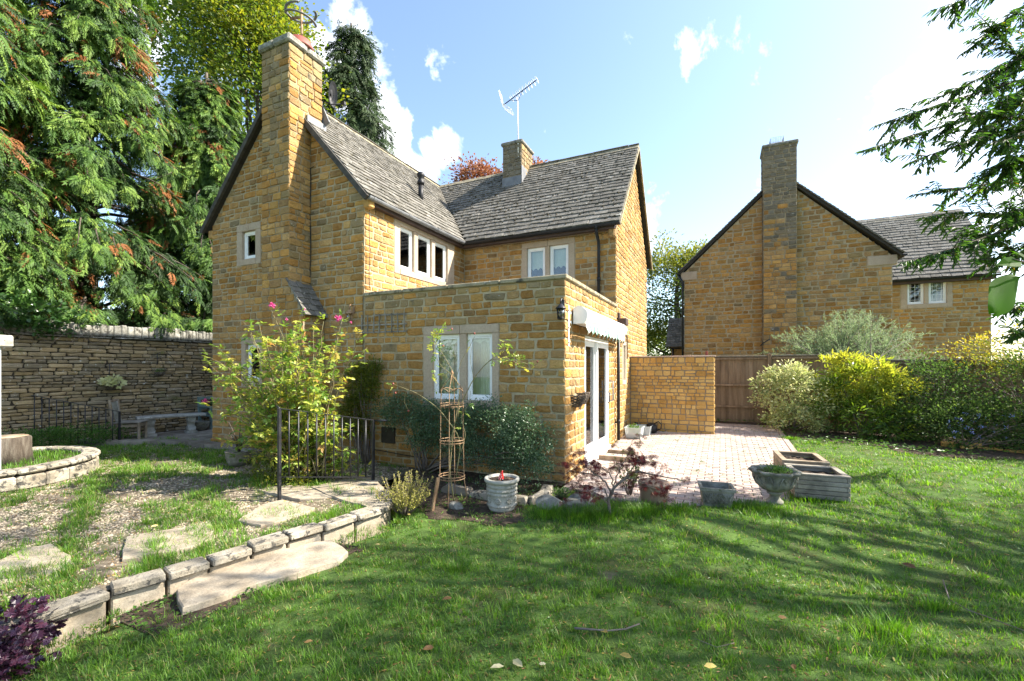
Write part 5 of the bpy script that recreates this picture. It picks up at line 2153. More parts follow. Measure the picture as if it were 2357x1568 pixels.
V = [(-11.0, 1.55, .45), (-10.62, 1.55, .45), (-10.62, 2.5, .45), (-11.0, 2.5, .45), (-11.05, 1.42, .72), (-10.56, 1.42, .72), (-10.56, 2.62, .72), (-11.05, 2.62, .72), (-11.0, 1.47, .71), (-10.6, 1.47, .71), (-10.6, 2.57, .71), (-11.0, 2.57, .71)]
q.add(V, [(0, 1, 2, 3), (0, 4, 5, 1), (1, 5, 6, 2), (2, 6, 7, 3), (3, 7, 4, 0), (4, 8, 9, 5), (5, 9, 10, 6), (6, 10, 11, 7), (7, 11, 8, 4), (8, 9, 10, 11)])
q.build('tub', MAT['black'], T)

# ------------------------------------------------------------------ pots and planters in front
GZ = lambda x_, y_: float(gz(x_, y_))


def solve(px, py, dz=0.0):
    z_ = 0.0
    for _ in range(12):
        p_ = P(px, py, z_)
        z_ = GZ(p_[0], p_[1]) + dz
    return P(px, py, z_)


def soiltop(T, r, c, z, mat='soil', n=24):
    q = MB()
    V = [(c[0], c[1], z + .015)]
    rings = 5
    for i in range(1, rings + 1):
        for k in range(n):
            an = 2 * PI * k / n
            rr = r * i / rings
            V.append((c[0] + rr * math.cos(an), c[1] + rr * math.sin(an), z + (random.uniform(-.012, .016) if i < rings else 0)))
    F_ = [(0, 1 + k, 1 + (k + 1) % n) for k in range(n)]
    for i in range(rings - 1):
        for k in range(n):
            F_.append((1 + i * n + k, 1 + (i + 1) * n + k, 1 + (i + 1) * n + (k + 1) % n, 1 + i * n + (k + 1) % n))
    q.add(V, F_)
    return q.build('soil', MAT[mat], T)


p = solve(1155, 1172)
p = p + np.array([0, 0, 0])
T = thing('relief_pot', 'large cream round pot with banded rim and flower relief', 'pot', p)
R0, H0 = .205, .40
prof = [(.150, 0), (.165, .02), (.170, .05), (.168, .055), (.178, .06), (.180, .08), (.172, .085), (.180, .20), (.184, .205), (.184, .225), (.178, .23), (.182, .245), (.188, .25), (.188, .27), (.181, .275),
        (.184, .295), (.190, .30), (.190, .318), (.184, .322), (.190, .345), (.205, .355), (.222, .365), (.226, .385), (.218, .402), (.195, .405), (.178, .395), (.17, .36), (.001, .355)]
q = MB()
q.lathe(prof, 36, p, wob=lambda a_, z: 1 + .004 * math.sin(9 * a_ + 40 * z))
q.build('pot_body', MAT['potcream'], T)
for k in range(8):
    an = 2 * PI * k / 8 + .2
    c = p + np.array([math.cos(an) * .180, math.sin(an) * .180, .145])
    q = MB()
    tn = np.array([-math.sin(an), math.cos(an), 0])
    for j in range(8):
        b_ = 2 * PI * j / 8
        e = c + (tn * math.cos(b_) + np.array([0, 0, 1]) * math.sin(b_)) * .036
        q.tube([c + (e - c) * .3, e], [.006, .011], 5)
    q.lathe([(.011, -.008), (.011, .008)], 8, c)
    q.build('flower_relief', MAT['potcream'], T)
for zz in (.07, .215, .26, .31):
    q = MB()
    for j in range(28):
        an = 2 * PI * j / 28
        rr = .186 + .02 * (zz > .2) * .3
        q.tube([p + np.array([math.cos(an) * (rr + .001), math.sin(an) * (rr + .001), zz - .012]), p + np.array([math.cos(an + .03) * (rr + .003), math.sin(an + .03) * (rr + .003), zz + .012])], .004, 4)
    q.build('band_relief', MAT['potcream'], T)
soiltop(T, .172, p, p[2] + .375)
T = thing('toadstool_ornament', 'small red pointed ornament with white dots in the cream pot', 'ornament', p + np.array([-.01, 0, .38]))
c = p + np.array([-.005, -.01, .375])
q = MB()
q.lathe([(.036, 0), (.034, .02), (.026, .055), (.016, .09), (.001, .125)], 14, c + np.array([0, 0, 0]), wob=lambda a_, z: 1)
v_ = q.v[0]
v_[:, 0] += ((v_[:, 2] - c[2]) / .125) ** 2 * .022
q.build('cap', MAT['red'], T)
for (an, zz) in ((-1.4, .015), (-.9, .04), (-2.0, .035), (-1.5, .065), (-2.6, .01), (-.5, .012)):
    q = MB()
    rr = .036 - zz * .2
    cc_ = c + np.array([math.cos(an) * rr + (zz / .125) ** 2 * .022, math.sin(an) * rr, zz])
    q.lathe([(.001, -.005), (.005, -.002), (.005, .002), (.001, .005)], 8, cc_)
    q.build('dot', MAT['white'], T)

# brown glazed pot
p = solve(1505, 1156)
T = thing('brown_pot', 'brown glazed round pot with a cream inside beside the maple', 'pot', p)
q = MB()
q.lathe([(.15, 0), (.165, .05), (.172, .2), (.172, .215), (.192, .225), (.196, .245), (.19, .258), (.170, .258)], 32, p)
q.build('pot_body', MAT['potbrown'], T)
q = MB()
q.lathe([(.168, .257), (.155, .12), (.13, .06), (.001, .05)], 32, p)
q.build('pot_lining', MAT['slab'], T)

# square lattice trough
p = solve(1648, 1160)
T = thing('lattice_trough', 'square weathered concrete planter with lattice sides', 'planter', p)
R, f = LR(T, math.radians(8), p)
q = MB()
V = []
for (s_, z_) in ((.155, 0), (.185, .20), (.20, .20), (.20, .235), (.165, .235), (.155, .15)):
    for (sx, sy) in ((-1, -1), (1, -1), (1, 1), (-1, 1)):
        V.append(f(sx * s_, sy * s_ * .9, z_))
Fc = []
for i in range(5):
    for k in range(4):
        Fc.append((i * 4 + k, i * 4 + (k + 1) % 4, (i + 1) * 4 + (k + 1) % 4, (i + 1) * 4 + k))
Fc.append((20, 21, 22, 23))
q.add(V, Fc)
q.build('trough_body', MAT['concrete_d'], T)
q = MB()
for i in range(-3, 4):
    for sg in (-1, 1):
        x0_ = i * .05
        q.tube([f(max(-.15, min(.15, x0_ - sg * .045)), -.153, .04), f(max(-.165, min(.165, x0_ + sg * .045)), -.17, .17)], .006, 4)
q.build('lattice_relief', MAT['concrete_d'], T)
soiltop(T, .12, f(0, 0, 0), p[2] + .17)

# urn
p = solve(1783, 1158)
T = thing('stone_urn', 'carved stone urn on a foot with scalloped rim and small green plants', 'urn', p)
q = MB()
q.lathe([(.10, 0), (.10, .03), (.075, .05), (.055, .08), (.06, .11), (.085, .125), (.09, .14), (.07, .15)], 24, p)
q.build('foot', MAT['concrete_d'], T)


def gad(a_, z):
    k_ = (z - .14) / .25
    amp = .035 * (1 - abs(k_ - .5)) + (.05 if k_ > .85 else 0)
    return 1 + amp * math.cos(12 * a_) * (0 if k_ < 0 else 1)


q = MB()
q.lathe([(.07, .15), (.15, .18), (.205, .23), (.225, .28), (.222, .33), (.245, .37), (.275, .395), (.28, .41), (.262, .425), (.235, .41), (.21, .37), (.001, .36)], 72, p, wob=gad)
q.build('bowl', MAT['concrete_d'], T)
for k in range(10):
    an = 2 * PI * k / 10
    q = MB()
    for sg in (-1, 1):
        pts = []
        for j in range(14):
            t_ = j / 13
            a2 = an + sg * (.05 + .10 * math.sin(PI * t_ * 1.1))
            rr = .10 + .135 * math.sin(min(1, t_ * 1.15) * PI / 2) + .008
            pts.append(p + np.array([math.cos(a2) * rr, math.sin(a2) * rr, .17 + .19 * t_]))
        q.tube(pts, .009, 5)
    q.build('leaf_relief', MAT['concrete_d'], T)
soiltop(T, .215, p, p[2] + .385)
URN = p

# wooden planters
for j, (px0, py0, lab, L_, z0_) in enumerate(((1862, 1128, 'nearer grey slatted wooden planter box behind the urn', .62, 0), (1830, 1088, 'farther slatted wooden planter box touching the grey one', .62, 0))):
    if j == 0:
        c0 = np.array([3.20, .80])
        sx, sy, hh, mt = .60, .62, .29, 'woodg'
    else:
        c0 = np.array([3.14, 1.66])
        sx, sy, hh, mt = .58, .78, .27, 'woodlight'
    zb = GZ(*c0) + .01
    T = thing('wooden_planter', lab, 'planter', (c0[0], c0[1], zb), None)
    rot = math.radians(4 if j == 0 else 3)
    R, f = LR(T, rot, (c0[0], c0[1], zb))
    nr_ = 5
    bh = hh / nr_
    for i in range(nr_):
        zc = bh * (i + .5)
        for sg in (-1, 1):
            q = MB()
            q.box(f(0, sg * (sy / 2 - .0175), zc), (sx - (.0 if i % 2 else .075), .035, bh - .006), R, random.random(), bev=.004)
            q.build('side_slat', MAT[mt], T)
            q = MB()
            q.box(f(sg * (sx / 2 - .0175), 0, zc), (.035, sy - (.075 if i % 2 else .0), bh - .006), R, random.random(), bev=.004)
            q.build('side_slat', MAT[mt], T)
    for sg in (-1, 1):
        q = MB()
        q.box(f(0, sg * (sy / 2 - .03), hh + .012), (sx + .01, .075, .024), R, random.random(), bev=.004)
        q.build('rim_board', MAT[mt], T)
        q = MB()
        q.box(f(sg * (sx / 2 - .03), 0, hh + .013), (.075, sy - .14, .024), R, random.random(), bev=.004)
        q.build('rim_board', MAT[mt], T)
    q = MB()
    g_ = 12
    V = []
    for a_ in range(g_ + 1):
        for b_ in range(g_ + 1):
            V.append(f((a_ / g_ - .5) * (sx - .07), (b_ / g_ - .5) * (sy - .07), hh - .06 + random.uniform(-.015, .015)))
    q.add(V, [(a_ * (g_ + 1) + b_, (a_ + 1) * (g_ + 1) + b_, (a_ + 1) * (g_ + 1) + b_ + 1, a_ * (g_ + 1) + b_ + 1) for a_ in range(g_) for b_ in range(g_)])
    q.build('soil', MAT['soil'], T)

# plastic boxes and watering can against the patio wall
m, t, out = newmat('milky_plastic')
b = t.nodes.new('ShaderNodeBsdfPrincipled')
b.inputs['Base Color'].default_value = (.62, .68, .68, 1)
b.inputs['Roughness'].default_value = .3
tr_ = t.nodes.new('ShaderNodeBsdfTransparent')
mx = t.nodes.new('ShaderNodeMixShader')
mx.inputs[0].default_value = .6
t.links.new(tr_.outputs[0], mx.inputs[1])
t.links.new(b.outputs[0], mx.inputs[2])
t.links.new(mx.outputs[0], out.inputs[0])
MAT['milky'] = m
for (cx, cy, w_, l_, h_, lab) in ((.30, 4.05, .36, .44, .24, 'clear plastic storage box with green weeds inside by the downpipe'), (.42, 4.55, .36, .40, .20, 'second plastic storage box touching the watering can')):
    z_ = .03 * cy - .0
    T = thing('plastic_box', lab, 'storage box', (cx, cy, z_), 'plastic boxes by the patio wall')
    q = MB()
    V = []
    for (s_, zz) in ((.86, 0), (.98, h_ - .02), (1.05, h_ - .02), (1.05, h_), (.96, h_)):
        for (sx, sy) in ((-1, -1), (1, -1), (1, 1), (-1, 1)):
            V.append((cx + sx * s_ * w_ / 2, cy + sy * s_ * l_ / 2, z_ + zz))
    Fc = [(3, 2, 1, 0)]
    for i in range(4):
        for k in range(4):
            Fc.append((i * 4 + k, i * 4 + (k + 1) % 4, (i + 1) * 4 + (k + 1) % 4, (i + 1) * 4 + k))
    q.add(V, Fc)
    q.build('tub', MAT['milky'], T)
    q = MB()
    q.span((cx - w_ * .42, cy - l_ * .42, z_ + .005), (cx + w_ * .42, cy + l_ * .42, z_ + .07))
    q.build('contents', MAT['soil'], T)
c = np.array([.56, 4.82, .145])
T = thing('watering_can', 'black plastic watering can lying at the foot of the patio wall', 'watering can', c)
q = MB()
q.lathe([(.10, 0), (.13, .02), (.14, .12), (.12, .19), (.06, .22), (.001, .22)], 18, c)
q.build('can_body', MAT['black'], T)
q = MB()
q.tube([c + np.array([-.10, -.02, .08]), c + np.array([-.22, -.03, .16]), c + np.array([-.34, -.04, .20])], [.03, .02, .016], 8)
q.lathe([(.02, 0), (.045, .04), (.001, .045)], 10, c + np.array([-.35, -.04, .19]))
q.build('spout', MAT['black'], T)
q = MB()
q.tube([c + np.array([.05, 0, .20]), c + np.array([.16, 0, .27]), c + np.array([.23, 0, .20]), c + np.array([.22, 0, .10]), c + np.array([.13, 0, .06])], .014, 8)
q.build('handle', MAT['black'], T)

# ------------------------------------------------------------------ obelisk (plant support)
p = solve(1040, 1160)
sc_ = FPX / ((p - CAM) @ FWD)
T = thing('rusty_obelisk', 'rusty wrought iron plant obelisk with three rings and a ball finial', 'plant support', p)
hT = (1160 - 862) / sc_
hz = lambda py: (1160 - py) / sc_
rad = .155
zr = [hz(1100), hz(1018), hz(935)]
for k in range(4):
    an = math.radians(20 + 90 * k)
    dv = np.array([math.cos(an), math.sin(an), 0])
    pts = [p + dv * .215, p + dv * .165 + (0, 0, zr[0]), p + dv * .155 + (0, 0, zr[1]), p + dv * .150 + (0, 0, zr[2]), p + dv * .145 + (0, 0, hz(900)), p + dv * .12 + (0, 0, hz(890)),
           p + dv * .06 + (0, 0, hz(877)), p + dv * .02 + (0, 0, hz(868)), p + dv * .008 + (0, 0, hT)]
    q = MB()
    q.tube(pts, .0058, 6)
    q.build('leg', MAT['rust'], T)
    # arch between legs
    a2 = an + PI / 2
    dv2 = np.array([math.cos(a2), math.sin(a2), 0])
    q = MB()
    arc = []
    for j in range(9):
        f_ = j / 8
        d_ = dv * (1 - f_) + dv2 * f_
        d_ = d_ / np.linalg.norm(d_) * .147
        arc.append(p + d_ + np.array([0, 0, hz(903) + .055 * math.sin(PI * f_)]))
    q.tube(arc, .005, 5)
    q.build('arch', MAT['rust'], T)
for i, zz in enumerate(zr):
    q = MB()
    rr = (.172, .162, .157)[i]
    for dz in (0, .035):
        q.tube([p + np.array([math.cos(2 * PI * j / 28) * rr, math.sin(2 * PI * j / 28) * rr, zz + dz]) for j in range(29)], .006, 5, cap=False)
    q.build('ring', MAT['rust'], T)
    for k in range(10):
        an = 2 * PI * k / 10 + .3
        cc_ = p + np.array([math.cos(an) * rr, math.sin(an) * rr, zz - .014 if i else zz + .018])
        tn = np.array([-math.sin(an), math.cos(an), 0])
        q = MB()
        q.tube([cc_ + tn * .020 * (1 - j / 16) * math.cos(j * .5) * (1 if k % 2 else -1) + np.array([0, 0, .020 * (1 - j / 16) * math.sin(j * .5)]) for j in range(13)], .0035, 4)
        q.build('scroll', MAT['rust'], T)
q = MB()
q.lathe([(.006, -.05), (.014, -.03), (.006, -.015), (.016, 0), (.024, .02), (.016, .04), (.006, .047), (.009, .055), (.001, .065)], 12, p + (0, 0, hT))
q.build('finial', MAT['rust'], T)
OBEL = p.copy()
OBH = hT

# rusty stake leaning in the bed and low stone border
q = MB()
s0, s1 = solve(995, 1178), PD(1008, 1100, (solve(995, 1178) - CAM) @ FWD)
q.bar(s0, s1, .02, .05)
tag(q.build('rusty_stake', MAT['rust'], at=s0), 'rusty flat iron stake leaning beside the obelisk', 'stake')
T = thing('bed_border', 'low rough stone border between the shaded bed and the lawn', 'border', solve(1200, 1150))
bp = [(1020, 1128), (1085, 1140), (1150, 1152), (1215, 1160), (1250, 1150), (1262, 1128)]
for i, (a_, b_) in enumerate(zip(bp[:-1], bp[1:])):
    A_, B_ = solve(*a_), solve(*b_)
    d_ = B_ - A_
    L_ = np.linalg.norm(d_)
    d_ /= L_
    v, l, n = STONES_T[i]
    q = MB()
    Rt = np.stack([d_, (0, 0, 1), np.cross(d_, (0, 0, 1))], 1)
    q.stamp((v, l, n), ((A_ + B_) / 2)[None] + np.array([[0, 0, .0]]), Rt[None], np.array([[L_ * .98, .09, .16]]), [.4])
    q.build('border_stone', MAT['flag'] if i < 1 else MAT['edging'], T)
for i, (px, py, s_, lab) in enumerate(((1340, 1158, .15, 'rounded grey rock at the corner of the brick patio'), (1268, 1168, .16, 'flat lichened rock edging the small planting hole'), (1318, 1168, .11, 'small pale rock right of the flat lichened rock'), (1050, 1170, .09, 'small pale rock at the foot of the obelisk'))):
    p = solve(px, py)
    r_ = np.random.default_rng(60 + i)
    bm = bmesh_ = None
    import bmesh
    bm = bmesh.new()
    bmesh.ops.create_icosphere(bm, subdivisions=3, radius=1)
    V = np.array([v.co[:] for v in bm.verts])
    Fc = [tuple(v.index for v in f_.verts) for f_ in bm.faces]
    bm.free()
    dirs = r_.normal(size=(9, 3))
    dirs /= np.linalg.norm(dirs, axis=1)[:, None]
    for dd_ in dirs:
        h_ = V @ dd_
        lim = r_.uniform(.55, .85)
        V = V - np.outer(np.clip(h_ - lim, 0, None) * .85, dd_)
    V = V * np.array([s_ * 1.3, s_, s_ * .72])
    q = MB()
    q.add(V + p + np.array([0, 0, s_ * .3]), Fc)
    tag(q.build('rock', MAT['cope'] if i != 2 else MAT['concrete_d'], at=p), lab, 'rock')

# grey tub in front of the gable with a dead shrub
p = P(550, 1070, -.02)
T = thing('grey_tub', 'grey round tub with bare stems at the foot of the rose bush', 'pot', p)
q = MB()
q.lathe([(.15, 0), (.19, .1), (.215, .24), (.225, .25), (.20, .25), (.18, .2), (.001, .19)], 24, p)
q.build('tub', MAT['concrete_d'], T)
soiltop(T, .185, p, p[2] + .20)
q = MB()
for k in range(7):
    an, le = rng.uniform(0, 6.28), rng.uniform(.3, .75)
    q.tube([p + np.array([0, 0, .2]), p + np.array([.05 * math.cos(an), .05 * math.sin(an), .2 + le * .5]), p + np.array([.16 * math.cos(an), .16 * math.sin(an), .2 + le])], [.014, .010, .004], 6)
q.build('dead_stems', MAT['redoxide'] if False else MAT['bark'], T)
# yellowish stone edging at the far border
for i, (px, py, w_, lab) in enumerate(((2182, 1028, .20, 'yellow block edging the far border, leftmost'), (2225, 1033, .17, 'thin yellow block right of the leftmost border block'), (2244, 1031, .19, 'raised yellow border block between two thin ones'), (2285, 1036, .25, 'long thin yellow border block nearest the right edge'), (2335, 1042, .24, 'yellow border block at the right edge of the photo'))):
    p = solve(px, py)
    q = MB()
    hh = .10 if i in (0, 2) else .045
    q.box(p + np.array([0, 0, hh / 2]), (w_, .11, hh), np.array(Matrix.Rotation(-.25, 3, 'Z')), random.random(), bev=.01)
    tag(q.build('edging_block', MAT['cleanstone'], at=p), lab, 'block', 'yellow blocks along the border')


# ------------------------------------------------------------------ foliage tools
LEAF6 = tpl([(0, 0, 0), (.32, .24, .05), (.72, .20, .03), (1, 0, -.10), (.72, -.20, .03), (.32, -.24, .05), (.5, 0, -.02)], [(0, 1, 6), (1, 2, 6), (2, 3, 6), (3, 4, 6), (4, 5, 6), (5, 0, 6)])
LEAF2 = tpl([(0, 0, 0), (.5, .3, .08), (1, 0, -.08), (.5, -.3, .08)], [(0, 1, 2), (0, 2, 3)])
LONG = tpl([(0, 0, 0), (.3, .125, .04), (.7, .11, .0), (1, 0, -.12), (.7, -.11, .0), (.3, -.125, .04)], [(0, 1, 2, 3), (0, 3, 4, 5)])
IVY = tpl([(0, 0, 0), (.1, .42, .03), (.45, .25, 0), (.5, .45, .02), (1, 0, -.1), (.5, -.45, .02), (.45, -.25, 0), (.1, -.42, .03)], [(0, 1, 2), (0, 2, 3, 4), (0, 4, 5, 6), (0, 6, 7)])
BLADE = tpl([(-.5, 0, 0), (.5, 0, 0), (-.38, .16, .5), (.38, .16, .5), (0, .55, .95)], [(0, 1, 3, 2), (2, 3, 4)])
NEEDLE = tpl([(0, -.03, 0), (0, .03, 0), (1, 0, .0)], [(0, 1, 2)])


def frond_tpl(seed, n=7):
    r = np.random.default_rng(seed)
    V, F = [], []
    for i in range(n):
        f = (i + .3) / n
        for sg in (-1, 1):
            L = .42 * (1 - .55 * f) * r.uniform(.7, 1.15)
            a = math.radians(38 + r.uniform(-8, 8))
            b = len(V)
            x0, z0 = f * .85, -.16 * f * f
            dx, dy = math.cos(a) * L, sg * math.sin(a) * L
            w = .055
            V += [(x0, 0, z0), (x0 + dx * .5 - w * .5, dy * .5, z0 + .02), (x0 + dx, dy, z0 - .07), (x0 + dx * .5 + w, dy * .5 - sg * w * .4, z0 + .0)]
            F += [(b, b + 1, b + 2, b + 3)]
    b = len(V)
    V += [(.8, -.05, -.12), (.8, .05, -.12), (1.05, 0, -.24)]
    F += [(b, b + 1, b + 2)]
    return tpl(V, F)


FRONDS = [frond_tpl(i) for i in range(5)]


def unit(v):
    return v / (np.linalg.norm(v, axis=-1, keepdims=True) + 1e-9)


def frames(d, up):
    """rotations with x along d and z close to up"""
    d = unit(d)
    y = unit(np.cross(up, d))
    z = np.cross(d, y)
    return np.stack([d, y, z], -1)


def leaves(mb, tp, pos, d, up, size, tint):
    mb.stamp(tp, pos, frames(d, up), size, tint)


def ellip(n, c, r, shell=.5, low=-1.0):
    v = unit(rng.normal(size=(n, 3)))
    v[:, 2] = np.where(v[:, 2] < low, -v[:, 2], v[:, 2])
    q = (shell + (1 - shell) * rng.random(n)) ** .5
    ph = 3 * c[0] + 5 * c[1]
    q = q * (1 + .16 * np.sin(v[:, 0] * 5 + ph) * np.sin(v[:, 1] * 4 + v[:, 2] * 6 + ph) + .10 * np.sin(v[:, 2] * 11 + v[:, 0] * 9 + ph))
    return np.asarray(c) + v * q[:, None] * np.asarray(r), v


def clumps(mb, tp, c, r, nclump, per, csize, lsize, tint=(.0, 1.0), shell=.55, up_bias=.6, droop=0.0, low=-.6, tintz=.0, flat=.6):
    """leaf clumps spread through an ellipsoid: returns clump centres"""
    cc, cv = ellip(nclump, c, r, shell, low)
    n = nclump * per
    ci = np.repeat(np.arange(nclump), per)
    off = rng.normal(size=(n, 3)) * csize * (.6 + .8 * rng.random((n, 1)))
    off[:, 2] *= flat
    pos = cc[ci] + off
    d = unit(off + .5 * rng.normal(size=(n, 3)) * csize + cv[ci] * csize * .9) + np.array([0, 0, -droop])
    up = rng.normal(size=(n, 3)) * .6 + np.array([0, 0, up_bias]) + cv[ci] * .6
    ct = rng.random(nclump)
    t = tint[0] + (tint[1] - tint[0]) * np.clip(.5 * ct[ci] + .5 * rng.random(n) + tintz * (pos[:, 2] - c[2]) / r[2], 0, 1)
    s = lsize * rng.uniform(.65, 1.25, n)
    leaves(mb, tp, pos, d, up, s, t)
    return cc


def limb(mb, a, b, r0, r1, sag=.0, n=6, wob=.05):
    a, b = np.asarray(a, float), np.asarray(b, float)
    L = np.linalg.norm(b - a)
    pts, rr = [], []
    for i in range(n + 1):
        f = i / n
        p = a + (b - a) * f + rng.normal(size=3) * wob * L * (f * (1 - f)) + np.array([0, 0, -sag * L * 4 * f * (1 - f)])
        pts.append(p)
        rr.append(r0 + (r1 - r0) * f)
    mb.tube(pts, rr, 6)
    return pts


def tree(name, label, base, trunk_r, ells, tp, nclump, per, csize, lsize, mat, cat='tree', tint=(0, 1), droop=.1, group=None, nlimb=14, tintz=0.0, flat=.6, trunktop=None, shell=.45):
    base = np.asarray(base, float)
    T = thing(name, label, cat, base, group)
    tb = MB()
    cr = MB()
    allc = []
    w = np.array([e[1][0] * e[1][1] * e[1][2] for e in ells]) ** (2 / 3)
    w = w / w.sum()
    for (c, r), wi in zip(ells, w):
        k = max(4, int(nclump * wi))
        allc.append(clumps(cr, tp, np.asarray(c, float), np.asarray(r, float), k, per, csize, lsize, tint, shell=shell, droop=droop, tintz=tintz, flat=flat))
    cc = np.concatenate(allc)
    top = np.asarray(trunktop if trunktop is not None else (ells[0][0][0], ells[0][0][1], ells[0][0][2] + ells[0][1][2] * .5), float)
    limb(tb, base, top, trunk_r, trunk_r * .25, 0, 10, .03)
    for i in rng.choice(len(cc), min(nlimb, len(cc)), replace=False):
        f = rng.uniform(.35, .9)
        s = base + (top - base) * f
        if cc[i][2] < s[2] - .5:
            f = .3
            s = base + (top - base) * f
        limb(tb, s, cc[i], trunk_r * .35 * (1 - f * .6), trunk_r * .05, .03, 6, .08)
    cr.build('crown', mat, T)
    tb.build('trunk', MAT['bark'], T, smooth=True)
    return T


def shrub(name, label, ells, tp, nclump, per, csize, lsize, mat, tint=(0, 1), base=None, stems=10, cat='shrub', tintz=0., up_bias=.6, low=-.7, shell=.5, flat=.8, droop=0, group=None, stemmat='twig'):
    c0 = np.asarray(ells[0][0], float)
    b = np.array([c0[0], c0[1], GZ(c0[0], c0[1])]) if base is None else np.asarray(base, float)
    T = thing(name, label, cat, b, group)
    cr, tb = MB(), MB()
    w = np.array([e[1][0] * e[1][1] * e[1][2] for e in ells]) ** (2 / 3)
    w = w / w.sum()
    allc = []
    for (c, r), wi in zip(ells, w):
        allc.append(clumps(cr, tp, np.asarray(c, float), np.asarray(r, float), max(4, int(nclump * wi)), per, csize, lsize, tint, shell=shell, up_bias=up_bias, low=low, tintz=tintz, flat=flat, droop=droop))
    cc = np.concatenate(allc)
    for i in rng.choice(len(cc), min(stems, len(cc)), replace=False):
        limb(tb, b + rng.normal(size=3) * np.array([.05, .05, 0]), cc[i], .014, .004, -.04, 5, .08)
    cr.build('foliage', mat, T)
    if stems:
        tb.build('stems', MAT[stemmat], T)
    return T


LM = {}
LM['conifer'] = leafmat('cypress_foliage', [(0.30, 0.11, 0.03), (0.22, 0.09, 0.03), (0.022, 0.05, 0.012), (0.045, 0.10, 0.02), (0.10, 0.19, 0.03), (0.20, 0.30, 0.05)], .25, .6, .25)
LM['darkconifer'] = leafmat('dark_cypress_foliage', [(0.03, 0.05, 0.02), (0.05, 0.085, 0.03), (0.08, 0.12, 0.05)], .2, .6, .25)
LM['beech'] = leafmat('beech_leaves', [(0.06, 0.11, 0.02), (0.13, 0.20, 0.03), (0.30, 0.30, 0.04), (0.42, 0.30, 0.06)], .45, .45)
LM['redtree'] = leafmat('copper_leaves', [(0.12, 0.15, 0.03), (0.20, 0.07, 0.04), (0.26, 0.10, 0.06), (0.32, 0.16, 0.08)], .35, .5)
LM['farleaf'] = leafmat('far_tree_leaves', [(0.05, 0.09, 0.02), (0.10, 0.15, 0.025), (0.24, 0.24, 0.04)], .4, .5)
LM['cherry'] = leafmat('narrow_tree_leaves', [(0.035, 0.085, 0.018), (0.06, 0.13, 0.02), (0.11, 0.20, 0.03), (0.38, 0.25, 0.03)], .5, .45, .3)
LM['bright'] = leafmat('big_leaf', [(0.05, 0.15, 0.004), (0.08, 0.21, 0.008)], .6, .6, .12)
LM['ivy'] = leafmat('ivy_leaves', [(0.02, 0.05, 0.012), (0.04, 0.10, 0.02), (0.09, 0.17, 0.03)], .25, .3, .6)
LM['euonymus'] = leafmat('variegated_leaves', [(0.10, 0.16, 0.05), (0.34, 0.40, 0.14), (0.58, 0.58, 0.28), (0.66, 0.66, 0.40)], .35, .4)
LM['choisya'] = leafmat('golden_leaves', [(0.05, 0.11, 0.02), (0.14, 0.24, 0.03), (0.36, 0.42, 0.06), (0.56, 0.54, 0.09)], .4, .35, .5)
LM['darkshrub'] = leafmat('mixed_green_leaves', [(0.02, 0.045, 0.013), (0.045, 0.085, 0.022), (0.10, 0.17, 0.04), (0.19, 0.24, 0.06)], .4, .6, .2)
LM['pyra'] = leafmat('yellowing_leaves', [(0.10, 0.15, 0.02), (0.22, 0.26, 0.04), (0.42, 0.38, 0.06), (0.46, 0.34, 0.06)], .4, .45)
LM['tamarisk'] = leafmat('tamarisk_plumes', [(0.14, 0.21, 0.10), (0.26, 0.34, 0.17), (0.36, 0.42, 0.24)], .4, .6)
LM['coton'] = leafmat('small_blue_green_leaves', [(0.04, 0.085, 0.035), (0.075, 0.14, 0.06), (0.16, 0.23, 0.12)], .25, .35, .5)
LM['climber'] = leafmat('climber_leaves', [(0.06, 0.10, 0.015), (0.14, 0.17, 0.02), (0.26, 0.24, 0.03)], .35, .45)
LM['rose'] = leafmat('rose_leaves', [(0.07, 0.16, 0.03), (0.17, 0.29, 0.05), (0.34, 0.43, 0.08), (0.58, 0.55, 0.10), (0.46, 0.26, 0.09)], .42, .35, .5)
LM['spirea'] = leafmat('golden_spirea_leaves', [(0.16, 0.19, 0.03), (0.34, 0.33, 0.07), (0.50, 0.44, 0.14)], .35, .5)
LM['maple'] = leafmat('red_maple_leaves', [(0.05, 0.006, 0.010), (0.10, 0.012, 0.016), (0.17, 0.03, 0.03), (0.16, 0.16, 0.04)], .3, .45)
LM['purple'] = leafmat('purple_leaves', [(0.018, 0.010, 0.022), (0.045, 0.016, 0.035), (0.10, 0.03, 0.05)], .15, .28, .6)
LM['grass'] = leafmat('grass_blades', [(0.46, 0.38, 0.17), (0.30, 0.31, 0.08), (0.07, 0.17, 0.02), (0.13, 0.28, 0.03), (0.26, 0.44, 0.055)], .45, .45, .4, .35)
LM['weed'] = leafmat('weed_leaves', [(0.04, 0.10, 0.015), (0.08, 0.18, 0.025), (0.16, 0.26, 0.05)], .35, .45)
LM['dead'] = leafmat('fallen_leaves', [(0.16, 0.07, 0.03), (0.30, 0.17, 0.06), (0.50, 0.38, 0.09), (0.55, 0.50, 0.32)], .2, .6)
LM['petal'] = leafmat('pink_petals', [(0.55, 0.05, 0.20), (0.70, 0.15, 0.35), (0.75, 0.25, 0.5)], .35, .5)


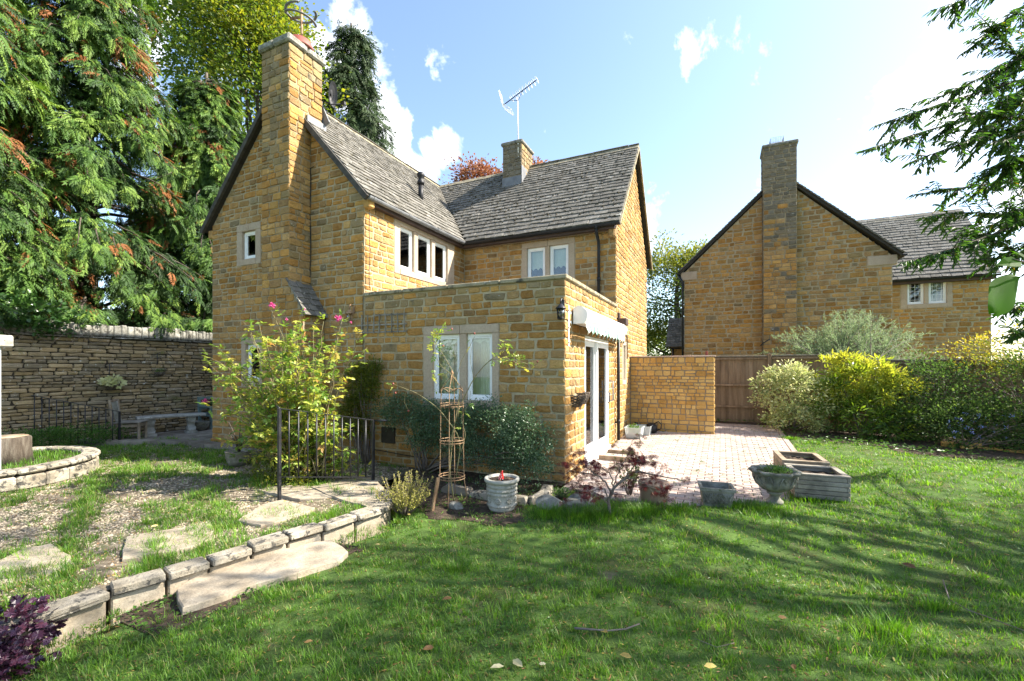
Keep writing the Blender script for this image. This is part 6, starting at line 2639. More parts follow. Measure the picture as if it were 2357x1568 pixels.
# ------------------------------------------------------------------ conifers behind the dry stone wall
def conifer(label, base, H, Rb, nb_, per, mat, flen=.36, hmin=2.0, brown=.06, seed=0, group='cypresses behind the dry stone wall', shape=.55, facing=True):
    r = np.random.default_rng(seed)
    base = np.asarray(base, float)
    T = thing('cypress_tree', label, 'tree', base, group)
    tb, cr = MB(), MB()
    limb(tb, base, base + (0, 0, H), .35, .04, 0, 8, .01)
    toc = math.atan2(CAM[1] - base[1], CAM[0] - base[0])
    P_, D_, U_, S_l, T_ = [], [], [], [], []
    for i in range(nb_):
        h = hmin + (H - hmin) * ((i + r.random()) / nb_)
        az = toc + (r.normal(0, 1.15) if r.random() < .9 else r.uniform(-PI, PI))
        R = Rb * (1 - (h / H) ** 1.6 * .80) * r.uniform(.72, 1.12)
        dv = np.array([math.cos(az), math.sin(az), 0])
        s = base + np.array([0, 0, h - .3])
        rise = r.uniform(-.05, .25) * R
        pts = []
        for k in range(7):
            f = k / 6
            pts.append(s + dv * R * f + np.array([0, 0, rise * math.sin(PI * f * .8) - R * .34 * f ** 2.2]) + r.normal(0, .03, 3))
        tb.tube(pts, [.05 * (1 - f) + .008 for f in np.linspace(0, 1, 7)], 5)
        pts = np.array(pts)
        side = np.array([-dv[1], dv[0], 0])
        tone = r.normal(.62, .10)
        dead = r.random() < .2
        f = .30 + .72 * r.random(per) ** .75
        p = np.stack([np.interp(f, np.linspace(0, 1, 7), pts[:, k]) for k in range(3)], 1)
        lat = r.normal(0, 1, per) * (.40 * (1.25 - f)) * (R ** .5) * .55
        hang = r.random(per) ** 1.5
        p = p + side * lat[:, None] + np.array([0, 0, -1]) * (.10 * np.abs(lat) + .42 * hang)[:, None] + r.normal(0, .04, (per, 3))
        d = dv * (.65 - .35 * hang)[:, None] + side * (np.sign(lat) * np.minimum(np.abs(lat) * 1.6, .7))[:, None] + np.array([0, 0, -1]) * (.30 + .75 * hang)[:, None] + r.normal(0, .20, (per, 3))
        up = dv * .6 + np.array([0, 0, .8]) + r.normal(0, .35, (per, 3))
        low = (p[:, 0] > -12.1) & (p[:, 2] < 2.85)
        p[:, 2] = np.where(low & (np.abs(p[:, 1] + .05) > .35), 2.85 + r.random(per) * .3, p[:, 2])
        t = np.clip(tone + r.normal(0, .14, per) + .55 * (f - .75), .42, 1)  # tint darkens towards the trunk: shade inside the crown put into the colour
        bm_ = (r.random(per) < (.55 if dead else brown * .5)) & (f < .95)
        if dead:
            bm_ &= np.abs(lat - .2) < .35
        t = np.where(bm_, r.uniform(0, .2, per), t)
        P_.append(p)
        D_.append(d)
        U_.append(up)
        S_l.append(flen * r.uniform(.6, 1.25, per))
        T_.append(t)
    P_, D_, U_, S_l, T_ = map(np.concatenate, (P_, D_, U_, S_l, T_))
    for k in range(5):
        m_ = (np.arange(len(P_)) % 5) == k
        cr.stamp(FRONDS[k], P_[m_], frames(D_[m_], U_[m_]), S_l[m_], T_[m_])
    cr.build('crown', mat, T)
    tb.build('trunk', MAT['bark'], T, smooth=True)
    return T


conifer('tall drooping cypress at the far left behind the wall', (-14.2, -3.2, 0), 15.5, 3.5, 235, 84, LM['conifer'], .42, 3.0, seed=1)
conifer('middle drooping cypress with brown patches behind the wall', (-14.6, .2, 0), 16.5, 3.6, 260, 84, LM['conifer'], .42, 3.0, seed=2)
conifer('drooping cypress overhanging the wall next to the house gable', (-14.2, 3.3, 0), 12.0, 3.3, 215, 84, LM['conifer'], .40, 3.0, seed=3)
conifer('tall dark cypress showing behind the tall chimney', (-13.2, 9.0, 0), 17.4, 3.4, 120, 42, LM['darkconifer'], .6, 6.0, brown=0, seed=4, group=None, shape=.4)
# yellow green beech between them
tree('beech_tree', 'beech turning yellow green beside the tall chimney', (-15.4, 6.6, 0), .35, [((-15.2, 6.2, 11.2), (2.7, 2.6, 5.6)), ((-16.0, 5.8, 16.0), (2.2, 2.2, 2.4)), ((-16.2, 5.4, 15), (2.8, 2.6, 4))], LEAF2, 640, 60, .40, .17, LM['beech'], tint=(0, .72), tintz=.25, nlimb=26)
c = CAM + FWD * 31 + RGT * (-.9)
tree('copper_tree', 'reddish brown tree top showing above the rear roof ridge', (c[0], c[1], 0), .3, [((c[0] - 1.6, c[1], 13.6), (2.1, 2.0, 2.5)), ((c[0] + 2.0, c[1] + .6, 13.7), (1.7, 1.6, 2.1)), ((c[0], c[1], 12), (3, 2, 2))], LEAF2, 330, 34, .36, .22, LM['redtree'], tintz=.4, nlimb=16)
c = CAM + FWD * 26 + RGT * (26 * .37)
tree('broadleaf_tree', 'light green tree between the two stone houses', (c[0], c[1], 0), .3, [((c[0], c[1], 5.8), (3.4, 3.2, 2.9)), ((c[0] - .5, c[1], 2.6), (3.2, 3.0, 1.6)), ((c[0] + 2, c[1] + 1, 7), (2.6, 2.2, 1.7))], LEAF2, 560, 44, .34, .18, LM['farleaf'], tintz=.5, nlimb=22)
mb = MB()
for k in range(12):
    cx = 1 + k * 2.6
    clumps(mb, LEAF2, np.array([CAM[0] + FWD[0] * 34 + RGT[0] * (k * 3 - 6), CAM[1] + FWD[1] * 34 + RGT[1] * (k * 3 - 6), 1.6]), np.array([2.2, 1.5, 2.1 + rng.random()]), 34, 26, .5, .30, (0, .7))
mb.build('far_hedge', LM['farleaf'], kind='stuff')
mb = MB()
for k in range(9):
    clumps(mb, LEAF2, np.array([-13.2, -5 + k * 1.5, 1.9]), np.array([1.1, 1.0, 1.3]), 30, 30, .35, .16, (0, .55))
mb.build('understorey_shrubs', LM['ivy'], kind='stuff')

# ------------------------------------------------------------------ overhanging tree on the right
base = np.array([10.8, .8, .1])
T = thing('overhanging_tree', 'tree with narrow dark leaves hanging in from the right edge', 'tree', base)
tb, cr, cr2 = MB(), MB(), MB()
limb(tb, base, base + (0.2, -.2, 6.5), .22, .10, 0, 8, .03)
for (c_, r_, k_) in (((9.6, -.7, 7.5), (3.5, 2.4, 1.4), 125), ((13.8, 3.4, 7.5), (2.8, 1.9, 1.6), 95), ((12.5, -2.0, 7.8), (2.4, 2.2, 1.4), 80), ((6.3, -1.6, 7.4), (1.8, 1.3, .8), 24), ((8.4, 1.4, 7.6), (1.6, .9, .8), 22), ((2.9, -.5, 7.9), (2.0, 1.1, .5), 26)):
    cc = clumps(cr, LONG, np.array(c_), np.array(r_), k_, 62, .34, .15, (0, .75), shell=.15, droop=.5, low=-1, flat=.5)
    for i in range(0, len(cc), 14):
        limb(tb, base + (0.1, -.1, 4.6), cc[i], .07, .012, -.03, 6, .06)
dpt = 5.6
BR = [((2440, -60), (2330, 40), (2213, 125)), ((2430, 230), (2340, 120), (2237, 20)), ((2440, 90), (2290, 165), (2134, 236)), ((2440, 160), (2230, 215), (2013, 290)),
      ((2440, 215), (2210, 275), (1982, 348)), ((2440, 270), (2260, 310), (2091, 375)), ((2440, 320), (2340, 360), (2258, 412)), ((2440, 400), (2270, 425), (2100, 448)),
      ((2440, 520), (2260, 470), (2122, 502)), ((2440, 470), (2280, 555), (2077, 604)), ((2440, 640), (2330, 570), (2225, 520)), ((2380, -60), (2260, -20), (2166, 22)),
      ((2440, 300), (2320, 250), (2180, 262)), ((2440, 560), (2360, 590), (2240, 600)), ((2450, 150), (2350, 230), (2230, 330)), ((2450, 420), (2370, 400), (2290, 330)), ((2450, 20), (2370, 100), (2290, 190)),
      ((2450, 250), (2380, 300), (2300, 330)), ((2450, 120), (2380, 190), (2300, 240)), ((2440, 700), (2370, 720), (2320, 700)), ((2440, 740), (2380, 770), (2330, 760)), ((2450, 480), (2380, 500), (2300, 470))]
PP, DD, UU, TT = [], [], [], []
for bi, (a_, m_, e_) in enumerate(BR):
    dp = dpt + rng.uniform(-.7, .9)
    A_, M_, E_ = PD(*a_, dp + .4), PD(*m_, dp + .1), PD(*e_, dp - .1)
    limb(tb, base + (0, 0, 3.0 + .15 * bi), A_, .05, .017, -.03, 6, .04)
    fr_ = np.linspace(0, 1, 14)
    pts = [(1 - f) ** 2 * A_ + 2 * f * (1 - f) * M_ + f * f * E_ for f in fr_]
    tb.tube(pts, [.016 * (1 - f) + .003 for f in fr_], 5)
    pts = np.array(pts)
    main = unit(pts[-1] - pts[0])
    tw = [(pts, 1.0)]
    ntw = int(16 + 5 * np.linalg.norm(E_ - A_))
    for j in range(ntw):
        f = rng.uniform(.05, .92)
        s = np.array([np.interp(f, fr_, pts[:, k]) for k in range(3)])
        sd_ = unit(main * .9 + rng.normal(size=3) * .45 + np.array([0, 0, -.08]))
        L = rng.uniform(.25, .6) * (1.15 - f * .75)
        tp_ = np.array([s + sd_ * L * q_ + np.array([0, 0, -.12 * L * q_ * q_]) for q_ in np.linspace(0, 1, 6)])
        tb.tube(tp_, [.005 * (1 - q_) + .002 for q_ in np.linspace(0, 1, 6)], 4)
        tw.append((tp_, 1))
    for tp_, _ in tw:
        L = np.linalg.norm(np.diff(tp_, axis=0), axis=1).sum()
        k_ = int(L / .017)
        ff = np.linspace(.05, 1, max(k_, 3))
        xx_ = np.linspace(0, 1, len(tp_))
        p_ = np.stack([np.interp(ff, xx_, tp_[:, k]) for k in range(3)], 1)
        td = unit(tp_[-1] - tp_[0])
        lat = unit(np.cross(td, (0, 0, 1)))
        sg = np.where(np.arange(len(ff)) % 2, 1, -1)[:, None]
        d_ = td * .8 + lat * sg * .65 + np.array([0, 0, -.45]) + rng.normal(size=p_.shape) * .22
        PP.append(p_)
        DD.append(d_)
        UU.append(np.array([0, 0, 1]) + rng.normal(size=p_.shape) * .5)
        bt = .55 if bi == 8 else 0
        TT.append(np.clip(rng.beta(1.6, 3.2, len(p_)) * .75 + bt * .4, 0, 1))
PP, DD, UU, TT = map(np.concatenate, (PP, DD, UU, TT))
TT = np.where(rng.random(len(TT)) < .008, .98, TT)
leaves(cr2, LONG, PP, DD, UU, .095 * rng.uniform(.7, 1.2, len(PP)), TT)
cr.build('crown', LM['cherry'], T)
cr2.build('hanging_twigs', LM['cherry'], T)
tb.build('trunk', MAT['bark'], T, smooth=True)

# the large leaf close to the lens, on its twig
T = thing('leafy_twig', 'twig with one large bright green leaf close to the camera at the right edge', 'twig', PD(2357, 610, .8))
bpt, tpt = PD(2352, 636, .80), PD(2267, 726, .78)
L = np.linalg.norm(tpt - bpt)
q = MB()
dv = (tpt - bpt) / L
wv = unit(np.cross(dv, -FWD))
nvv = np.cross(dv, wv)
V, Fc = [], []
k_ = 14
for i in range(k_ + 1):
    f = i / k_
    w = .26 * L * (math.sin(PI * min(f * 1.02, 1)) ** .6) * (1 - .12 * f) + .0005
    for j, s_ in enumerate((-1, -.5, 0, .5, 1)):
        V.append(bpt + dv * L * f + wv * w * s_ + nvv * (.10 * L * abs(s_) * (.6 + .2 * math.sin(f * 9 + j)) - .12 * L * f * f))
for i in range(k_):
    for j in range(4):
        Fc.append((i * 5 + j, i * 5 + j + 1, (i + 1) * 5 + j + 1, (i + 1) * 5 + j))
q.add(V, Fc, .6)
q.build('large_leaf', LM['bright'], T, smooth=True)
q = MB()
q.tube([bpt, PD(2375, 615, .80), PD(2450, 590, .85)], .0016, 6)
q.tube([PD(2380, 612, .80), PD(2345, 600, .79), PD(2330, 596, .79)], .0012, 6)
q.build('twig', MAT['twig'], T)
q = MB()
pos = np.array([PD(2352, 604, .79), PD(2362, 596, .8), PD(2335, 600, .79), PD(2358, 612, .8)])
leaves(q, LEAF6, pos, np.array([PD(2290, 606, .78) - pos[0], PD(2330, 575, .82) - pos[1], PD(2318, 622, .78) - pos[2], PD(2400, 640, .8) - pos[3]]), -np.tile(FWD, (4, 1)) + rng.normal(size=(4, 3)) * .4, np.array([.050, .03, .022, .03]), np.array([.6, .2, .3, .9]))
q.build('small_leaves', LM['bright'], T)

# ------------------------------------------------------------------ shrub border on the right
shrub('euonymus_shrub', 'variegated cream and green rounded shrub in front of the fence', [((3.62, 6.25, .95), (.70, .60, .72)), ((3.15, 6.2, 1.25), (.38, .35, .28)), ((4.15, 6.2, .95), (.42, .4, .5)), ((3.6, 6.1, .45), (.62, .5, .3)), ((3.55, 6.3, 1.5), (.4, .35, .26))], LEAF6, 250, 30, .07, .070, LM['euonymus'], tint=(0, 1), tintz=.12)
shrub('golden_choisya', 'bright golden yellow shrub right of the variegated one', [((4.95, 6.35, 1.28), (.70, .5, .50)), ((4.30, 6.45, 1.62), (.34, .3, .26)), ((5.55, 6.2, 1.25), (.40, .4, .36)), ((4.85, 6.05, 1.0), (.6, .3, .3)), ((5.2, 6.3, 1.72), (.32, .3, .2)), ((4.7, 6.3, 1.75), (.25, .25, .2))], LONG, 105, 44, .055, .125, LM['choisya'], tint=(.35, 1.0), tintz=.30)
shrub('green_choisya', 'fresh green low shrub under the golden one', [((4.85, 5.95, .62), (.62, .4, .38)), ((5.35, 5.75, .45), (.5, .35, .3)), ((4.4, 6.0, .9), (.3, .3, .5))], LONG, 64, 34, .08, .125, LM['choisya'], tint=(.0, .60), tintz=.15)
shrub('dark_shrub', 'dark glossy mixed shrub against the fence right of the golden one', [((6.2, 6.2, 1.1), (.75, .55, .75)), ((6.0, 5.7, .6), (.6, .5, .45)), ((6.7, 5.5, .6), (.7, .5, .5))], LEAF6, 300, 24, .11, .062, LM['darkshrub'], tint=(0, .8), tintz=.2)
shrub('blue_flowered_shrub', 'loose dark shrub with small blue flowers near the lawn edge', [((6.3, 5.15, .55), (.6, .4, .42)), ((7.2, 5.0, .55), (.6, .45, .45))], LEAF6, 170, 24, .09, .045, LM['darkshrub'], tint=(.1, .9), tintz=.2)
shrub('straggly_shrub', 'tall straggly green shrub at the right end of the border', [((7.6, 5.6, 1.1), (.9, .7, .95)), ((8.6, 5.2, 1.1), (.9, .8, 1.0)), ((7.9, 4.7, .5), (.7, .4, .45)), ((9.4, 4.4, 1.0), (.9, .8, .9))], LEAF6, 420, 24, .13, .060, LM['darkshrub'], tint=(0, 1), tintz=.25)
shrub('yellowing_shrub', 'yellow leaved twiggy shrub rising above the right part of the fence', [((8.0, 6.4, 2.05), (.9, .5, .55)), ((9.2, 6.2, 2.0), (.9, .6, .7)), ((7.1, 6.7, 1.9), (.5, .4, .45))], LEAF6, 300, 20, .12, .055, LM['pyra'], tint=(0, 1), tintz=.3, stems=40)
shrub('tall_evergreen_shrub', 'dark evergreen shrub with a few orange leaves at the far right edge', [((11.6, 7.2, 2.4), (1.4, 1.2, 1.6)), ((10.6, 6.0, 1.6), (1.2, 1.0, 1.2))], LONG, 320, 26, .18, .11, LM['cherry'], tint=(0, .8), stems=14)
q = MB()
for i in range(60):
    c_ = np.array([rng.uniform(5.8, 7.6), 4.85 + rng.uniform(-.2, .5), rng.uniform(.35, .9)])
    leaves(q, LEAF2, c_ + rng.normal(size=(9, 3)) * .016, rng.normal(size=(9, 3)), rng.normal(size=(9, 3)), np.full(9, .018), rng.random(9))
m_, t_, o_ = newmat('blue_petals')
b_ = t_.nodes.new('ShaderNodeBsdfPrincipled')
b_.inputs['Base Color'].default_value = (.25, .32, .75, 1)
t_.links.new(b_.outputs[0], o_.inputs[0])
par = [o for o in COL.objects if o.name == 'blue_flowered_shrub'][0]
q.build('flowers', m_, par, kind='stuff')

# tamarisk behind the fence
T = thing('tamarisk_bush', 'feathery pale green bush rising above the fence', 'shrub', (5.2, 8.4, .2))
tb, cr = MB(), MB()
PP, DD, TT, SS = [], [], [], []
for i in range(150):
    px_ = rng.choice([rng.uniform(1720, 2190), rng.normal(1930, 80)])
    peak = 705 + 75 * abs(px_ - 1960) / 240 + (0 if px_ > 1800 else (1800 - px_) * .55)
    py_ = peak + rng.random() ** 1.3 * 95
    dp_ = rng.uniform(12.4, 13.6)
    e = PD(px_, py_, dp_)
    s = np.array([5.2 + rng.normal() * .35, 8.4, .6 + rng.random()])
    mid = s + (e - s) * .55 + np.array([0, 0, .15 + .12 * abs(e[0] - s[0])])
    fr_ = np.linspace(0, 1, 12)
    pts = np.array([(1 - f) ** 2 * s + 2 * f * (1 - f) * mid + f * f * e for f in fr_])
    tb.tube(pts, [.012 * (1 - f) + .002 for f in fr_], 4)
    for j in range(20):
        f = .38 + .62 * j / 20
        b0 = np.array([np.interp(f, fr_, pts[:, k]) for k in range(3)])
        sd_ = unit(unit(pts[-1] - pts[-4]) * .7 + rng.normal(size=3) * .5 + np.array([0, 0, .15]))
        L = .34 * (1.15 - f) + .07
        nn_ = int(10 + L * 42)
        ff = rng.random(nn_)[:, None]
        p_ = b0 + sd_ * L * ff
        PP.append(p_)
        DD.append(sd_ + rng.normal(size=(nn_, 3)) * .45)
        TT.append(np.clip(rng.normal(.45, .22, nn_) + .25 * (f - .6), 0, 1))
        SS.append(np.full(nn_, .055 + .03 * rng.random()))
PP, DD, TT, SS = map(np.concatenate, (PP, DD, TT, SS))
cr.stamp(tpl([(0, -.07, 0), (0, .07, 0), (1, 0, 0)], [(0, 1, 2)]), PP, frames(DD, rng.normal(size=PP.shape)), SS, TT)
cr.build('plumes', LM['tamarisk'], T)
tb.build('stems', MAT['twig'], T)

# ------------------------------------------------------------------ against the house
T = shrub('wall_cotoneaster', 'clipped small leaved dark shrub under the extension window', [((-2.75, -.28, .92), (.62, .24, .30)), ((-1.9, -.30, .82), (.70, .26, .36)), ((-1.1, -.34, .72), (.62, .28, .44)), ((-.50, -.36, .62), (.44, .30, .50)), ((-.35, -.50, .32), (.28, .2, .25)), ((-1.2, -.4, .40), (.6, .22, .22)), ((-2.2, -.35, .5), (.4, .2, .18))],
          LEAF2, 640, 42, .060, .034, LM['coton'], base=(-2.4, -.2, -.05), stems=26, tintz=.15, shell=.35, stemmat='twig')
q = MB()
for i in range(16):
    s = np.array([-.6 + rng.uniform(-.5, .5), -.58, .35])
    pts = [s + np.array([rng.uniform(-.1, .1) * f, -.12 * f, -.38 * f]) for f in np.linspace(0, 1, 6)]
    pp_ = np.repeat(np.array(pts), 5, 0) + rng.normal(size=(30, 3)) * .012
    leaves(q, LEAF2, pp_, rng.normal(size=(30, 3)), rng.normal(size=(30, 3)) + (0, 0, .5), np.full(30, .032), rng.uniform(.4, 1, 30))
q.build('trailing_shoots', LM['coton'], T)
shrub('wall_climber', 'yellow green climber growing up the wall left of the window', [((-3.82, -.14, 1.35), (.34, .12, .45)), ((-3.95, -.15, .75), (.32, .13, .45)), ((-3.55, -.12, 1.55), (.14, .08, .3))], LEAF2, 230, 34, .055, .040, LM['climber'], base=(-3.7, -.12, -.05), stems=22, shell=.3, cat='climber')

# rose bush
RB = np.array([-3.78, -1.42, -.02])
T = thing('rose_bush', 'big sprawling yellow green rose bush with pink flowers behind the railing', 'rose bush', RB)
tb, cr = MB(), MB()
PP, DD, UU, SS, TT = [], [], [], [], []
ends = []
for i in range(120):
    if i < 12:
        e = [(480, 935), (472, 850), (500, 800), (560, 740), (625, 715), (690, 725), (745, 740), (790, 730), (835, 760), (845, 800), (520, 860), (600, 770)][i]
        E_ = PD(e[0], e[1], 6.7 + rng.uniform(-.3, .3))
    else:
        px_ = rng.normal(655, 95)
        px_ = min(max(px_, 480), 850)
        ptop = 735 + .0009 * (px_ - 680) ** 2
        py_ = ptop + rng.random() ** .85 * (300 if rng.random() < .7 else 370)
        E_ = PD(px_, py_, 6.7 + rng.uniform(-.7, .6))
        if E_[1] > -.12:
            E_[1] = -.12 - rng.random() * .3
    s = RB + np.array([rng.normal() * .22, rng.normal() * .16, 0])
    mid = s + (E_ - s) * .5 + np.array([0, 0, .22 * np.linalg.norm(E_[:2] - s[:2]) + .1])
    fr_ = np.linspace(0, 1, 12)
    pts = np.array([(1 - f) ** 2 * s + 2 * f * (1 - f) * mid + f * f * E_ for f in fr_])
    pts[1:-1] += rng.normal(size=(10, 3)) * .02
    tb.tube(pts, [.0095 * (1 - f) + .003 for f in fr_], 5, rng.random())
    ends.append(E_)
    nl = 19
    for j in range(nl):
        f = .30 + .70 * (j + rng.random()) / nl
        b0 = np.array([np.interp(f, fr_, pts[:, k]) for k in range(3)])
        dd_ = unit(unit(pts[-1] - pts[-4]) * .3 + rng.normal(size=3) * .8 + np.array([0, 0, .1]))
        Lp = rng.uniform(.07, .13)
        lat = unit(np.cross(dd_, (0, 0, 1)))
        upv = unit(np.array([0, 0, 1.0]) + rng.normal(size=3) * .35)
        zt = (b0[2] - .2) / 2.4
        tn = float(np.clip(rng.beta(2, 2.4) * (1.05 - .25 * zt) + (.22 if rng.random() < .18 else 0), 0, 1))
        for (ff, sgn) in ((.5, 1), (.5, -1), (.8, 1), (.8, -1), (1.0, 0)):
            PP.append(b0 + dd_ * Lp * ff)
            DD.append(dd_ * (.55 if sgn else 1) + lat * sgn * .9 + rng.normal(size=3) * .12 + np.array([0, 0, -.15]))
            UU.append(upv)
            SS.append(rng.uniform(.055, .088))
            TT.append(min(1, max(0, tn + rng.normal() * .05)))
leaves(cr, LEAF6, np.array(PP), np.array(DD), np.array(UU), np.array(SS), np.array(TT))
cr.build('foliage', LM['rose'], T)
tb.build('stems', MAT['stem'], T)


def flower(T, c, r, mat=None):
    q = MB()
    n_ = 26
    v = unit(rng.normal(size=(n_, 3)) + np.array([0, 0, .6]))
    leaves(q, LEAF6, np.asarray(c) + v * r * .15, np.cross(v, rng.normal(size=(n_, 3))) * .6 + v * .8, -v + rng.normal(size=(n_, 3)) * .3, r * rng.uniform(.8, 1.15, n_), rng.random(n_))
    return q.build('flower', mat or LM['petal'], T)


for (px_, py_, dp_, r_) in ((627, 704, 6.6, .05), (779, 733, 6.6, .055), (472, 926, 6.5, .055), (660, 735, 6.5, .022), (808, 742, 6.6, .02), (700, 712, 6.6, .02)):
    flower(T, PD(px_, py_, dp_), r_)
shrub('low_bedding', 'low green ground plants at the foot of the rose bush', [((-3.75, -1.75, .06), (.45, .25, .16)), ((-4.4, -1.5, .05), (.4, .25, .14))], LEAF2, 60, 22, .07, .045, LM['climber'], base=(-3.8, -1.7, 0), stems=0, cat='plant')

# climbing rose on the obelisk
dO = (OBEL - CAM) @ FWD
T = thing('climbing_rose', 'leggy climbing rose with orange hips twining through the rusty obelisk', 'rose', OBEL + np.array([.05, .03, 0]))
tb, cr, hp = MB(), MB(), MB()
paths = [([(1045, 1155), (1030, 1050), (1052, 950), (1090, 870), (1125, 830), (1160, 822), (1215, 838)], .010, [(.72, 1.0, 20)]),
         ([(1030, 1150), (1042, 1000), (1060, 900), (1040, 850), (1010, 800), (990, 770)], .007, [(.85, 1.0, 10)]),
         ([(1050, 1100), (1062, 1010), (1010, 940), (960, 905), (925, 892), (905, 884)], .007, [(.97, 1, 2)]),
         ([(1055, 960), (1058, 900), (1050, 870), (1010, 840), (1000, 800), (1010, 765), (1028, 762)], .005, [(.6, 1.0, 16)]),
         ([(1062, 1040), (1072, 1000), (1060, 960), (1080, 930), (1083, 900)], .006, [(.3, .9, 5)]),
         ([(1040, 905), (1062, 830), (1085, 790), (1095, 770)], .004, []),
         ([(1090, 870), (1082, 830), (1086, 800), (1075, 778)], .004, [(.7, 1, 2)]),
         ([(1125, 832), (1160, 805), (1165, 790), (1175, 783)], .005, [(.3, 1, 13)]),
         ([(1180, 830), (1205, 850), (1225, 845), (1240, 835)], .004, [(.2, 1, 9)]),
         ([(935, 895), (930, 925), (940, 945)], .003, []),
         ([(1000, 790), (998, 850), (1005, 890)], .004, [(.0, 1, 9)])]
for pi_, (pp_, r0_, lv_) in enumerate(paths):
    dps = dO + rng.normal() * .05
    pts = np.array([PD(x_, y_, dps + .04 * math.sin(i)) for i, (x_, y_) in enumerate(pp_)])
    # resample smoothly
    tt_ = np.linspace(0, len(pts) - 1, 22)
    ps = np.stack([np.interp(tt_, np.arange(len(pts)), pts[:, k]) for k in range(3)], 1)
    ps[1:-1] = (ps[:-2] + ps[1:-1] * 2 + ps[2:]) / 4
    tb.tube(ps, [r0_ * (1 - .6 * i / 21) for i in range(22)], 6)
    for (f0, f1, k_) in lv_:
        for j in range(k_):
            f = f0 + (f1 - f0) * rng.random()
            b0 = np.array([np.interp(f * 21, np.arange(22), ps[:, k]) for k in range(3)])
            dd_ = unit(rng.normal(size=3))
            upv = np.array([0, 0, 1.0]) + rng.normal(size=3) * .5
            lat = unit(np.cross(dd_, upv))
            tn = rng.uniform(.15, .8)
            for (ff, sgn) in ((.5, 1), (.5, -1), (.85, 1), (.85, -1), (1., 0)):
                leaves(cr, LEAF6, (b0 + dd_ * .08 * ff)[None], (dd_ * (.5 if sgn else 1) + lat * sgn * .9)[None], upv[None], np.array([rng.uniform(.032, .052)]), np.array([tn]))
cr.build('foliage', LM['rose'], T)
tb.build('stems', MAT['stem'], T)
for (x_, y_) in ((905, 884), (910, 905), (940, 946), (1237, 833), (1040, 758), (1092, 768), (1190, 838), (1020, 797)):
    q = MB()
    q.lathe([(.001, -.016), (.012, -.008), (.014, .004), (.006, .015), (.001, .018)], 8, PD(x_, y_, dO))
    q.build('rose_hip', MAT['redoxide'], T)


# spiky golden shrub beside the landing slab
def spiky(name, label, base, n, hmin, hmax, spread, lsize, mat, per=34, cat='shrub', tint=(0, 1), lean=.45, tp=LEAF6, flower_=0):
    base = np.asarray(base, float)
    T = thing(name, label, cat, base)
    tb, cr = MB(), MB()
    for i in range(n):
        an = rng.uniform(0, 6.283)
        q_ = rng.random() ** .6
        s = base + np.array([math.cos(an), math.sin(an), 0]) * spread * .15 * q_
        h = rng.uniform(hmin, hmax) * (1 - .25 * q_)
        e = base + np.array([math.cos(an) * spread * q_, math.sin(an) * spread * q_, h])
        mid = (s + e) / 2 + np.array([math.cos(an), math.sin(an), 0]) * spread * .15 + np.array([0, 0, .05])
        fr_ = np.linspace(0, 1, 8)
        pts = np.array([(1 - f) ** 2 * s + 2 * f * (1 - f) * mid + f * f * e for f in fr_])
        tb.tube(pts, [.004 * (1 - f) + .0015 for f in fr_], 4)
        f = rng.uniform(.25, 1, per)
        p = np.stack([np.interp(f, fr_, pts[:, k]) for k in range(3)], 1)
        d = rng.normal(size=(per, 3)) + np.array([0, 0, .35])
        leaves(cr, tp, p, d, rng.normal(size=(per, 3)) * .6 + (0, 0, 1), lsize * rng.uniform(.6, 1.2, per) * (1.2 - .5 * f), np.clip(tint[0] + (tint[1] - tint[0]) * (f * .6 + .4 * rng.random(per)), 0, 1))
    cr.build('foliage', mat, T)
    tb.build('stems', MAT['twig'], T)
    return T


spiky('golden_spirea', 'small spiky yellow green shrub between the landing slab and the obelisk', solve(932, 1185), 95, .34, .60, .40, .030, LM['spirea'], 40)
spiky('rosemary_plant', 'small dark green plant in the stone edged planting hole', solve(1290, 1148), 30, .10, .17, .16, .022, LM['weed'], 22, 'plant', tint=(0, .5))
spiky('green_sapling', 'thin leafy green plant behind the red maple', solve(1440, 1150) + np.array([0, .25, 0]), 16, .35, .72, .25, .045, LM['darkshrub'], 22, 'plant', tint=(.3, 1))

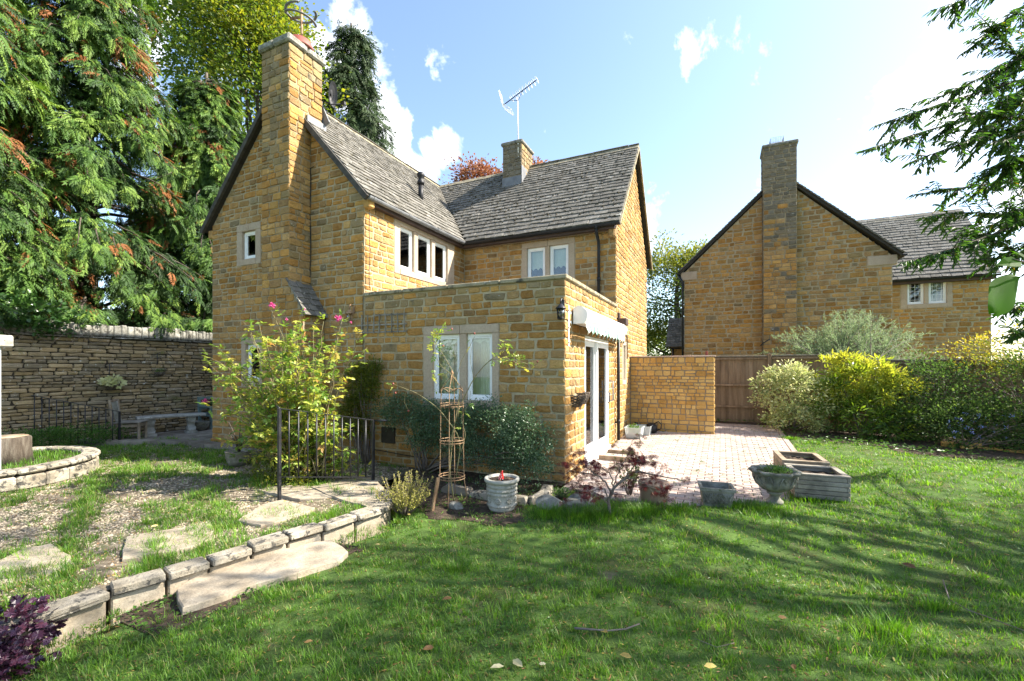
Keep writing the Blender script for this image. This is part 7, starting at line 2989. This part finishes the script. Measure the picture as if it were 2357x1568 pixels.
# Japanese maple
mB = solve(1404, 1186)
dM = (mB - CAM) @ FWD
T = thing('japanese_maple', 'small crooked maple with feathery dark red leaves in front of the patio', 'maple', mB)
tb, cr = MB(), MB()
LAC = []
for k in range(7):
    a_ = math.radians(-66 + 22 * k)
    L_ = .95 - .08 * abs(k - 3)
    LAC.append((a_, L_))
V, Fc = [], []
for a_, L_ in LAC:
    b_ = len(V)
    c_, s_ = math.cos(a_), math.sin(a_)
    w_ = .045
    V += [(0, 0, 0), (c_ * L_ * .5 - s_ * w_, s_ * L_ * .5 + c_ * w_, -.03), (c_ * L_, s_ * L_, -.16), (c_ * L_ * .5 + s_ * w_, s_ * L_ * .5 - c_ * w_, -.03)]
    Fc.append((b_, b_ + 1, b_ + 2, b_ + 3))
MAPLE = tpl(V, Fc)
mp = [([(1404, 1190), (1402, 1150), (1412, 1120), (1440, 1100), (1465, 1085), (1500, 1092), (1540, 1100), (1575, 1108)], .020, .0),
      ([(1408, 1140), (1395, 1110), (1375, 1095), (1345, 1090), (1315, 1085), (1300, 1092)], .012, .1),
      ([(1402, 1150), (1390, 1125), (1365, 1130), (1345, 1145)], .009, -.1),
      ([(1412, 1120), (1405, 1090), (1380, 1075), (1350, 1065), (1320, 1070)], .009, .05),
      ([(1412, 1118), (1425, 1080), (1440, 1060), (1450, 1035), (1455, 1015)], .008, .1),
      ([(1440, 1100), (1460, 1070), (1480, 1060), (1510, 1065)], .008, -.1),
      ([(1400, 1160), (1380, 1140), (1350, 1120), (1325, 1112)], .008, -.15),
      ([(1440, 1100), (1480, 1110), (1510, 1118), (1520, 1130)], .007, -.12),
      ([(1375, 1095), (1350, 1075), (1330, 1060), (1345, 1040)], .006, .15),
      ([(1465, 1085), (1470, 1060), (1490, 1050)], .006, .12)]
for pp_, r0_, dz_ in mp:
    pts = np.array([PD(x_, y_, dM + dz_ * min(1, i / 3)) for i, (x_, y_) in enumerate(pp_)])
    tt_ = np.linspace(0, len(pts) - 1, 16)
    ps = np.stack([np.interp(tt_, np.arange(len(pts)), pts[:, k]) for k in range(3)], 1)
    ps[1:-1] += rng.normal(size=(14, 3)) * .005
    tb.tube(ps, [r0_ * (1 - .75 * i / 15) for i in range(16)], 6)
    for j in range(9):
        i0 = rng.integers(4, 16)
        e = ps[i0] + rng.normal(size=3) * np.array([.09, .09, .045])
        tb.tube([ps[i0], (ps[i0] + e) / 2 + (0, 0, .015), e], [.003, .002, .0015], 4)
        n_ = 11
        pz = e + rng.normal(size=(n_, 3)) * np.array([.03, .03, .02])
        leaves(cr, MAPLE, pz, rng.normal(size=(n_, 3)) * .5 + (0, 0, -.8), rng.normal(size=(n_, 3)) * .8 + (0, -.4, .5), rng.uniform(.045, .075, n_), np.clip(rng.beta(1.5, 3, n_) + (.6 if (pp_[-1][1] < 1040 and pp_[-1][0] > 1400) else 0) * (rng.random(n_) < .7), 0, 1))
cr.build('foliage', LM['maple'], T)
tb.build('trunk', MAT['twig'], T)

# purple shrub in the near left corner
c0 = P(60, 1500, -.05)
HEUCH = tpl([(0, 0, 0), (.05, .30, .04), (.28, .34, .10), (.42, .5, .03), (.62, .3, .08), (.8, .38, -.02), (.82, .12, .04), (1, 0, -.08), (.82, -.12, .04), (.8, -.38, -.02), (.62, -.3, .08), (.42, -.5, .03), (.28, -.34, .10), (.05, -.30, .04), (.45, 0, -.03)],
            [(14, i, i + 1) for i in range(13)] + [(14, 13, 0)])
shrub('purple_shrub', 'dark purple leaved shrub in the bottom left corner', [((c0[0] - .34, c0[1] - .10, -.08), (.34, .32, .26)), ((c0[0] - .04, c0[1] - .22, -.17), (.25, .22, .14)), ((c0[0] - .5, c0[1] - .4, -.05), (.35, .35, .3))], HEUCH, 110, 22, .05, .055, LM['purple'], base=(c0[0] - .25, c0[1], -.25), stems=14, shell=.55)

# ivy over the wall top, basket plants
T = thing('wall_ivy', 'glossy ivy spilling over the top of the dry stone wall at the left', 'ivy', (-11.4, -2.4, 2.5))
cr, tb = MB(), MB()
clumps(cr, IVY, np.array([-11.35, -2.5, 2.78]), np.array([.35, 1.5, .38]), 130, 16, .11, .085, (0, .9), shell=.3, up_bias=.3)
clumps(cr, IVY, np.array([-11.12, -2.1, 2.5]), np.array([.14, .75, .2]), 36, 14, .09, .08, (0, .9), shell=.3, up_bias=.0)
for i in range(26):
    s = np.array([-11.12, rng.uniform(-3.4, -.6), 2.6])
    limb(tb, s, s + np.array([.08, rng.normal() * .25, -rng.uniform(.1, .5)]), .008, .003, 0, 5, .1)
cr.build('foliage', LM['ivy'], T)
tb.build('stems', MAT['twig'], T)
q = MB()
clumps(q, IVY, BASKET_P + np.array([0.02, 0, .04]), np.array([.15, .17, .10]), 20, 8, .03, .085, (.5, 1), shell=.5, up_bias=.2)
T = tag(q.build('basket_plant', LM['euonymus'], at=BASKET_P), 'pale variegated plant filling the wall hanging basket', 'plant')
q = MB()
clumps(q, LEAF2, BASKET_Q + np.array([0.02, 0, .04]), np.array([.10, .12, .05]), 14, 8, .03, .03, (0, .6), shell=.5)
tag(q.build('basket_plant', LM['weed'], at=BASKET_Q), 'sparse green sprigs in the small dark wall basket', 'plant')
q = MB()
clumps(q, LEAF2, URN + np.array([.03, 0, .41]), np.array([.17, .17, .03]), 60, 16, .03, .022, (.2, 1), shell=.1, up_bias=1)
tag(q.build('urn_seedlings', LM['weed'], at=URN + np.array([0, 0, .4])), 'mat of small green seedlings growing in the stone urn', 'plant')
mb = MB()
for i in range(26):
    x_, y_ = -10.9 + rng.random() * .7, -2.9 + rng.random() * 2.2
    clumps(mb, LEAF2, np.array([x_, y_, .16]), np.array([.22, .22, .2 + .15 * rng.random()]), 12, 22, .06, .035, (0, .8), shell=.2)
mb.build('weeds_below_wall', LM['weed'], kind='stuff')

# ------------------------------------------------------------------ lawn
def in_patio(x, y):
    return (x > -.05) & (x < 3.40) & (y > -.53 + .2 * sm(1.2, 0, x) + np.clip(x - 1.35, 0, 9) * .62 + .05 * np.sin(x * 9))


def in_lawn(x, y):
    lim = 5.25 + .25 * np.sin(x) - .18 * np.clip(x - 3.4, 0, 10) - .5 * (x > 5)
    return (x > edge_x(y) + .06) & ~in_patio(x, y) & (y < lim + .1) & ~((y > -.3) & (x < 0)) & (x < 14)


def grass(n, zfun, ok, power, hh, name, dense=1.0, xr=(-1.25, 1.25), d0=2.15, d1=15, noisef=None):
    x, y, z, d = scatter_view(n, d0, d1, zfun, ok, power, xr)
    n = len(x)
    if noisef is not None:
        k = noisef(x, y)
        x, y, z, d = x[k], y[k], z[k], d[k]
        n = len(x)
    # blades stand in small tufts
    m = 9
    k = n // m
    x, y, z, d = [np.repeat(q[:k], m) for q in (x, y, z, d)]
    n = k * m
    tuft_t = np.repeat(rng.normal(0, .12, k), m)
    tuft_h = np.repeat(rng.uniform(.6, 1.6, k), m)
    ax, ay = rng.normal(0, 1, n), rng.normal(0, 1, n)
    x = x + ax * .008 * (1 + .3 * d)
    y = y + ay * .008 * (1 + .3 * d)
    z = zfun(x, y)
    nz = np.sin(x * 5.1 + 2 * np.sin(y * 3.3)) * np.sin(y * 4.7 + 1.5 * np.sin(x * 2.9)) + .6 * np.sin(x * 13 + y * 7) * np.sin(y * 11 - x * 5)
    h = hh * (1 + .45 * nz) * rng.uniform(.5, 1.35, n)
    h = np.clip(h * tuft_h, .012, .2)
    w = .0022 + .00085 * d * rng.uniform(.7, 1.3, n)
    a = np.arctan2(ay, ax) - PI / 2 + rng.normal(0, .6, n)
    R = rotz(a)
    lean = rng.normal(0, .55, n)
    # lean: shear through scale of y
    S = np.stack([w, h * (.6 + 1.2 * np.abs(lean)), h], -1)
    t = np.clip(rng.normal(.70, .13, n) + tuft_t + .10 * nz, .25, 1)
    t = np.where(rng.random(n) < .10, rng.uniform(0, .3, n), t)
    return np.stack([x, y, z - .004], 1), R, S, t


bx, by = P(1795, 1280, -.1)[:2]
cx_, cy_ = P(1640, 1218, -.1)[:2]


def thin(x, y):
    x = x + rng.normal(0, .05, len(x))
    y = y + rng.normal(0, .06, len(x))
    nz = np.sin(x * 2.3 + 1) * np.sin(y * 2.9 + x * .7) + .5 * np.sin(x * 7.3 + y * 3) * np.sin(y * 8.1)
    p = np.clip(.92 + .35 * nz, .3, 1)
    b = np.hypot((x - bx) / .38, (y - by) / .27) + .2 * np.sin(np.arctan2(y - by, x - bx) * 5)
    p = np.where(b < 1, p * .10, p)
    b = np.hypot((x - cx_) / .3, (y - cy_) / .13)
    p = np.where(b < 1, p * .25, p)
    ib = in_bed(x, y)
    p = np.where(ib, .05 + .12 * (nz > .2), p)
    # the scuffed strip between the bed and the lawn
    s_ = np.clip(1 - np.abs(y + 2.0 + .2 * x) / .45, 0, 1) * (x < .8)
    p = p * (1 - .6 * s_)
    return rng.random(len(x)) < p


mb = MB()
mb.stamp(BLADE, *grass(340000, lambda x, y: gz(x, y), in_lawn, 1.5, .038, 'grass', noisef=thin))
# long grass at edges and tufts
tuf = []
for (px_, py_, k_, r_, h_) in ((1260, 1185, 600, .17, .13), (1330, 1190, 700, .22, .12), (1480, 1180, 700, .25, .11), (1700, 1168, 500, .25, .09), (1865, 1150, 500, .3, .09), (2040, 1460, 260, .12, .15), (1560, 1175, 450, .2, .09),
                               (800, 1225, 350, .2, .08), (1760, 1175, 400, .2, .09), (1050, 1310, 300, .15, .07), (1900, 1110, 260, .15, .08), (1390, 1190, 500, .2, .13), (1820, 1010, 260, .15, .07), (620, 1370, 260, .18, .07), (1560, 1340, 250, .12, .08), (850, 1190, 200, .12, .07), (2150, 1400, 160, .1, .10)):
    c_ = solve(px_, py_)
    n_ = k_
    x = c_[0] + rng.normal(0, r_ * .6, n_)
    y = c_[1] + rng.normal(0, r_ * .45, n_)
    d = np.hypot(x - CAM[0], y - CAM[1])
    a = np.arctan2(y - c_[1], x - c_[0]) - PI / 2 + rng.normal(0, .7, n_)
    h = h_ * rng.uniform(.4, 1.1, n_)
    mb.stamp(BLADE, np.stack([x, y, gz(x, y)], 1), rotz(a), np.stack([.003 + .0006 * d, h * rng.uniform(.4, 1.3, n_), h], -1), np.clip(rng.normal(.68, .14, n_), .3, 1))
mb.build('grass', LM['grass'], kind='stuff')


def thin_t(x, y):
    nz = np.sin(x * 1.9 + 2 * np.sin(y * 1.7)) * np.sin(y * 2.3 + x) + .6 * np.sin(x * 6.1 + y * 4) * np.sin(y * 5.3 - x * 2)
    far = sm(-5.2, -6.6, x) * .9 + sm(-2.3, -1.0, 0 * x) * 0
    p = np.clip((nz + .32) * 1.2 + far, .04, 1)
    p = np.where(x > edge_x(y) - .22, p * .25, p)
    return (rng.random(len(x)) < p) & (np.hypot(x - pcx, y - pcy) > pr_ + .05)


mb = MB()
mb.stamp(BLADE, *grass(230000, terz, in_terr, 1.5, .055, 'grass', xr=(-1.3, -.0), d0=2.6, d1=11.5, noisef=thin_t))
# grass in the round planter
n_ = 2600
rr_, aa_ = (pr_ - .2) * np.sqrt(rng.random(n_)), rng.uniform(0, 6.28, n_)
mb.stamp(BLADE, np.stack([pcx + rr_ * np.cos(aa_), pcy + rr_ * np.sin(aa_), np.full(n_, .19)], 1), rotz(rng.uniform(0, 6.28, n_)), np.stack([np.full(n_, .010), rng.uniform(.03, .12, n_), rng.uniform(.05, .14, n_)], -1), np.clip(rng.normal(.7, .12, n_), .3, 1))
mb.build('terrace_grass', LM['grass'], kind='stuff')

# clover, weeds and bed plants
mb = MB()
for (n_, ok, zf, sz, xr_) in ((9000, lambda x, y: in_lawn(x, y) & (np.sin(x * 1.7 + 1) * np.sin(y * 2.1 + 2) > .25), gz, .020, (-1.2, 1.2)), (12000, lambda x, y: in_bed(x, y) & (np.sin(x * 5.7 + 1) * np.sin(y * 6.1 + 2) > .0), bedz, .026, (-1, .3)),
                             (9000, lambda x, y: (in_bed2(x, y) | ((y > 4.3) & (y < 5.4) & (x > 3.5) & (x < 9))) & (np.sin(x * 3 + 1) * np.sin(y * 4) > -.4), lambda x, y: gz(x, y) + .05, .05, (0, 1.3))):
    x, y, z, d = scatter_view(n_ * 3, 2.2, 14, zf, ok, 1.6, xr_)
    n_ = len(x)
    s = sz * rng.uniform(.7, 1.5, n_) * (1 + .03 * d)
    leaves(mb, LEAF2, np.stack([x, y, z + rng.uniform(.005, .035, n_)], 1), np.stack([np.cos(x * 99), np.sin(x * 99), rng.normal(0, .2, n_)], 1), np.array([0, 0, 1.0]) + rng.normal(size=(n_, 3)) * .35, s, rng.beta(2, 2, n_))
mb.build('weeds', LM['weed'], kind='stuff')
# weeds in the paving joints
mb = MB()
for i in range(150):
    x_, y_ = rng.uniform(.1, 3.3), -.5 + rng.random() ** 1.3 * 6.5
    k_ = rng.integers(5, 16)
    leaves(mb, LEAF2, np.array([x_, y_, .03 * y_ + .008]) + rng.normal(size=(k_, 3)) * np.array([.03, .012, .003]), rng.normal(size=(k_, 3)) * np.array([1, 1, .3]), np.array([0, 0, 1.0]) + rng.normal(size=(k_, 3)) * .4, rng.uniform(.012, .03, k_), rng.beta(2, 2, k_))
mb.build('joint_weeds', LM['weed'], kind='stuff')
mb = MB()
c_ = np.array([.30, 4.05, .22])
clumps(mb, LEAF2, c_ + np.array([0, 0, .08]), np.array([.12, .15, .1]), 16, 12, .04, .045, (.3, 1), shell=.2)
tag(mb.build('box_weeds', LM['weed'], at=c_), 'green weeds growing in the clear plastic box', 'plant')

# litter: dead leaf bits, thatch, twigs and separate fallen leaves
mb = MB()
x, y, z, d = scatter_view(9000, 2.2, 9, gz, lambda x, y: in_lawn(x, y) | in_bed(x, y), 1.8)
n_ = len(x)
leaves(mb, LONG, np.stack([x, y, z + rng.uniform(.0, .012, n_)], 1), np.stack([np.cos(x * 77), np.sin(x * 77), rng.normal(0, .15, n_)], 1), np.array([0, 0, 1.0]) + rng.normal(size=(n_, 3)) * .3, rng.uniform(.015, .04, n_), rng.beta(1.2, 3, n_))
x, y, z, d = scatter_view(9000, 2.8, 10, terz, in_terr, 1.6, (-1.3, 0))
n_ = len(x)
leaves(mb, LEAF2, np.stack([x, y, z + rng.uniform(.0, .02, n_)], 1), np.stack([np.cos(x * 77), np.sin(x * 77), rng.normal(0, .15, n_)], 1), np.array([0, 0, 1.0]) + rng.normal(size=(n_, 3)) * .3, rng.uniform(.012, .03, n_), rng.beta(1.3, 3, n_))
mb.build('leaf_litter', LM['dead'], kind='stuff')
LV = [(1040, 1385, .05, .1, 'curled dark brown fallen leaf on the lawn below the obelisk'), (1180, 1530, .06, .9, 'pale fallen leaf at the bottom centre of the lawn'), (1160, 1545, .055, .95, 'pale rounded fallen leaf left of its twin at the bottom centre'), (1240, 1540, .03, 1.0, 'tiny whitish fallen leaf right of the pale pair'),
      (1455, 1525, .05, .55, 'tan fallen leaf right of the bottom centre of the lawn'), (1620, 1545, .05, .7, 'yellow brown fallen leaf at the bottom right of centre'), (2110, 1317, .075, .05, 'long dark brown curled leaf on the right lawn'), (1380, 1460, .04, .5, 'small brown leaf beside the fallen stick'),
      (1825, 1540, .04, .15, 'dark red fallen leaf at the bottom right'), (875, 1260, .035, .75, 'small yellow leaf on the lawn right of the step'), (945, 1190, .03, .75, 'yellow leaf under the spiky golden shrub'), (1070, 1187, .035, .8, 'yellow leaf between obelisk and cream pot'),
      (145, 1460, .07, 1.0, 'large pale leaf lying above the purple shrub'), (430, 1395, .05, .4, 'brown leaf below the left end of the step'), (365, 1215, .05, .8, 'yellow leaf on the gravel above the middle slab'), (650, 1160, .035, .75, 'yellow leaf on the shaded stepping slab'), (1930, 1485, .03, .6, 'small tan leaf at the lower right of the lawn'),
      (1790, 1430, .04, .3, 'brown leaf right of the grass tuft'), (700, 1490, .035, .35, 'brown leaf on the lower left lawn'), (1000, 1500, .05, .12, 'dark red leaf left of the bottom centre')]
for (px_, py_, s_, t_, lab) in LV:
    zt = 0
    w_ = solve(px_, py_)
    if w_[0] < edge_x(w_[1]):
        w_ = P(px_, py_, .02)
    q = MB()
    an = rng.uniform(0, 6.28)
    leaves(q, LEAF6, np.array([w_ + (0, 0, .03)]), np.array([[math.cos(an), math.sin(an), .1]]), np.array([[rng.normal() * .25, -.3, 1]]), np.array([s_ * 1.5]), np.array([t_]))
    tag(q.build('fallen_leaf', LM['dead'], at=w_), lab, 'leaf', 'fallen leaves on the ground')
for (pp_, r_, lab) in (([(1322, 1446), (1360, 1449), (1400, 1452), (1440, 1448), (1472, 1436)], .008, 'grey bent stick lying on the lawn in the foreground'), ([(2170, 1335), (2185, 1380), (2230, 1405), (2300, 1430), (2357, 1452)], .005, 'long thin dark twig on the right side of the lawn'), ([(1690, 1480), (1650, 1490), (1600, 1470)], .003, 'thin pale twig on the lawn below the bare patch')):
    pts = [solve(x_, y_, .03) for x_, y_ in pp_]
    q = MB()
    q.tube(pts, [r_ * (1 - .5 * i / len(pts)) for i in range(len(pts))], 6)
    tag(q.build('fallen_twig', MAT['twig'], at=pts[0]), lab, 'twig')
